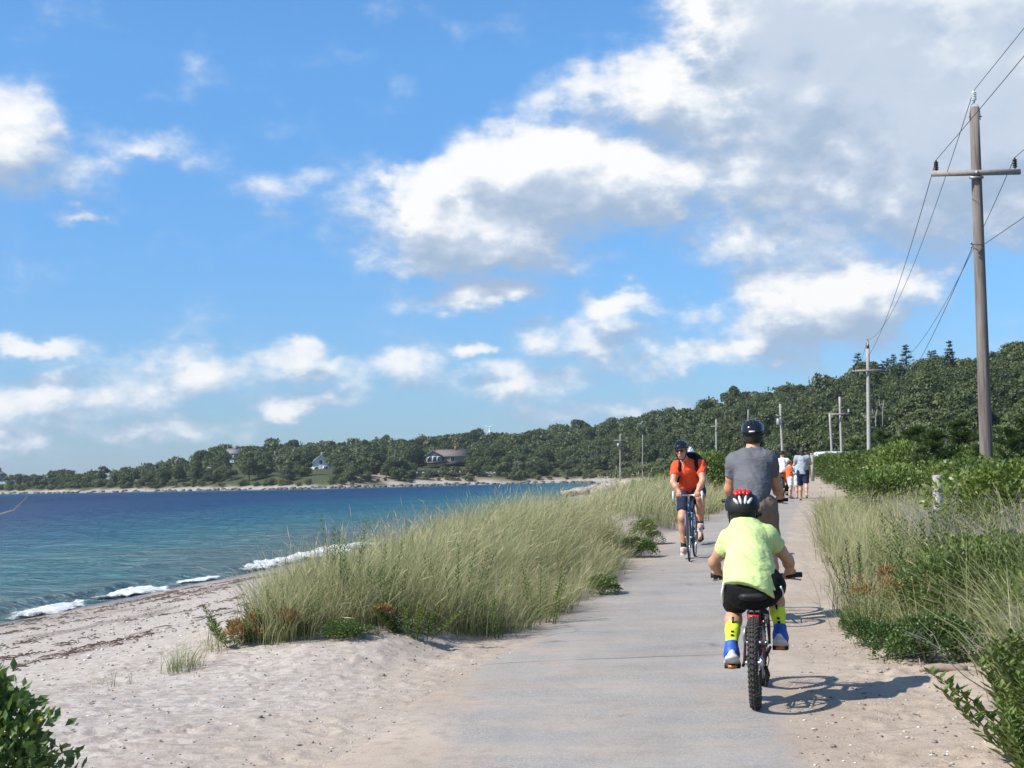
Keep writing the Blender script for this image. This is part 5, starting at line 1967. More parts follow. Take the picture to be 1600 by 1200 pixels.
    crank = m.build('crankset', g.get('crank_mat', STEEL), T_)
    for q in (-1, 1):
        e = bb + (q * .075, 0, 0) + cv * L * q
        MB().tube([bb + (q * .05, 0, 0), bb + (q * .065, 0, 0) + cv * L * q * .5, e], [.013, .010, .010], 6).build('crank_arm', g.get('crank_mat', STEEL), crank)
        p = MB()
        p.box(e + (q * .06, 0, 0), (.085, .012, .018)).box(e + (q * .06, -.034, 0), (.09, .012, .024)).box(e + (q * .06, .034, 0), (.09, .012, .024)).box(e + (q * .1, 0, 0), (.012, .07, .02)).box(e + (q * .02, 0, 0), (.012, .07, .02))
        po = p.build('pedal', MATB, crank, False)
        MB().box(e + (q * .06, -.042, 0), (.05, .006, .014)).build('reflector', ORANGER, po, False)
    cog = g['ring'] * .55
    m = MB().tube([bb + (.045, 0, g['ring']), hub0 + (.045, 0, cog), hub0 + (.045, -cog, 0), hub0 + (.045, .03, -.09), bb + (.045, 0, -g['ring'])], .005, 5)
    m.build('chain', STEEL, T_)
    m = MB().lathe([(.012, -.012), (cog, -.01), (cog * .7, .012), (.012, .014)], hub0 + (.042, 0, 0), 18, ry)
    m.build('cassette', STEEL, T_)
    if g.get('gears', True):
        m = MB().tube([hub0 + (.06, .0, -.02), hub0 + (.072, .012, -.07), hub0 + (.06, .03, -.12)], [.012, .015, .010], 6).ball(hub0 + (.06, .03, -.12), (.008, .022, .022), 10, 6)
        m.tube([hub0 + (.07, -.02, -.03), hub0 + (.085, -.10, .03), hub0 + (.07, -.05, .12)], .003, 4)
        m.build('derailleur', MATB, T_)
    # brakes
    for (c_, up) in ((st * .42 + hub0 * .58 + (0, 0, .03), 1), (cr * .9 + hub1 * .1 + (0, .02, 0), 1)):
        m = MB()
        for q in (-1, 1):
            m.tube([c_ + (q * .052, -.03, -.05), c_ + (q * .056, -.04, .0), c_ + (q * .046, -.035, .055)], [.008, .009, .006], 6)
            m.box(c_ + (q * .036, -.03, -.035), (.018, .05, .012))
        m.tube([c_ + (-.07, -.035, .05), c_ + (.05, -.035, .055)], .003, 4)
        m.build('brake', STEEL, T_)
    if g.get('reflector'):
        y, z = g['reflector']
        m = MB().box((0, y, z), (.062, .018, .042)); ro = m.build('rear_reflector', REDP, T_, False)
        MB().box((0, y + .03, z + .01), (.02, .05, .012)).build('bracket', MATB, ro, False)
    if g.get('clamp'):
        MB().box((0, st[1], st[2]), (.055, .03, .02)).build('seat_clamp', ALU, T_, False)
    return T_

# ------------------------------------------------------------------ the riders
HEAD = R(-11.86)                       # riders going away follow the path


def person(label, loc, rz, group=None):
    return thing('person', label, 'person', loc, rz, group)


# ---- child in the neon shirt
kx, ky = 365 / F * 8.05, 8.05
kz = gz(kx, ky) + .008
kid_bike = bicycle('small dark red mountain bicycle with knobby tyres ridden by the child', (kx, ky, kz), HEAD,
                   dict(R=.262, tw=.029, wb=.93, bb=(.34, .255), seat=(.14, .635), bar=(.66, .705), head_top=(.655, .625), head_bot=(.70, .50), ft=.017, knobby=True, rim=STEEL, tyre=DUSTR,
                        frame=MAROON, drop=False, hw=.275, crank=R(16), cl=.135, ring=.07, crank_mat=MATB, reflector=(.045, .505), clamp=True, spokes=28, steer=0.0, fork=MATB))
K = person('child in a neon green T-shirt and black shorts riding away', (kx, ky, kz), HEAD)
v = Vol((-.40, -.12, .05), (.40, .86, 1.36), .0058)
neck, hd = np.array((-.04, .42, 1.005)), np.array((-.062, .475, 1.105))
KM = frame3((-.08, 1, -.10), (-.03, .05, 1))
head(v, hd, KM, .92)
v.cap(neck, hd + (0, -.01, -.04), .044, .044, .015)
limb(v, [(0, .17, .70), (-.012, .26, .82), (-.03, .35, .92)], [.112, .10, .082], .05)
pl, pr = np.array((-.135, .34 - .13, .255 - .037)), np.array((.135, .34 + .13, .255 + .037))
hipL, hipR = np.array((-.075, .19, .69)), np.array((.075, .19, .69))
ankL, ankR = np.array((-.138, .205, .335)), np.array((.138, .45, .405))
kneL, kneR = np.array((-.125, .44, .535)), np.array((.108, .51, .645))
for hp, kn, an in ((hipL, kneL, ankL), (hipR, kneR, ankR)):
    limb(v, [hp, hp * .5 + kn * .5, kn, kn * .65 + an * .35 + (0, -.012, 0), an], [.082, .068, .048, .046, .030], .03)
    limb(v, [an, an + (0, .02, -.05), an + (0, .12, -.06)], [.03, .03, .025], .02)
shL, shR = np.array((-.142, .40, .935)), np.array((.085, .40, .955))
elL, elR = np.array((-.245, .50, .80)), np.array((.195, .50, .81))
by, bz = .66 - .02, .708
wL = hand_on_bar(v, -.232, by, bz, -1, .86)
wR = hand_on_bar(v, .205, by, bz, 1, .86)
limb(v, [shL, shL * .4 + elL * .6, elL, elL * .55 + wL * .45, wL], [.047, .036, .031, .031, .021], .025)
limb(v, [shR, shR * .4 + elR * .6, elR, elR * .55 + wR * .45, wR], [.047, .036, .031, .031, .021], .025)
vmesh('body', v, SKIN_KID, K, 1)
# T-shirt
v = Vol((-.36, -.1, .5), (.36, .66, 1.12), .006)
limb(v, [(-.018, .155, .66), (-.022, .22, .76), (-.026, .32, .90)], [.163, .142, .120], .06)
limb(v, [(-.125, .385, .935), (.075, .385, .95)], [.072, .072], .06)
limb(v, [(-.03, .39, .96), neck + (-.004, -.012, .012), neck + (-.008, .004, .05)], [.105, .078, .062], .05)
for s_, e_ in ((shL, elL), (shR, elR)):
    limb(v, [s_, s_ * .5 + e_ * .5], [.062, .057], .04)
    d = e_ - s_
    v.cut_near(s_ * .52 + e_ * .48, d, .11)
v.cut((-.02, .04, .685), (-.30, -.42, -.85))
v.cut(neck + (0, .0, .045), (0, .28, 1))
vmesh('shirt', v, NEON, K, 2, crease=.007, cs=10, seed=1)
# shorts with a white side stripe
v = Vol((-.30, -.1, .36), (.30, .62, .84), .006)
v.ell((0, .155, .655), (.152, .125, .115), None, .05)
for hp, kn in ((hipL, kneL), (hipR, kneR)):
    limb(v, [hp, hp * .25 + kn * .75], [.098, .080], .06)
    v.cut_near(hp * .13 + kn * .87, kn - hp, .13)
v.cut((0, .15, .80), (0, .2, 1))
sh_o = vmesh('shorts', v, BLACKC, K, 2, crease=.008, cs=9, seed=2)
MB().tube([(-.166, .10, .70), (-.178, .15, .64), (-.182, .22, .58)], [.006, .008, .005], 6).tube([(.158, .10, .68), (.166, .16, .64), (.166, .24, .61)], [.006, .008, .005], 6).build('side_stripe', WHITEC, sh_o)
for an, kn, nm in ((ankL, kneL, 'l'), (ankR, kneR, 'r')):
    v = Vol(np.minimum(an, kn) - .1, np.maximum(an, kn) + .1, .0055)
    limb(v, [an + (0, .01, -.04), an, an * .62 + kn * .38 + (0, -.010, 0), an * .4 + kn * .6 + (0, -.010, 0)], [.034, .034, .042, .046], .02)
    d = kn - an
    v.cut(an * .42 + kn * .58, d)
    so = vmesh('sock', v, LIMEK, K, 1)
    M = frame3(d, (0, -1, .1))
    m = MB()
    for f0, f1, wd in ((.30, .56, .012), (.20, .255, .016), (.10, .165, .016)):
        a, b = an + d * f0, an + d * f1
        fm_ = (f0 + f1) / 2
        n_ = np.array((0, -1.0, 0)); n_ = n_ - d * (n_ @ d) / (d @ d); n_ /= np.linalg.norm(n_)
        mid = (a + b) / 2 + np.array((0, -.010 * min(1, fm_ / .38), 0)) + n_ * np.interp(fm_, [0, .38, .6], [.034, .041, .045])
        m.box(mid, (wd, .008, np.linalg.norm(b - a)), frame3((0, -1, 0), d))
    m.build('sock_stripe', MATB, so, False)
shoe(K, ankL + (0, -.005, .0), ankL + (-.01, .12, -.055), .98, BLUES, SOLE, .035)
shoe(K, ankR + (0, -.005, .0), ankR + (.01, .12, -.045), .98, BLUES, SOLE, .035)
v = Vol(hd - .13, hd + .13, .006)
v.ell(hd + KM @ np.array((0, -.018, .0)), np.array((.078, .094, .095)), KM, .01)
v.cut(hd + KM @ np.array((0, .035, 0)), KM @ np.array((0, 1, -.35)))
v.cut(hd + KM @ np.array((0, 0, -.062)), -KM[:, 2])
vmesh('hair', v, HAIR_D, K, 1)
helmet(K, hd, KM, 1.06, MATB, 5, stripes=[(-.85, 2.60, 3.15, .0085, SILVERP), (-.28, 2.62, 3.2, .0085, SILVERP), (.32, 2.62, 3.2, .0085, SILVERP), (.88, 2.6, 3.15, .0085, SILVERP)], top=REDP, dz=-.024)

# ---- man in the grey shirt ahead of the child
mx, my = 369 / F * 12.3, 12.3
mz = gz(mx, my) + .008
bicycle('black adult bicycle ridden by the man in grey, mostly behind the child', (mx, my, mz), HEAD,
        dict(R=.335, tw=.022, wb=1.06, bb=(.44, .29), seat=(.16, .96), bar=(.72, 1.06), head_top=(.80, .90), head_bot=(.84, .74), ft=.017, knobby=False, rim=MATB, tyre=RUBBER, frame=MATB, drop=False,
             hw=.30, crank=R(-80), cl=.17, ring=.09, spokes=32, crank_mat=MATB))
G = person('man in a slate grey shirt and khaki shorts cycling away', (mx, my, mz), HEAD)
v = Vol((-.45, -.14, .02), (.45, 1.0, 1.92), .0068)
neck, hd = np.array((.0, .36, 1.485)), np.array((.015, .415, 1.645))
GM_ = frame3((.02, 1, -.05), (0, 0, 1))
head(v, hd, GM_, 1.0)
v.cap(neck + (0, 0, -.02), hd + (0, -.015, -.05), .060, .058, .03)
limb(v, [(0, .20, 1.03), (0, .27, 1.2), (0, .33, 1.38)], [.145, .135, .14], .07)
hp = [np.array((-.10, .22, 1.02)), np.array((.10, .22, 1.02))]
an = [np.array((-.14, .44, .56)), np.array((.14, .40, .20))]
kn = [np.array((-.16, .60, .93)), np.array((.135, .47, .63))]
for a, b, c_ in zip(hp, kn, an):
    limb(v, [a, a * .5 + b * .5, b, b * .62 + c_ * .38 + (0, -.015, 0), c_], [.105, .085, .060, .058, .038], .04)
    limb(v, [c_, c_ + (0, .02, -.06), c_ + (0, .16, -.08)], [.038, .038, .03], .02)
shd = [np.array((-.150, .34, 1.435)), np.array((.150, .34, 1.435))]
elb = [np.array((-.212, .43, 1.18)), np.array((.212, .43, 1.18))]
for s_, q, wx in ((0, -1, -.215), (1, 1, .225)):
    w_ = hand_on_bar(v, wx, .695, 1.064, q, 1.0)
    limb(v, [shd[s_], shd[s_] * .4 + elb[s_] * .6, elb[s_], elb[s_] * .55 + w_ * .45, w_], [.062, .050, .043, .044, .029], .03)
vmesh('body', v, SKIN_MAN, G, 1)
v = Vol((-.42, -.05, .9), (.42, .62, 1.58), .007)
limb(v, [(0, .19, 1.06), (0, .25, 1.2), (0, .31, 1.36)], [.150, .148, .146], .07)
limb(v, [(-.125, .33, 1.42), (.125, .33, 1.42)], [.09, .09], .08)
limb(v, [(0, .34, 1.43), neck + (0, -.012, .03), neck + (0, 0, .075)], [.115, .078, .064], .06)
for s_ in (0, 1):
    limb(v, [shd[s_], shd[s_] * .4 + elb[s_] * .6], [.072, .062], .05)
    v.cut_near(shd[s_] * .42 + elb[s_] * .58, elb[s_] - shd[s_], .13)
v.cut((0, .1, 1.045), (0, -.25, -1))
v.cut(neck + (0, 0, .045), (0, .3, 1))
vmesh('shirt', v, GREYC, G, 2, crease=.013, cs=7, seed=3)
v = Vol((-.34, -.06, .55), (.34, .72, 1.2), .007)
v.ell((0, .19, 1.02), (.175, .155, .13), None, .05)
for a, b in zip(hp, kn):
    limb(v, [a, a * .25 + b * .75], [.118, .10], .06)
    v.cut_near(a * .1 + b * .9, b - a, .15)
v.cut((0, .15, 1.12), (0, .1, 1))
vmesh('shorts', v, KHAKI, G, 2, crease=.010, cs=8, seed=4)
for c_ in an: shoe(G, c_, c_ + (0, .14, -.03), 1.1, GREYS, SOLE, .03)
v = Vol(hd - .15, hd + .15, .007)
v.ell(hd + GM_ @ np.array((0, -.02, .0)), np.array((.083, .103, .100)), GM_, .01)
v.cut(hd + GM_ @ np.array((0, .03, 0)), GM_ @ np.array((0, 1, -.35)))
v.cut(hd + GM_ @ np.array((0, 0, -.070)), -GM_[:, 2])
vmesh('hair', v, HAIR_D, G, 1)
helmet(G, hd, GM_, 1.06, GLOSSB, 5, back_tag=WHITEP)

# ---- oncoming man in the red jersey
COME = math.pi + R(-11.86)
rx_, ry_ = 2.66, 21.05
rz_ = gz(rx_, ry_) + .008
ROAD = dict(R=.338, tw=.014, wb=1.0, bb=(.41, .27), seat=(.15, .94), bar=(.83, .93), head_top=(.79, .84), head_bot=(.835, .70), ft=.016, knobby=False, rim=ALU, tyre=RUBBER, frame=BLUEP, drop=True,
            hw=.205, crank=R(-83), cl=.17, ring=.10, spokes=32, bar_mat=ALU, steer=.05, fork=BLUEP)
bicycle('blue road bicycle with drop handlebars and white brake levers coming closer', (rx_, ry_, rz_), COME, ROAD)
RD_ = person('man in an orange red jersey and sunglasses cycling towards the viewer', (rx_, ry_, rz_), COME)
v = Vol((-.42, -.12, .0), (.45, 1.1, 1.85), .0068)
neck, hd = np.array((.05, .55, 1.43)), np.array((.095, .645, 1.575))
RM = frame3((.20, 1, -.16), (.10, .12, 1))
head(v, hd, RM, 1.0)
v.cap(neck + (0, -.02, -.02), hd + (0, -.03, -.05), .062, .056, .03)
limb(v, [(0, .20, 1.0), (.01, .34, 1.16), (.03, .46, 1.32)], [.14, .135, .135], .07)
hp = [np.array((-.10, .22, .99)), np.array((.10, .22, .99))]
an = [np.array((-.125, .345, .535)), np.array((.125, .40, .195))]
kn = [np.array((-.15, .57, .90)), np.array((.125, .50, .60))]
for a, b, c_ in zip(hp, kn, an):
    limb(v, [a, a * .5 + b * .5, b, b * .62 + c_ * .38 + (0, -.02, 0), c_], [.105, .084, .060, .058, .036], .04)
    limb(v, [c_, c_ + (0, .02, -.06), c_ + (0, .16, -.08)], [.036, .036, .03], .02)
shd = [np.array((-.165, .50, 1.36)), np.array((.195, .52, 1.345))]
elb = [np.array((-.20, .66, 1.13)), np.array((.225, .66, 1.12))]
for s_, q, wx in ((0, -1, -.125), (1, 1, .135)):
    w_ = hand_on_bar(v, wx, .832, .932, q, 1.02)
    limb(v, [shd[s_], shd[s_] * .4 + elb[s_] * .6, elb[s_], elb[s_] * .55 + w_ * .45, w_], [.062, .050, .043, .044, .029], .03)
vmesh('body', v, SKIN_MAN, RD_, 1)
v = Vol((-.42, -.02, .88), (.45, .82, 1.55), .007)
limb(v, [(0, .19, 1.03), (.01, .33, 1.17), (.03, .45, 1.31)], [.160, .168, .160], .07)
limb(v, [(-.135, .49, 1.355), (.165, .50, 1.345)], [.085, .085], .07)
limb(v, [(.03, .50, 1.37), neck + (0, -.01, .01)], [.09, .068], .05)
for s_ in (0, 1):
    limb(v, [shd[s_], shd[s_] * .4 + elb[s_] * .6], [.074, .064], .05)
    v.cut_near(shd[s_] * .42 + elb[s_] * .58, elb[s_] - shd[s_], .13)
v.cut((0, .2, 1.0), (0, -.35, -.9))
v.cut(neck + (0, 0, .022), (0, -.25, 1))
jo = vmesh('jersey', v, REDC, RD_, 2, crease=.012, cs=8, seed=5)
v = Vol((-.34, -.06, .55), (.34, .76, 1.2), .007)
v.ell((0, .19, 1.0), (.168, .15, .125), None, .05)
for a, b in zip(hp, kn):
    limb(v, [a, a * .3 + b * .7], [.114, .092], .06)
    v.cut_near(a * .2 + b * .8, b - a, .15)
vmesh('shorts', v, NAVYC, RD_, 2, crease=.009, cs=8, seed=6)
for c_ in an:
    shoe(RD_, c_, c_ + (0, .14, -.03), 1.1, GREYS, SOLE, .02)
    v = Vol(c_ - .1, c_ + .14, .007); limb(v, [c_ + (0, .01, -.03), c_ + (0, .0, .05)], [.042, .044], .01); vmesh('sock', v, MATB, RD_, 1)
v = Vol(hd - .15, hd + .15, .007)
v.ell(hd + RM @ np.array((0, -.026, .0)), np.array((.083, .098, .098)), RM, .01)
v.cut(hd + RM @ np.array((0, .012, 0)), RM @ np.array((0, 1, -.15)))
v.cut(hd + RM @ np.array((0, 0, -.055)), -RM[:, 2])
vmesh('hair', v, HAIR_G, RD_, 1)
helmet(RD_, hd, RM, 1.05, GLOSSB, 5)
w = lambda x, y, z: hd + RM @ np.array((x, y, z))
gm = MB()
for q in (-1, 1):
    gm.ball(w(q * .034, .104, .008), (.029, .010, .020), 12, 8, RM)
go = gm.build('sunglasses', DARKGLASS, RD_)
gm = MB().tube([w(-.012, .112, .014), w(.012, .112, .014)], .004, 5)
for q in (-1, 1): gm.tube([w(q * .06, .098, .012), w(q * .082, .05, .01), w(q * .084, -.01, .005)], .0032, 5)
gm.build('frame', MATB, go)
MB().tube([w(-.024, .098, -.060), w(0, .103, -.062), w(.024, .098, -.060)], [.003, .005, .003], 6).build('mouth', TEETH, RD_)
MB().tube([w(.02, .06, -.13), (.075, .62, 1.36), (.085, .635, 1.27)], .0035, 5).build('cord', WHITEC, jo)
bp = thing('backpack', 'black backpack with shoulder straps worn by the man in red', 'backpack', (rx_, ry_, rz_), COME)
v = Vol((-.26, -.12, 1.0), (.26, .62, 1.66), .01)
limb(v, [(-.04, .21, 1.22), (-.04, .37, 1.42)], [.14, .135], .05)
limb(v, [(.05, .21, 1.22), (.06, .37, 1.42)], [.14, .135], .05)
vmesh('pack', v, BLACKC, bp, 1)
for q in (-1, 1):
    s_ = np.array((.01 + q * .125, 0, 0))
    MB().tube([s_ + (0, .36, 1.47), s_ + (0, .47, 1.475), s_ + (-q * .01, .585, 1.40), s_ + (0, .60, 1.30), s_ + (q * .03, .53, 1.18), s_ + (q * .05, .40, 1.12)], [.02, .026, .027, .026, .022, .014], 8).build('strap', BLACKC, bp)

# ---- second oncoming rider, hidden behind the first
sx_, sy_ = 3.07, 24.2
sz_ = gz(sx_, sy_) + .008
d2_ = dict(ROAD); d2_.update(frame=MATB, fork=MATB, crank=R(97), hood=MATB, lever=STEEL, bar_mat=MATB, steer=0)
bicycle('black road bicycle half hidden behind the blue one', (sx_, sy_, sz_), COME, d2_)
S_ = person('rider in dark clothes and a white helmet close behind the man in red', (sx_, sy_, sz_), COME)
v = Vol((-.42, -.12, .0), (.45, 1.1, 1.85), .0085)
neck, hd = np.array((0, .56, 1.38)), np.array((.02, .66, 1.50))
SM_ = frame3((0, 1, -.1), (0, .1, 1))
head(v, hd, SM_)
v.cap(neck + (0, -.02, -.02), hd + (0, -.03, -.05), .06, .055, .03)
limb(v, [(0, .20, 1.0), (0, .34, 1.17), (0, .45, 1.34)], [.14, .13, .135], .07)
an = [np.array((-.125, .40, .195)), np.array((.125, .345, .535))]
kn = [np.array((-.125, .50, .60)), np.array((.15, .57, .90))]
for a, b, c_ in zip(hp, kn, an):
    limb(v, [a, b, b * .62 + c_ * .38 + (0, -.02, 0), c_], [.10, .06, .057, .036], .04)
    limb(v, [c_, c_ + (0, .16, -.08)], [.036, .03], .02)
for q, wx in ((-1, -.15), (1, .15)):
    w_ = hand_on_bar(v, wx, .832, .932, q, 1.0)
    limb(v, [(q * .185, .50, 1.36), (q * .235, .65, 1.13), w_], [.06, .043, .029], .03)
vmesh('body', v, SKIN_FAIR, S_, 1)
v = Vol((-.42, -.02, .88), (.45, .82, 1.55), .009)
limb(v, [(0, .19, 1.03), (0, .45, 1.31)], [.160, .158], .07)
limb(v, [(-.17, .49, 1.36), (.17, .49, 1.36)], [.09, .09], .07)
for q in (-1, 1):
    limb(v, [(q * .185, .50, 1.36), (q * .22, .60, 1.2)], [.08, .07], .05)
vmesh('shirt', v, NAVYC, S_, 2, crease=.01, cs=8, seed=8)
v = Vol((-.34, -.06, .55), (.34, .76, 1.2), .009)
v.ell((0, .19, 1.0), (.168, .15, .125), None, .05)
for a, b in zip(hp, kn):
    limb(v, [a, a * .3 + b * .7], [.114, .092], .06)
vmesh('shorts', v, BLACKC, S_, 2)
for c_ in an: shoe(S_, c_, c_ + (0, .14, -.03), 1.1, MATB, MATB, .02)
helmet(S_, hd, SM_, 1.05, WHITEP, 5)


# ---- people on foot
def walker(label, px, foot_y, Y, H, face, top, bottom, hair_m, skin, pose, long_hair=False, shoes=MATB, vox=.012, group=None, bare=True, short=.55):
    """standing or walking figure of height H; face = heading angle about z (0 looks away along +y)"""
    p = at(px, foot_y, Y)
    x, y = p[0], p[1]
    o = person(label, (x, y, gz(x, y) + .005), face, group)
    k = H / 1.75
    w = lambda *q: np.array(q, float) * k
    v = Vol(w(-.45, -.6, -.02), w(.45, .6, 1.80), vox)
    hd_ = w(0, .02, 1.615)
    Mh = frame3((0, 1, -.05), (0, 0, 1))
    head(v, hd_, Mh, k, vox < .011)
    v.cap(w(0, -.01, 1.45), w(0, .0, 1.56), .055 * k, .052 * k, .03)
    limb(v, [w(0, 0, .95), w(0, 0, 1.15), w(0, -.01, 1.35)], [.13 * k, .12 * k, .135 * k], .06)
    st = pose.get('stride', 0)
    feet = []
    for q, s_ in ((-1, st), (1, -st)):
        h_ = w(q * .09, 0, .92)
        ft_ = w(q * .10, s_ * .30, .09 + (.10 if s_ < 0 else 0))
        kn_ = (h_ + ft_) / 2 + w(0, .03 + abs(s_) * .06, .02)
        limb(v, [h_, kn_, kn_ * .6 + ft_ * .4 - w(0, .02, 0), ft_], [.095 * k, .058 * k, .055 * k, .036 * k], .04)
        limb(v, [ft_, ft_ + w(0, .13, -.05 - (.04 if s_ < 0 else 0))], [.036 * k, .03 * k], .02)
        feet.append((h_, kn_, ft_, s_))
    arms = []
    for q in (-1, 1):
        sh = w(q * .18, -.01, 1.40)
        e_, h_ = pose['arm'][0 if q < 0 else 1]
        el_, ha = w(*e_), w(*h_)
        limb(v, [sh, el_, ha], [.055 * k, .042 * k, .028 * k], .03)
        hand_loose(v, ha, ha - el_, (-q, .3, 0), k)
        arms.append((sh, el_, ha))
    vmesh('body', v, skin, o, 1)
    v = Vol(w(-.45, -.4, .7), w(.45, .5, 1.6), vox)
    limb(v, [w(0, 0, .92), w(0, 0, 1.15), w(0, -.01, 1.33)], [.158 * k, .152 * k, .158 * k], .06)
    limb(v, [w(-.15, -.01, 1.385), w(.15, -.01, 1.385)], [.088 * k, .088 * k], .06)
    for sh, el_, ha in arms:
        limb(v, [sh, sh * .45 + el_ * .55], [.08 * k, .07 * k], .05)
        v.cut_near(sh * .45 + el_ * .55, el_ - sh, .12 * k)
    v.cut(w(0, 0, .86), (0, 0, -1)); v.cut(w(0, 0, 1.485), (0, 0, 1))
    vmesh('shirt', v, top, o, 1, crease=.012 * k, cs=8, seed=int(px))
    v = Vol(w(-.4, -.5, .3), w(.4, .5, 1.1), vox)
    v.ell(w(0, 0, .93), w(.165, .14, .12), None, .05)
    for h_, kn_, ft_, s_ in feet:
        limb(v, [h_, kn_], [.115 * k, .095 * k], .06)
        v.cut_near(h_ * (1 - short) + kn_ * short + (kn_ - h_) * .30, kn_ - h_, .15 * k)
    vmesh('shorts', v, bottom, o, 1, crease=.008, cs=8, seed=int(px) + 1)
    for h_, kn_, ft_, s_ in feet:
        d_ = w(0, .14, -.045 - (.05 if s_ < 0 else 0))
        m = MB().ball(ft_ + d_ * .42 - w(0, 0, .05), w(.048, .135, .022), 12, 6)
        m.build('sandal', shoes, o)
    v = Vol(hd_ - .26 * k, hd_ + .2 * k, vox)
    v.ell(hd_ + w(0, -.02, .018), w(.088, .104, .102), None, .01)
    v.cut(hd_ + w(0, .05, .02), (0, 1, -.6))
    if long_hair: limb(v, [hd_ + w(0, -.06, -.02), hd_ + w(0, -.08, -.16)], [.075 * k, .055 * k], .03)
    v.cut(hd_ + w(0, 0, -.07 if not long_hair else -.22), (0, 0, -1))
    vmesh('hair', v, hair_m, o, 1)
    return o


HD = R(-11.86)
up_arms = {'arm': [((-.27, .08, 1.17), (-.16, .27, 1.28)), ((.27, .06, 1.20), (.16, .18, 1.46))], 'stride': .55}
walker('man with dark hair in a pale grey shirt and navy shorts walking away', 1256, 782, 46.2, 1.76, HD, LGREYC, NAVYC, HAIR_D, SKIN_FAIR, up_arms, True, short=.72)
walker('child with auburn hair in an orange shirt and pale shorts standing in profile', 1235, 775, 49, 1.36, R(-80), ORANGEC, WHITEC, HAIR_R, SKIN_FAIR, {'arm': [((-.24, .12, 1.14), (-.12, .36, 1.12)), ((.24, .12, 1.14), (.10, .36, 1.08))], 'stride': .25}, short=.6)
walker('child in a pale blue top mostly hidden in front of the man in pale grey', 1249, 778, 49.5, 1.40, HD, TEALC, WHITEC, HAIR_D, SKIN_FAIR, {'arm': [((-.26, .0, 1.13), (-.27, .1, .92)), ((.26, .0, 1.13), (.27, .1, .92))], 'stride': .3})
for k, (px, yf, lb_) in enumerate([(1094.5, 735, 'left of two tiny people in pale clothes far off on the shore'), (1101.5, 735, 'right of two tiny people in pale clothes far off on the shore')]):
    walker(lb_, px, yf, 190, 1.72, R(40 * k), WHITEC, LGREYC, HAIR_D, SKIN_FAIR, {'arm': [((-.25, .0, 1.13), (-.26, .08, .9)), ((.25, .0, 1.13), (.26, .08, .9))], 'stride': .2}, vox=.03, shoes=GREYS)
# rider in white ahead, partly behind the grey shirt's arm
p = at(1224, 776, 50)
cz_ = gz(p[0], p[1]) + .008
bicycle('dark bicycle of the distant rider in white', (p[0], p[1], cz_), HD, dict(R=.33, tw=.022, wb=1.05, bb=(.44, .29), seat=(.16, .92), bar=(.72, 1.02), head_top=(.80, .88), head_bot=(.84, .72), ft=.017, knobby=False, rim=MATB, tyre=RUBBER, frame=MATB, drop=False, hw=.28, crank=R(-80), cl=.17, ring=.09, spokes=20))
c5 = person('distant rider in a white shirt, orange shorts and black helmet', (p[0], p[1], cz_), HD)
v = Vol((-.42, -.12, .0), (.42, 1.0, 1.8), .012)
hd = np.array((0, .38, 1.55)); Mh = frame3((0, 1, -.05), (0, 0, 1))
head(v, hd, Mh)
v.cap((0, .33, 1.36), hd + (0, 0, -.05), .06, .055, .03)
limb(v, [(0, .20, .97), (0, .32, 1.3)], [.14, .14], .06)
for q, kn_, an_ in ((-1, (-.13, .58, .86), (-.13, .42, .50)), (1, (.13, .45, .58), (.13, .38, .2))):
    limb(v, [(q * .1, .2, .96), kn_, an_], [.10, .06, .036], .04); limb(v, [an_, np.array(an_) + (0, .16, -.08)], [.036, .03], .02)
    w_ = hand_on_bar(v, q * .22, .69, 1.024, q)
    limb(v, [(q * .18, .32, 1.34), (q * .26, .45, 1.14), w_], [.058, .043, .03], .03)
vmesh('body', v, SKIN_FAIR, c5, 1)
v = Vol((-.42, -.1, .85), (.42, .7, 1.5), .012)
limb(v, [(0, .19, 1.0), (0, .31, 1.29)], [.165, .165], .06); limb(v, [(-.16, .32, 1.33), (.16, .32, 1.33)], [.092, .092], .06)
for q in (-1, 1): limb(v, [(q * .18, .32, 1.34), (q * .23, .40, 1.22)], [.08, .07], .05)
vmesh('shirt', v, WHITEC, c5, 1, crease=.012, cs=8, seed=15)
v = Vol((-.4, -.1, .4), (.4, .8, 1.15), .012)
v.ell((0, .19, .96), (.17, .15, .12), None, .05)
limb(v, [(-.1, .2, .95), (-.125, .48, .885)], [.115, .095], .05); limb(v, [(.1, .2, .95), (.125, .40, .66)], [.115, .095], .05)
vmesh('shorts', v, ORANGEC, c5, 1)
helmet(c5, hd, Mh, 1.05, MATB, 5)
for an_ in ((-.13, .42, .50), (.13, .38, .2)):
    MB().ball(np.array(an_) + (0, .06, -.06), (.05, .14, .04), 10, 6).build('shoe', MATB, c5)
p = at(1231, 760, 50.2)
bg_ = thing('bag', 'small black bag hanging at the distant rider in white', 'bag', (p[0], p[1], p[2] - .17))
v = Vol((-.2, -.2, -.05), (.2, .2, .5), .012)
v.cap((-.05, 0, .1), (.05, 0, .12), .11, k=.03, sq=((0, 1, 0), 1.5)); v.cap((0, 0, .16), (0, 0, .22), .08, .05, .04)
vmesh('pouch', v, BLACKC, bg_, 1)
MB().tube([(-.05, 0, .24), (0, 0, .36), (.05, 0, .24)], .008, 5).build('handle', BLACKC, bg_)

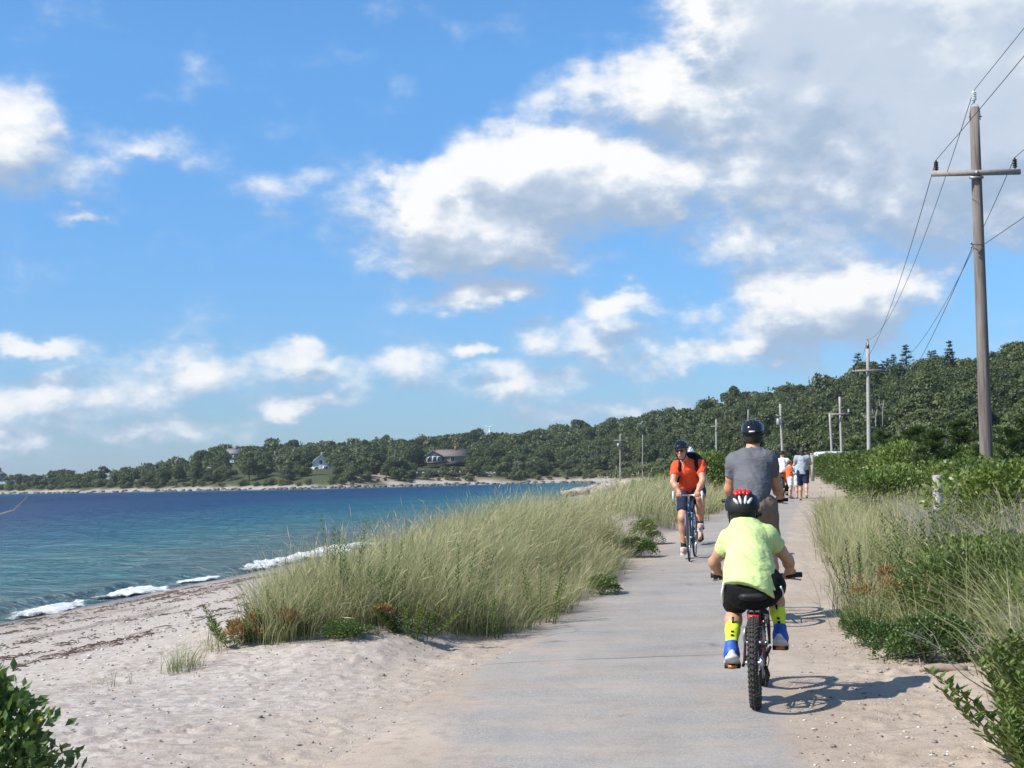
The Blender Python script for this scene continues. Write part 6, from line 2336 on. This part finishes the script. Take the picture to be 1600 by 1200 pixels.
# ------------------------------------------------------------------ utility poles and wires
WOODP, t, b = new_mat('weathered_pole_wood')
co = obj_coord(t)
gr_ = t.noise(t.scale(co, (26, 26, .9)), 1.0, 6, .65)
big = t.noise(t.scale(co, (2, 2, .5)), 1.0, 3)
c = t.mix(t.smooth(gr_, .3, .7), (.085, .066, .055), (.215, .185, .165))
c = t.mix(t.smooth(big, .4, .75, 0, .6), c, (.25, .225, .21))
chk = t.smooth(t.noise(t.scale(co, (40, 40, .5)), 1.0, 3), .34, .28)
c = t.mix(chk, c, (.03, .024, .02))
t.put(b.inputs['Base Color'], c)
b.inputs['Roughness'].default_value = .9
t.put(b.inputs['Normal'], t.bump(t.math('SUBTRACT', gr_, chk), .6, .012))
ARMW = plain('grey_arm_wood', (.30, .265, .24), .9, scale=14, bump=.4)
PALEW = plain('pale_pole_wood', (.34, .31, .29), .9, scale=8, bump=.4)
PORC = plain('white_porcelain', (.62, .66, .68), .2)
BROWNP = plain('brown_porcelain', (.03, .016, .012), .22)
CABLE = plain('dark_wire', (.05, .05, .055), .6)
GALV = plain('galvanised_steel', (.30, .31, .32), .5, .6)
def insulator(parent, p, mat, h=.20, r_=.055, name='insulator'):
    prof = [(.012, -.10), (.012, 0), (r_ * .6, 0)]
    n = 5
    for k in range(n):
        z = h * k / n
        prof += [(r_ * .62, z + .004), (r_, z + h / n * .35), (r_ * .95, z + h / n * .6), (r_ * .6, z + h / n * .72)]
    prof += [(r_ * .5, h), (r_ * .3, h + .03), (.004, h + .035)]
    return MB().lathe(prof, p, 16).build(name, mat, parent)


def pole(px0, py0, px1, py1, Y, r0, r1, label, mat=None, extra=1.6, name='utility_pole'):
    """pole from its foot (px0, py0) to its top (px1, py1) in the photograph, standing at depth Y"""
    a, b_ = at(px0, py0, Y), at(px1, py1, Y)
    base = np.array((a[0], a[1], gz(a[0], a[1]) - .3))
    base[0] += (a[0] - b_[0]) / (b_[2] - a[2]) * (a[2] - base[2])
    T_ = thing(name, label, 'utility pole', tuple(base))
    m = MB()
    n = 9
    P = np.array([(b_ - base) * f for f in np.linspace(0, 1, n)])
    m.tube(P, np.linspace(r0, r1, n), 18)
    m.build('shaft', mat or WOODP, T_)
    return T_, base, b_


p1, base1, top1 = pole(1541, 702, 1522, 168, 32, .155, .108, 'tall weathered utility pole with crossarm standing nearest on the right')
rel = lambda q: np.asarray(q, float) - base1
ax = np.array((1.0, -.21, 0)); ax /= np.linalg.norm(ax)
# crossarm, seen nearly square on
ca, cb = at(1457, 272, 31.86), at(1594, 268, 31.86)
m = MB()
d = cb - ca
Mx = frame3(np.cross((0, 0, 1), d / np.linalg.norm(d)) * 1.0, (0, 0, 1))
m.box(rel((ca + cb) / 2), (np.linalg.norm(d), .09, .115), Mx)
arm = m.build('crossarm', ARMW, p1, False)
m = MB().tube([rel((ca + cb) / 2) + (0, -.08, 0), rel((ca + cb) / 2) + (0, .2, 0)], .018, 8).box(rel((ca + cb) / 2) + (0, .0, -.11), (.30, .08, .05)).box(rel((ca + cb) / 2) + (0, -.055, .0), (.07, .02, .07))
m.build('bolt', GALV, arm)
il, ir = at(1463, 266, 31.86), at(1586, 262, 31.86)
insulator(p1, rel(il), BROWNP, .20, .058)
insulator(p1, rel(ir), BROWNP, .20, .058)
it = at(1522, 157, 32)
insulator(p1, rel(it), PORC, .20, .062)
m = MB()
for q in (-1, 1):
    m.tube([rel(it) + (0, 0, -.02), rel(top1) + (q * .10, -.02, .02), rel(top1) + (q * .118, -.03, -.12), rel(top1) + (q * .118, -.03, -.30)], .012, 6)
    m.tube([rel(top1) + (q * .10, -.03, -.22), rel(top1) + (q * .16, -.03, -.22)], .014, 6)
m.build('top_bracket', GALV, p1)
tl = at(1521, 382, 31.8)
MB().tube([rel(tl) + (-.05, 0, 0), rel(tl) + (.0, 0, 0), rel(tl) + (.25, .05, 0)], .014, 6).ball(rel(tl) + (-.06, -.03, .03), (.03, .03, .03), 8, 6).ball(rel(tl) + (-.06, -.03, -.06), (.025, .025, .03), 8, 6).build('cable_clamp', GALV, p1)

p2, base2, top2 = pole(1358, 712, 1356, 545, 95, .155, .115, 'second utility pole, slender and pale, rising above the scrub', PALEW)
rel2 = lambda q: np.asarray(q, float) - base2
MB().lathe([(.10, 0), (.10, .25), (.06, .30), (.06, .62), (.03, .66)], rel2(top2), 10).build('pole_cap', BROWNP, p2)
ca2, cb2 = at(1332, 580, 94.8), at(1381, 578, 94.8)
d = cb2 - ca2
arm2 = MB().box(rel2((ca2 + cb2) / 2), (np.linalg.norm(d), .10, .13), frame3(np.cross((0, 0, 1), d / np.linalg.norm(d)), (0, 0, 1))).build('crossarm', ARMW, p2, False)
i2 = at(1379, 577, 94.8)
insulator(p2, rel2(i2), BROWNP, .24, .075)
i2l = at(1334, 579, 94.8)
insulator(p2, rel2(i2l), BROWNP, .24, .075)

p3, base3, top3 = pole(1315, 708, 1312, 620, 160, .17, .13, 'third utility pole with a low crossarm reaching to the leaning post', PALEW)
rel3 = lambda q: np.asarray(q, float) - base3
ca3, cb3 = at(1297, 649, 159.6), at(1327, 645, 159.6)
d = cb3 - ca3
MB().box(rel3((ca3 + cb3) / 2), (np.linalg.norm(d), .16, .18), frame3(np.cross((0, 0, 1), d / np.linalg.norm(d)), (0, 0, 1))).build('crossarm', ARMW, p3, False)
insulator(p3, rel3(at(1326, 644, 159.6)), PORC, .3, .12)
insulator(p3, rel3(top3), BROWNP, .3, .12)
p3b, _, _ = pole(1300, 709, 1296.5, 646, 158.6, .15, .13, 'short leaning post left of the third pole', PALEW)
p4, base4, top4 = pole(1223, 716, 1219, 631, 185, .19, .14, 'leaning utility pole with a transformer near the walkers', PALEW)
rel4 = lambda q: np.asarray(q, float) - base4
MB().lathe([(.0, 0), (.26, .02), (.28, .1), (.28, .75), (.2, .85), (0, .88)], rel4(at(1216.5, 664, 184.4)), 12).build('transformer', GALV, p4)
MB().tube([rel4(at(1212, 648, 184.5)), rel4(at(1220, 651, 184.5))], .07, 6).build('crossarm', ARMW, p4)
p5, base5, top5 = pole(1119.5, 722, 1119, 655, 240, .17, .13, 'utility pole with a crossarm behind the grey shirted cyclist', PALEW)
rel5 = lambda q: np.asarray(q, float) - base5
MB().tube([rel5(at(1111, 666, 239.5)), rel5(at(1128, 666, 239.5))], .09, 6).build('crossarm', ARMW, p5)
p6, base6, top6 = pole(969, 712, 969, 678, 365, .17, .13, 'far utility pole with a pale crossarm against the wood by the bay', PALEW)
rel6 = lambda q: np.asarray(q, float) - base6
MB().tube([rel6(at(961, 688, 364.5)), rel6(at(976, 688, 364.5))], .12, 6).build('crossarm', ARMW, p6)
MB().lathe([(0, 0), (.4, .05), (.4, 1.0), (0, 1.1)], rel6(at(966.5, 699, 364.4)), 10).build('transformer', GALV, p6)
for (px0, py0, px1, py1, Y, lb_) in [(1004, 705, 1004, 679, 350, 'thin bare pole against the wood left of the red cyclist'), (1169, 700, 1169, 640, 232, 'thin grey pole half hidden behind the grey helmet')]:
    pole(px0, py0, px1, py1, Y, .12, .09, lb_, PALEW)


def wire(a, b_, sag, r_, label, n=26):
    a, b_ = np.asarray(a, float), np.asarray(b_, float)
    f = np.linspace(0, 1, n)
    P = a + (b_ - a) * f[:, None]
    P[:, 2] -= sag * 4 * f * (1 - f)
    mid = a.copy()
    MB().tube(P - mid, r_, 6, cap=False).build('power_line', CABLE, label=label, cat='wire', group='wires between the poles', loc=tuple(mid))


prev = np.array((2.4, -31.0, 0.0))       # the next pole stands behind the viewer
lift = np.array((0, 0, .23))
wire(it + lift, prev + (0, 0, 9.9), .5, .0075, 'wire running from the white top insulator overhead to the right')
wire(il + lift, prev + (-1.0, 0, 8.5), .5, .0075, 'wire from the left brown insulator crossing behind the pole top')
wire(ir + lift, prev + (1.1, 0, 8.5), .5, .0075, 'wire leaving the right brown insulator')
wire(tl + (.25, .05, 0), prev + (.5, 0, 6.6), .4, .0075, 'lowest wire leaving the tall pole to the right')
wire(it + lift, top2 + (0, 0, .6), 1.3, .009, 'wire from the white top insulator down to the second pole')
wire(il + lift, i2l + (0, 0, .25), 1.3, .009, 'wire from the left brown insulator down to the second pole')
wire(ir + lift, i2 + (0, 0, .25), 1.5, .009, 'wire from the right brown insulator down to the second pole')
wire(tl, at(1357, 640, 94.8), 1.3, .009, 'lowest wire from the tall pole down to the second pole')
wire(top2 + (0, 0, .6), top3 + (0, 0, .3), 1.2, .012, 'wire from the second pole to the third pole')
wire(i2 + (0, 0, .25), at(1326, 644, 159.6) + (0, 0, .3), 1.2, .012, 'lower wire from the second pole to the third pole')
wire(top3 + (0, 0, .3), top4, .8, .014, 'wire from the third pole to the leaning pole with the transformer')
wire(top4, top5, 1.0, .016, 'wire from the transformer pole to the pole behind the cyclist')

# ------------------------------------------------------------------ small things on the ground
ROCK, t, b = new_mat('shore_rock')
co = obj_coord(t)
oi = t.node('ShaderNodeObjectInfo').outputs['Random']
c = t.mix(t.smooth(t.noise(co, 2.5, 5), .3, .7), (.20, .165, .135), (.42, .37, .32))
c = t.mix(t.math('MULTIPLY', oi, .5), c, (.40, .29, .21))
t.put(b.inputs['Base Color'], c)
b.inputs['Roughness'].default_value = .9
t.put(b.inputs['Normal'], t.bump(t.noise(co, 9, 5), .5, .04))
DROCK = plain('wet_dark_rock', (.10, .09, .08), .8, scale=3, bump=.4)


def rock_geo(seed, s=(1, 1, 1), nu=9, nv=6):
    m = MB().ball((0, 0, 0), 1.0, nu, nv)
    V = np.concatenate(m.v)
    r_ = np.random.default_rng(seed)
    for _ in range(5):
        n = unit(r_.normal(size=3)); d = r_.uniform(.55, .85)
        k = V @ n
        V = V - np.where(k > d, k - d, 0)[:, None] * n
    V = V * (1 + .12 * fbm(V[:, 0] * 2 + seed, V[:, 1] * 2 + V[:, 2], 2, seed))[:, None]
    return V * np.asarray(s), np.concatenate(m.q), np.concatenate(m.t)


ROCKS = []
for k in range(6):
    V, Q, T = rock_geo(k, (1, .8, .6), 12, 8)
    me = mesh_np('rock', V, [Q, T]); me.materials.append(ROCK); ROCKS.append(me)
r = np.random.default_rng(51)
spots = [(886, 770, 1.0), (893, 768, .8), (902, 769, 1.1), (912, 768, .9), (921, 767, 1.2), (930, 768, .8), (938, 766, 1.0), (947, 766, 1.2), (955, 767, .9), (963, 765, 1.3), (972, 765, 1.0), (980, 763, 1.2), (990, 762, 1.0),
         (905, 764, .9), (922, 762, .9), (942, 761, 1.1), (960, 760, 1.0), (978, 758, 1.2), (995, 757, 1.0), (1004, 755, .8)]
for k, (px, py, s) in enumerate(spots):
    p = at(px, py + 3, 155 + (k % 5))
    o = add('shore_rock', ROCKS[k % 6], None, label='tan boulder in the heap of rocks jutting into the bay' if k > 6 else 'dark weathered boulder at the seaward end of the rock heap', cat='rock', group='boulders of the near rock point' if k > 6 else 'boulders at the tip of the rock point',
            loc=(p[0], p[1], max(SEA, gz(p[0], p[1])) + .25 * s))
    o.scale = (s * r.uniform(.9, 1.5), s, s * r.uniform(.8, 1.2)); o.rotation_euler = (r.uniform(-.3, .3), r.uniform(-.3, .3), r.uniform(0, 6))
# riprap along the far shore and pale stones on the bluff
sets_v, sets_q, sets_t, n_ = [], [], [], 0
sv2, sq2, st2, n2 = [], [], [], 0
Cc = COASTS[(COASTS[:, 1] > 400) & (COASTS[:, 0] > -330)]
cl_ = np.concatenate([[0], np.cumsum(np.linalg.norm(np.diff(Cc, axis=0), axis=1))])
for k in range(900):
    s = r.uniform(0, cl_[-1])
    x, y = np.interp(s, cl_, Cc[:, 0]), np.interp(s, cl_, Cc[:, 1])
    wgt = 1.0 if -75 < x < 5 else .35
    if r.random() > wgt: continue
    x, y = x + r.uniform(-1, 1), y + r.uniform(-1.2, 4.5)
    sz = r.uniform(.22, .8)
    V, Q, T = rock_geo(int(r.integers(0, 40)), (sz * 1.2, sz, sz * .75), 6, 4)
    z = max(SEA, gz(x, y)) + .2 * sz
    sets_v.append(V + (x, y, z)); sets_q.append(Q + n_); sets_t.append(T + n_); n_ += len(V)
for k in range(420):
    px = r.choice([r.uniform(590, 800), r.uniform(880, 1000)])
    Y = (474 if px < 860 else 425) + r.uniform(-14, 8)
    x = (px - 800) / F * Y
    if shore_dist(np.array([x]), np.array([Y]))[0] < 9: continue
    sz = r.uniform(.25, .8)
    V, Q, T = rock_geo(int(r.integers(0, 40)), (sz * 1.3, sz, sz * .8), 6, 4)
    sv2.append(V + (x, Y, gz(x, Y) + .2 * sz)); sq2.append(Q + n2); st2.append(T + n2); n2 += len(V)
add('riprap', mesh_np('riprap', np.concatenate(sets_v), [np.concatenate(sets_q), np.concatenate(sets_t)]), DROCK, kind='stuff', label='dark rocks edging the far shore at the waterline', cat='rocks')
PALER = plain('pale_stone', (.36, .31, .26), .9, scale=2)
add('scattered_stones', mesh_np('scattered_stones', np.concatenate(sv2), [np.concatenate(sq2), np.concatenate(st2)]), PALER, kind='stuff', label='pale stones strewn on the far sandy bluff', cat='rocks')
# shells and pebbles near the path
PEB, t, b = new_mat('shells_and_pebbles')
tint = t.attr('tint')
t.put(b.inputs['Base Color'], t.ramp(tint, [(0, (.10, .085, .075)), (.4, (.30, .26, .22)), (.7, (.52, .48, .44)), (1, (.70, .68, .65))]))
b.inputs['Roughness'].default_value = .7
sv, sq, st_, tv, n_ = [], [], [], [], 0
proto = [rock_geo(70 + k, (1, .75, .4), 6, 4) for k in range(6)]
for k in range(5900):
    if k < 1700 or k >= 5200:
        y = 5.2 + 6 * r.random() ** 1.3; u_ = r.choice([r.uniform(-5.2, -1.9), r.uniform(-.2, 1.4)]); sz = r.uniform(.004, .013)
    elif k < 2300:
        y = r.uniform(5, 30); u_ = r.uniform(-2.6, .2); sz = r.uniform(.003, .007)
    else:
        y = 8 + 24 * r.random() ** 1.4; u_ = r.uniform(-13.4, -5.4); sz = r.uniform(.008, .026)
    if r.random() < .02: sz *= 1.9
    x = u_ + SLOPE * y
    V, Q, T = proto[k % 6]
    a = r.uniform(0, 6.28)
    V = np.stack([V[:, 0] * math.cos(a) - V[:, 1] * math.sin(a), V[:, 0] * math.sin(a) + V[:, 1] * math.cos(a), V[:, 2]], 1) * sz
    sv.append((V, x, y, sz)); sq.append(Q + n_); st_.append(T + n_); tv.append(np.full(len(V), r.random() ** 1.7)); n_ += len(V)
xs_, ys_ = np.array([q[1] for q in sv]), np.array([q[2] for q in sv])
zs_ = ground(xs_, ys_)
V = np.concatenate([q[0] + (q[1], q[2], z + q[3] * .25) for q, z in zip(sv, zs_)])
me = mesh_np('pebbles', V, [np.concatenate(sq), np.concatenate(st_)]); fattr(me, 'tint', np.concatenate(tv))
add('pebbles', me, PEB, kind='stuff', label='shells and pebbles strewn over the sand', cat='pebbles')
# weed wrack: tangles lying in lines on the beach
WRACK = plain('dried_seaweed', (.12, .08, .058), .9, scale=30)
m = MB()
for k in range(1700):
    band = r.choice([-12.9, -12.2, -11.2, -9.4, -8.2, -7.3, -6.9], p=[.22, .16, .14, .16, .14, .10, .08])
    y = 11 + 22 * r.random() ** 1.2
    if abs(math.sin(y * .55 + band * 3.1)) < .45 and band > -12: continue
    u_ = band + r.normal(0, .13) + .25 * math.sin(y * .8 + band)
    x = u_ + SLOPE * y
    z = gz(x, y) if k % 1 == 0 else 0
    L = r.uniform(.04, .14); a = r.normal(1.35, .7)
    dx, dy = math.cos(a) * L, math.sin(a) * L
    m.tube([(x - dx, y - dy, z + .004), (x + r.normal(0, .02), y + r.normal(0, .02), z + r.uniform(.01, .03)), (x + dx, y + dy, z + .004)], [.004, .008, .003], 3, cap=False)
m.build('seaweed', WRACK, kind='stuff', label='brown dried seaweed lying in lines along the beach', cat='seaweed')
# driftwood
x0, y0 = g_at(1436, 1052); x1, y1 = g_at(1512, 1048)
dwood = MB()
P = [np.array((x0 + (x1 - x0) * f, y0 + (y1 - y0) * f, gz(x0 + (x1 - x0) * f, y0 + (y1 - y0) * f) + .022 + .01 * math.sin(f * 5))) for f in np.linspace(0, 1, 8)]
dwood.tube(P, [.012, .022, .026, .028, .027, .03, .028, .02], 9)
dwood.tube([P[0] + (.02, .02, .0), P[1] + (-.02, .05, .02), P[2] + (-.06, .09, .05)], [.008, .006, .003], 5)
dwood.build('driftwood', plain('bleached_wood', (.27, .215, .165), .9, scale=25, bump=.5), label='bleached driftwood stick at the foot of the rose bushes', cat='driftwood')
# short granite post in the scrub
p = at(1464, 742, 21)
z0 = gz(p[0], p[1])
m = MB()
hh = p[2] - z0 + .1
for k in range(5):
    pass
prof = [(-.065, 0), (-.062, hh * .5), (-.058, hh - .02), (-.045, hh)]
V = []
for w_, z in prof:
    V += [(w_, w_ * .95, z), (-w_, w_, z), (-w_ * 1.03, -w_, z), (w_, -w_ * .97, z)]
Q = [(k * 4 + i, k * 4 + (i + 1) % 4, k * 4 + 4 + (i + 1) % 4, k * 4 + 4 + i) for k in range(3) for i in range(4)] + [(12, 13, 14, 15)]
m.addm(V, Q)
m.build('granite_post', plain('granite', (.30, .29, .28), .85, scale=60, var=.3, bump=.4), smooth=False, label='short pale granite post standing in the scrub', cat='post', loc=(p[0], p[1], z0 - .1))
p = at(1269, 722, 78)
z0 = gz(p[0], p[1])
MB().box((0, 0, .6), (.15, .15, 1.5)).box((0, 0, 1.37), (.18, .18, .05)).build('wooden_post', PALEW, smooth=False, label='pale wooden post right of the man in pale grey', cat='post', loc=(p[0], p[1], max(z0 - .1, p[2] - .9)))

# ------------------------------------------------------------------ white vehicle behind the scrub
p = at(1306, 709, 112)
zc = gz(p[0], p[1])
CARW = plain('white_car_paint', (.74, .75, .76), .25)
GLASS = plain('car_glass', (.03, .035, .04), .08)
car = thing('parked_car', 'white parked vehicle of which only the roof shows above the scrub', 'car', (p[0], p[1], p[2] - 1.66), R(-60))
prof = [(-2.3, .45), (-2.32, .95), (-2.1, 1.2), (-1.75, 1.72), (-1.4, 1.84), (.3, 1.84), (.75, 1.74), (1.35, 1.22), (2.2, 1.02), (2.35, .75), (2.33, .42)]
V, Q, T = [], [], []
for sx in (-.88, .88):
    for y, z in prof:
        V.append((sx * (1 if z < 1.25 else .88), y, z))
n = len(prof)
for k in range(n): Q.append((k, (k + 1) % n, n + (k + 1) % n, n + k))
for k in range(1, n - 1): T += [(0, k + 1, k), (n, n + k, n + k + 1)]
MB().addm(V, Q, T).build('body', CARW, car, False)
for sx in (-1, 1):
    MB().addm([(sx * .885, -1.75, 1.27), (sx * .885, 1.1, 1.27), (sx * .80, .62, 1.70), (sx * .80, -1.5, 1.70)], [(0, 1, 2, 3)]).build('side_window', GLASS, car, False)
    for yy in (-1.45, 1.5):
        w_ = MB().lathe([(.2, -.1), (.33, -.1), (.35, -.06), (.35, .06), (.33, .1), (.2, .1)], (sx * .82, yy, .35), 20, [[0, 0, 1], [1, 0, 0], [0, 1, 0]]).build('wheel', RUBBER, car)
MB().addm([(-.76, 1.34, 1.25), (.76, 1.34, 1.25), (.72, .80, 1.72), (-.72, .80, 1.72)], [(0, 1, 2, 3)]).build('windscreen', GLASS, car, False)

# ------------------------------------------------------------------ houses across the bay
HWHITE = plain('white_clapboard', (.62, .63, .64), .8, scale=1)
HGREY = plain('grey_shingle_wall', (.20, .195, .19), .9, scale=2)
ROOFG = plain('grey_roof_shingle', (.17, .165, .165), .9, scale=2)
ROOFB = plain('brown_roof_shingle', (.15, .125, .11), .9, scale=2)
WINP = plain('window_glass', (.04, .05, .06), .1)
BRICK = plain('chimney_brick', (.22, .11, .08), .9, scale=4)


def house(label, p, w, d, h, rh, rz, wall, roof, windows, gable_front=True, chimney=True, z=None):
    T_ = thing('house', label, 'house', (p[0], p[1], gz(p[0], p[1]) - .3 if z is None else z), rz)
    x, y = w / 2, d / 2
    if gable_front:
        V = [(-x, -y, 0), (x, -y, 0), (x, y, 0), (-x, y, 0), (-x, -y, h), (x, -y, h), (x, y, h), (-x, y, h), (0, -y, h + rh), (0, y, h + rh)]
        MB().addm(V, [(0, 1, 5, 4), (1, 2, 6, 5), (2, 3, 7, 6), (3, 0, 4, 7)], [(4, 5, 8), (6, 7, 9)]).build('wall', wall, T_, False)
        e = .35
        k = rh / x
        ra = MB()
        for q in (-1, 1):
            A = np.array([(q * (x + e), -y - e, h - e * k), (0, -y - e, h + rh), (0, y + e, h + rh), (q * (x + e), y + e, h - e * k)])
            ra.addm(np.concatenate([A, A + (0, 0, .22)]), [(0, 1, 2, 3), (4, 5, 6, 7), (0, 1, 5, 4), (1, 2, 6, 5), (2, 3, 7, 6), (3, 0, 4, 7)])
    else:
        V = [(-x, -y, 0), (x, -y, 0), (x, y, 0), (-x, y, 0), (-x, -y, h), (x, -y, h), (x, y, h), (-x, y, h), (-x, 0, h + rh), (x, 0, h + rh)]
        MB().addm(V, [(0, 1, 5, 4), (1, 2, 6, 5), (2, 3, 7, 6), (3, 0, 4, 7)], [(7, 4, 8), (5, 6, 9)]).build('wall', wall, T_, False)
        e = .4
        k = rh / y
        ra = MB()
        for q in (-1, 1):
            A = np.array([(-x - e, q * (y + e), h - e * k), (x + e, q * (y + e), h - e * k), (x + e, 0, h + rh), (-x - e, 0, h + rh)])
            ra.addm(np.concatenate([A, A + (0, 0, .22)]), [(0, 1, 2, 3), (4, 5, 6, 7), (0, 1, 5, 4), (1, 2, 6, 5), (2, 3, 7, 6), (3, 0, 4, 7)])
    ro = ra.build('roof', roof, T_, False)
    if chimney: MB().box((x * .25, 0, h + rh + .5), (.9, .9, 1.8)).build('chimney', BRICK if chimney is True else chimney, ro, False)
    for wx, wz, ww, wh in windows:
        f = MB().box((wx, -y - .04, wz), (ww + .3, .08, wh + .3)).build('window', HWHITE, T_, False)
        MB().box((wx, -y - .09, wz), (ww, .06, wh)).build('pane', WINP, f, False)
    return T_


p = HOUSES['white']
house('white gabled house standing alone at the edge of the far wood', p, 6.6, 8, 3.8, 2.6, R(12), HWHITE, ROOFG, [(-1.8, 1.8, 1.0, 1.5), (1.6, 1.7, 1.6, 2.0), (0, 4.3, .9, 1.2)], z=p[2] - .6, chimney=HGREY)
MB().box((p[0] + 5.0, p[1], p[2] + .9), (4.2, 5, 2.6)).build('garden_shed', HWHITE, smooth=False, label='low white annexe right of the white gabled house', cat='shed')
p = HOUSES['ranch']
h_ = house('long low house with a brown roof above the sandy bluff', p + (3.4, 0, 0), 11, 8, 2.4, 2.2, R(4), HGREY, ROOFB, [(-3.5, 1.4, 1.4, 1.3), (0, 1.4, 1.4, 1.3)], False, BRICK, z=p[2] - .7)
house('grey gabled wing with white windows at the left of the long house', p + (-3.4, -3.2, 0), 6.2, 7, 2.5, 1.9, R(4), HGREY, ROOFG, [(-1.6, 1.4, 1.2, 1.5), (.4, 1.4, 1.2, 1.5), (1.9, 1.4, .9, 1.5)], True, False, z=p[2] - .7)
MB().box((p[0] - 8.3, p[1] - 3, p[2] + .5), (3.4, 4, 2.4)).build('porch', HWHITE, smooth=False, label='white porch at the left end of the grey wing', cat='porch')
p = HOUSES['upper']
house('grey house high in the far wood left of the white house', p, 5.6, 7, 2.8, 1.9, R(-10), HGREY, ROOFG, [(-1.4, 1.6, 1, 1.2), (1.2, 1.6, 1, 1.2)], False, True, z=p[2] - .2)
p = HOUSES['mid']
house('dim grey house among the trees between the upper house and the white one', p, 4.6, 6, 3.0, 1.6, R(10), HGREY, ROOFG, [(-1, 1.8, .8, 1.1), (1, 1.8, .8, 1.1)], True, True, z=p[2] - .2)
p = HOUSES['edge']
house('pale house cut by the left edge of the view above the far shore', p, 5, 6, 3.2, 1.8, R(0), HGREY, ROOFG, [(1.2, 1.8, .8, 1.1)], True, True, z=p[2] - .2)

# ---- wind turbine far behind the ridge
p = at(765, 668, 1500)
wt = thing('wind_turbine', 'white three bladed wind turbine far off above the trees', 'wind turbine', (p[0], p[1], p[2] - 60))
MB().tube([(0, 0, 0), (0, 0, 60)], [1.3, .8], 10).build('tower', WHITEP, wt)
MB().tube([(0, -2.2, 60), (0, 3, 60.2)], [1.1, 1.3], 8).build('nacelle', WHITEP, wt)
for k in range(3):
    a = R(35 + 120 * k)
    d = np.array((math.cos(a), 0, math.sin(a)))
    MB().tube([np.array((0, -2.6, 60)) + d * s for s in (0, 1.2, 3.0, 6.0)], [.4, .5, .4, .12], 6).build('blade', WHITEP, wt)

# ---- gulls
def gull(label, px, py, Y, span, roll, mat):
    p = at(px, py, Y)
    T_ = thing('gull', label, 'bird', tuple(p), R(70))
    T_.rotation_euler = (0, roll, R(60))
    v = Vol((-.2, -.4, -.15), (.2, .4, .15), .02)
    v.cap((0, -.14, 0), (0, .14, .01), .05, .06, .02); v.ell((0, .22, .03), (.045, .06, .045), None, .03); v.cap((0, -.14, 0), (0, -.28, .01), .04, .02, .03, sq=((0, 0, 1), 2))
    vmesh('body', v, mat, T_, 1)
    for q in (-1, 1):
        P = np.array([(q * .04, .10, .02), (q * span * .25, .14, .10), (q * span * .5, .0, .06), (q * span * .24, -.03, .08), (q * .04, -.08, .02)])
        V = np.concatenate([P + (0, 0, .006), P - (0, 0, .006)])
        MB().addm(V, [(k, (k + 1) % 5, 5 + (k + 1) % 5, 5 + k) for k in range(5)], [(0, 1, 3), (1, 2, 3), (0, 3, 4), (5, 8, 6), (6, 8, 7), (5, 9, 8)]).build('wing', mat, T_, False)


gull('dark gull gliding above the left shore against the sky', 277, 718, 170, 1.3, R(-50), plain('gull_grey', (.12, .13, .15), .7))
gull('pale gull flying low in front of the dark wood', 327, 731, 190, 1.2, R(10), plain('gull_white', (.6, .62, .64), .7))

# ------------------------------------------------------------------ thin summer haze over the bay
hz, t, b = new_mat('haze_air')
t.n.clear()
pv_ = t.node('ShaderNodeVolumePrincipled')
pv_.inputs['Color'].default_value = (.80, .90, 1.0, 1)
pv_.inputs['Density'].default_value = .00013
pv_.inputs['Anisotropy'].default_value = .3
ho = t.node('ShaderNodeOutputMaterial')
t.l.new(pv_.outputs[0], ho.inputs['Volume'])
MB().box((0, 0, 30), (8200, 8200, 84)).build('haze', hz, smooth=False, kind='stuff', label='thin blue haze over the bay', cat='haze')

# ------------------------------------------------------------------ alike neighbours are told apart by their order from the left
ORD = 'first second third fourth fifth sixth seventh eighth ninth tenth eleventh twelfth'.split()
bpy.context.view_layer.update()
same = {}
for o in COL.objects:
    if o.parent is None and o.get('label') and o.get('category') and o.get('kind') is None:
        same.setdefault(o['label'], []).append(o)
CI = CM.inverted()
for lb_, os_ in same.items():
    if len(os_) < 2: continue
    sx_of = lambda o: (lambda q: q[0] / -q[2] if q[2] < 0 else 9.0)(CI @ o.matrix_world.translation)
    os_.sort(key=sx_of)
    for k, o in enumerate(os_):
        w_ = ('left one' if k == 0 else 'right one') if len(os_) == 2 else (ORD[k] if k < 12 else 'later') + ' from left'
        full = lb_ + ', ' + w_
        for cut in (' green', ' in the', ' the'):
            if len(full.split()) > 16: full = full.replace(cut, '' if cut != ' in the' else ' in', 1)
        o['label'] = full
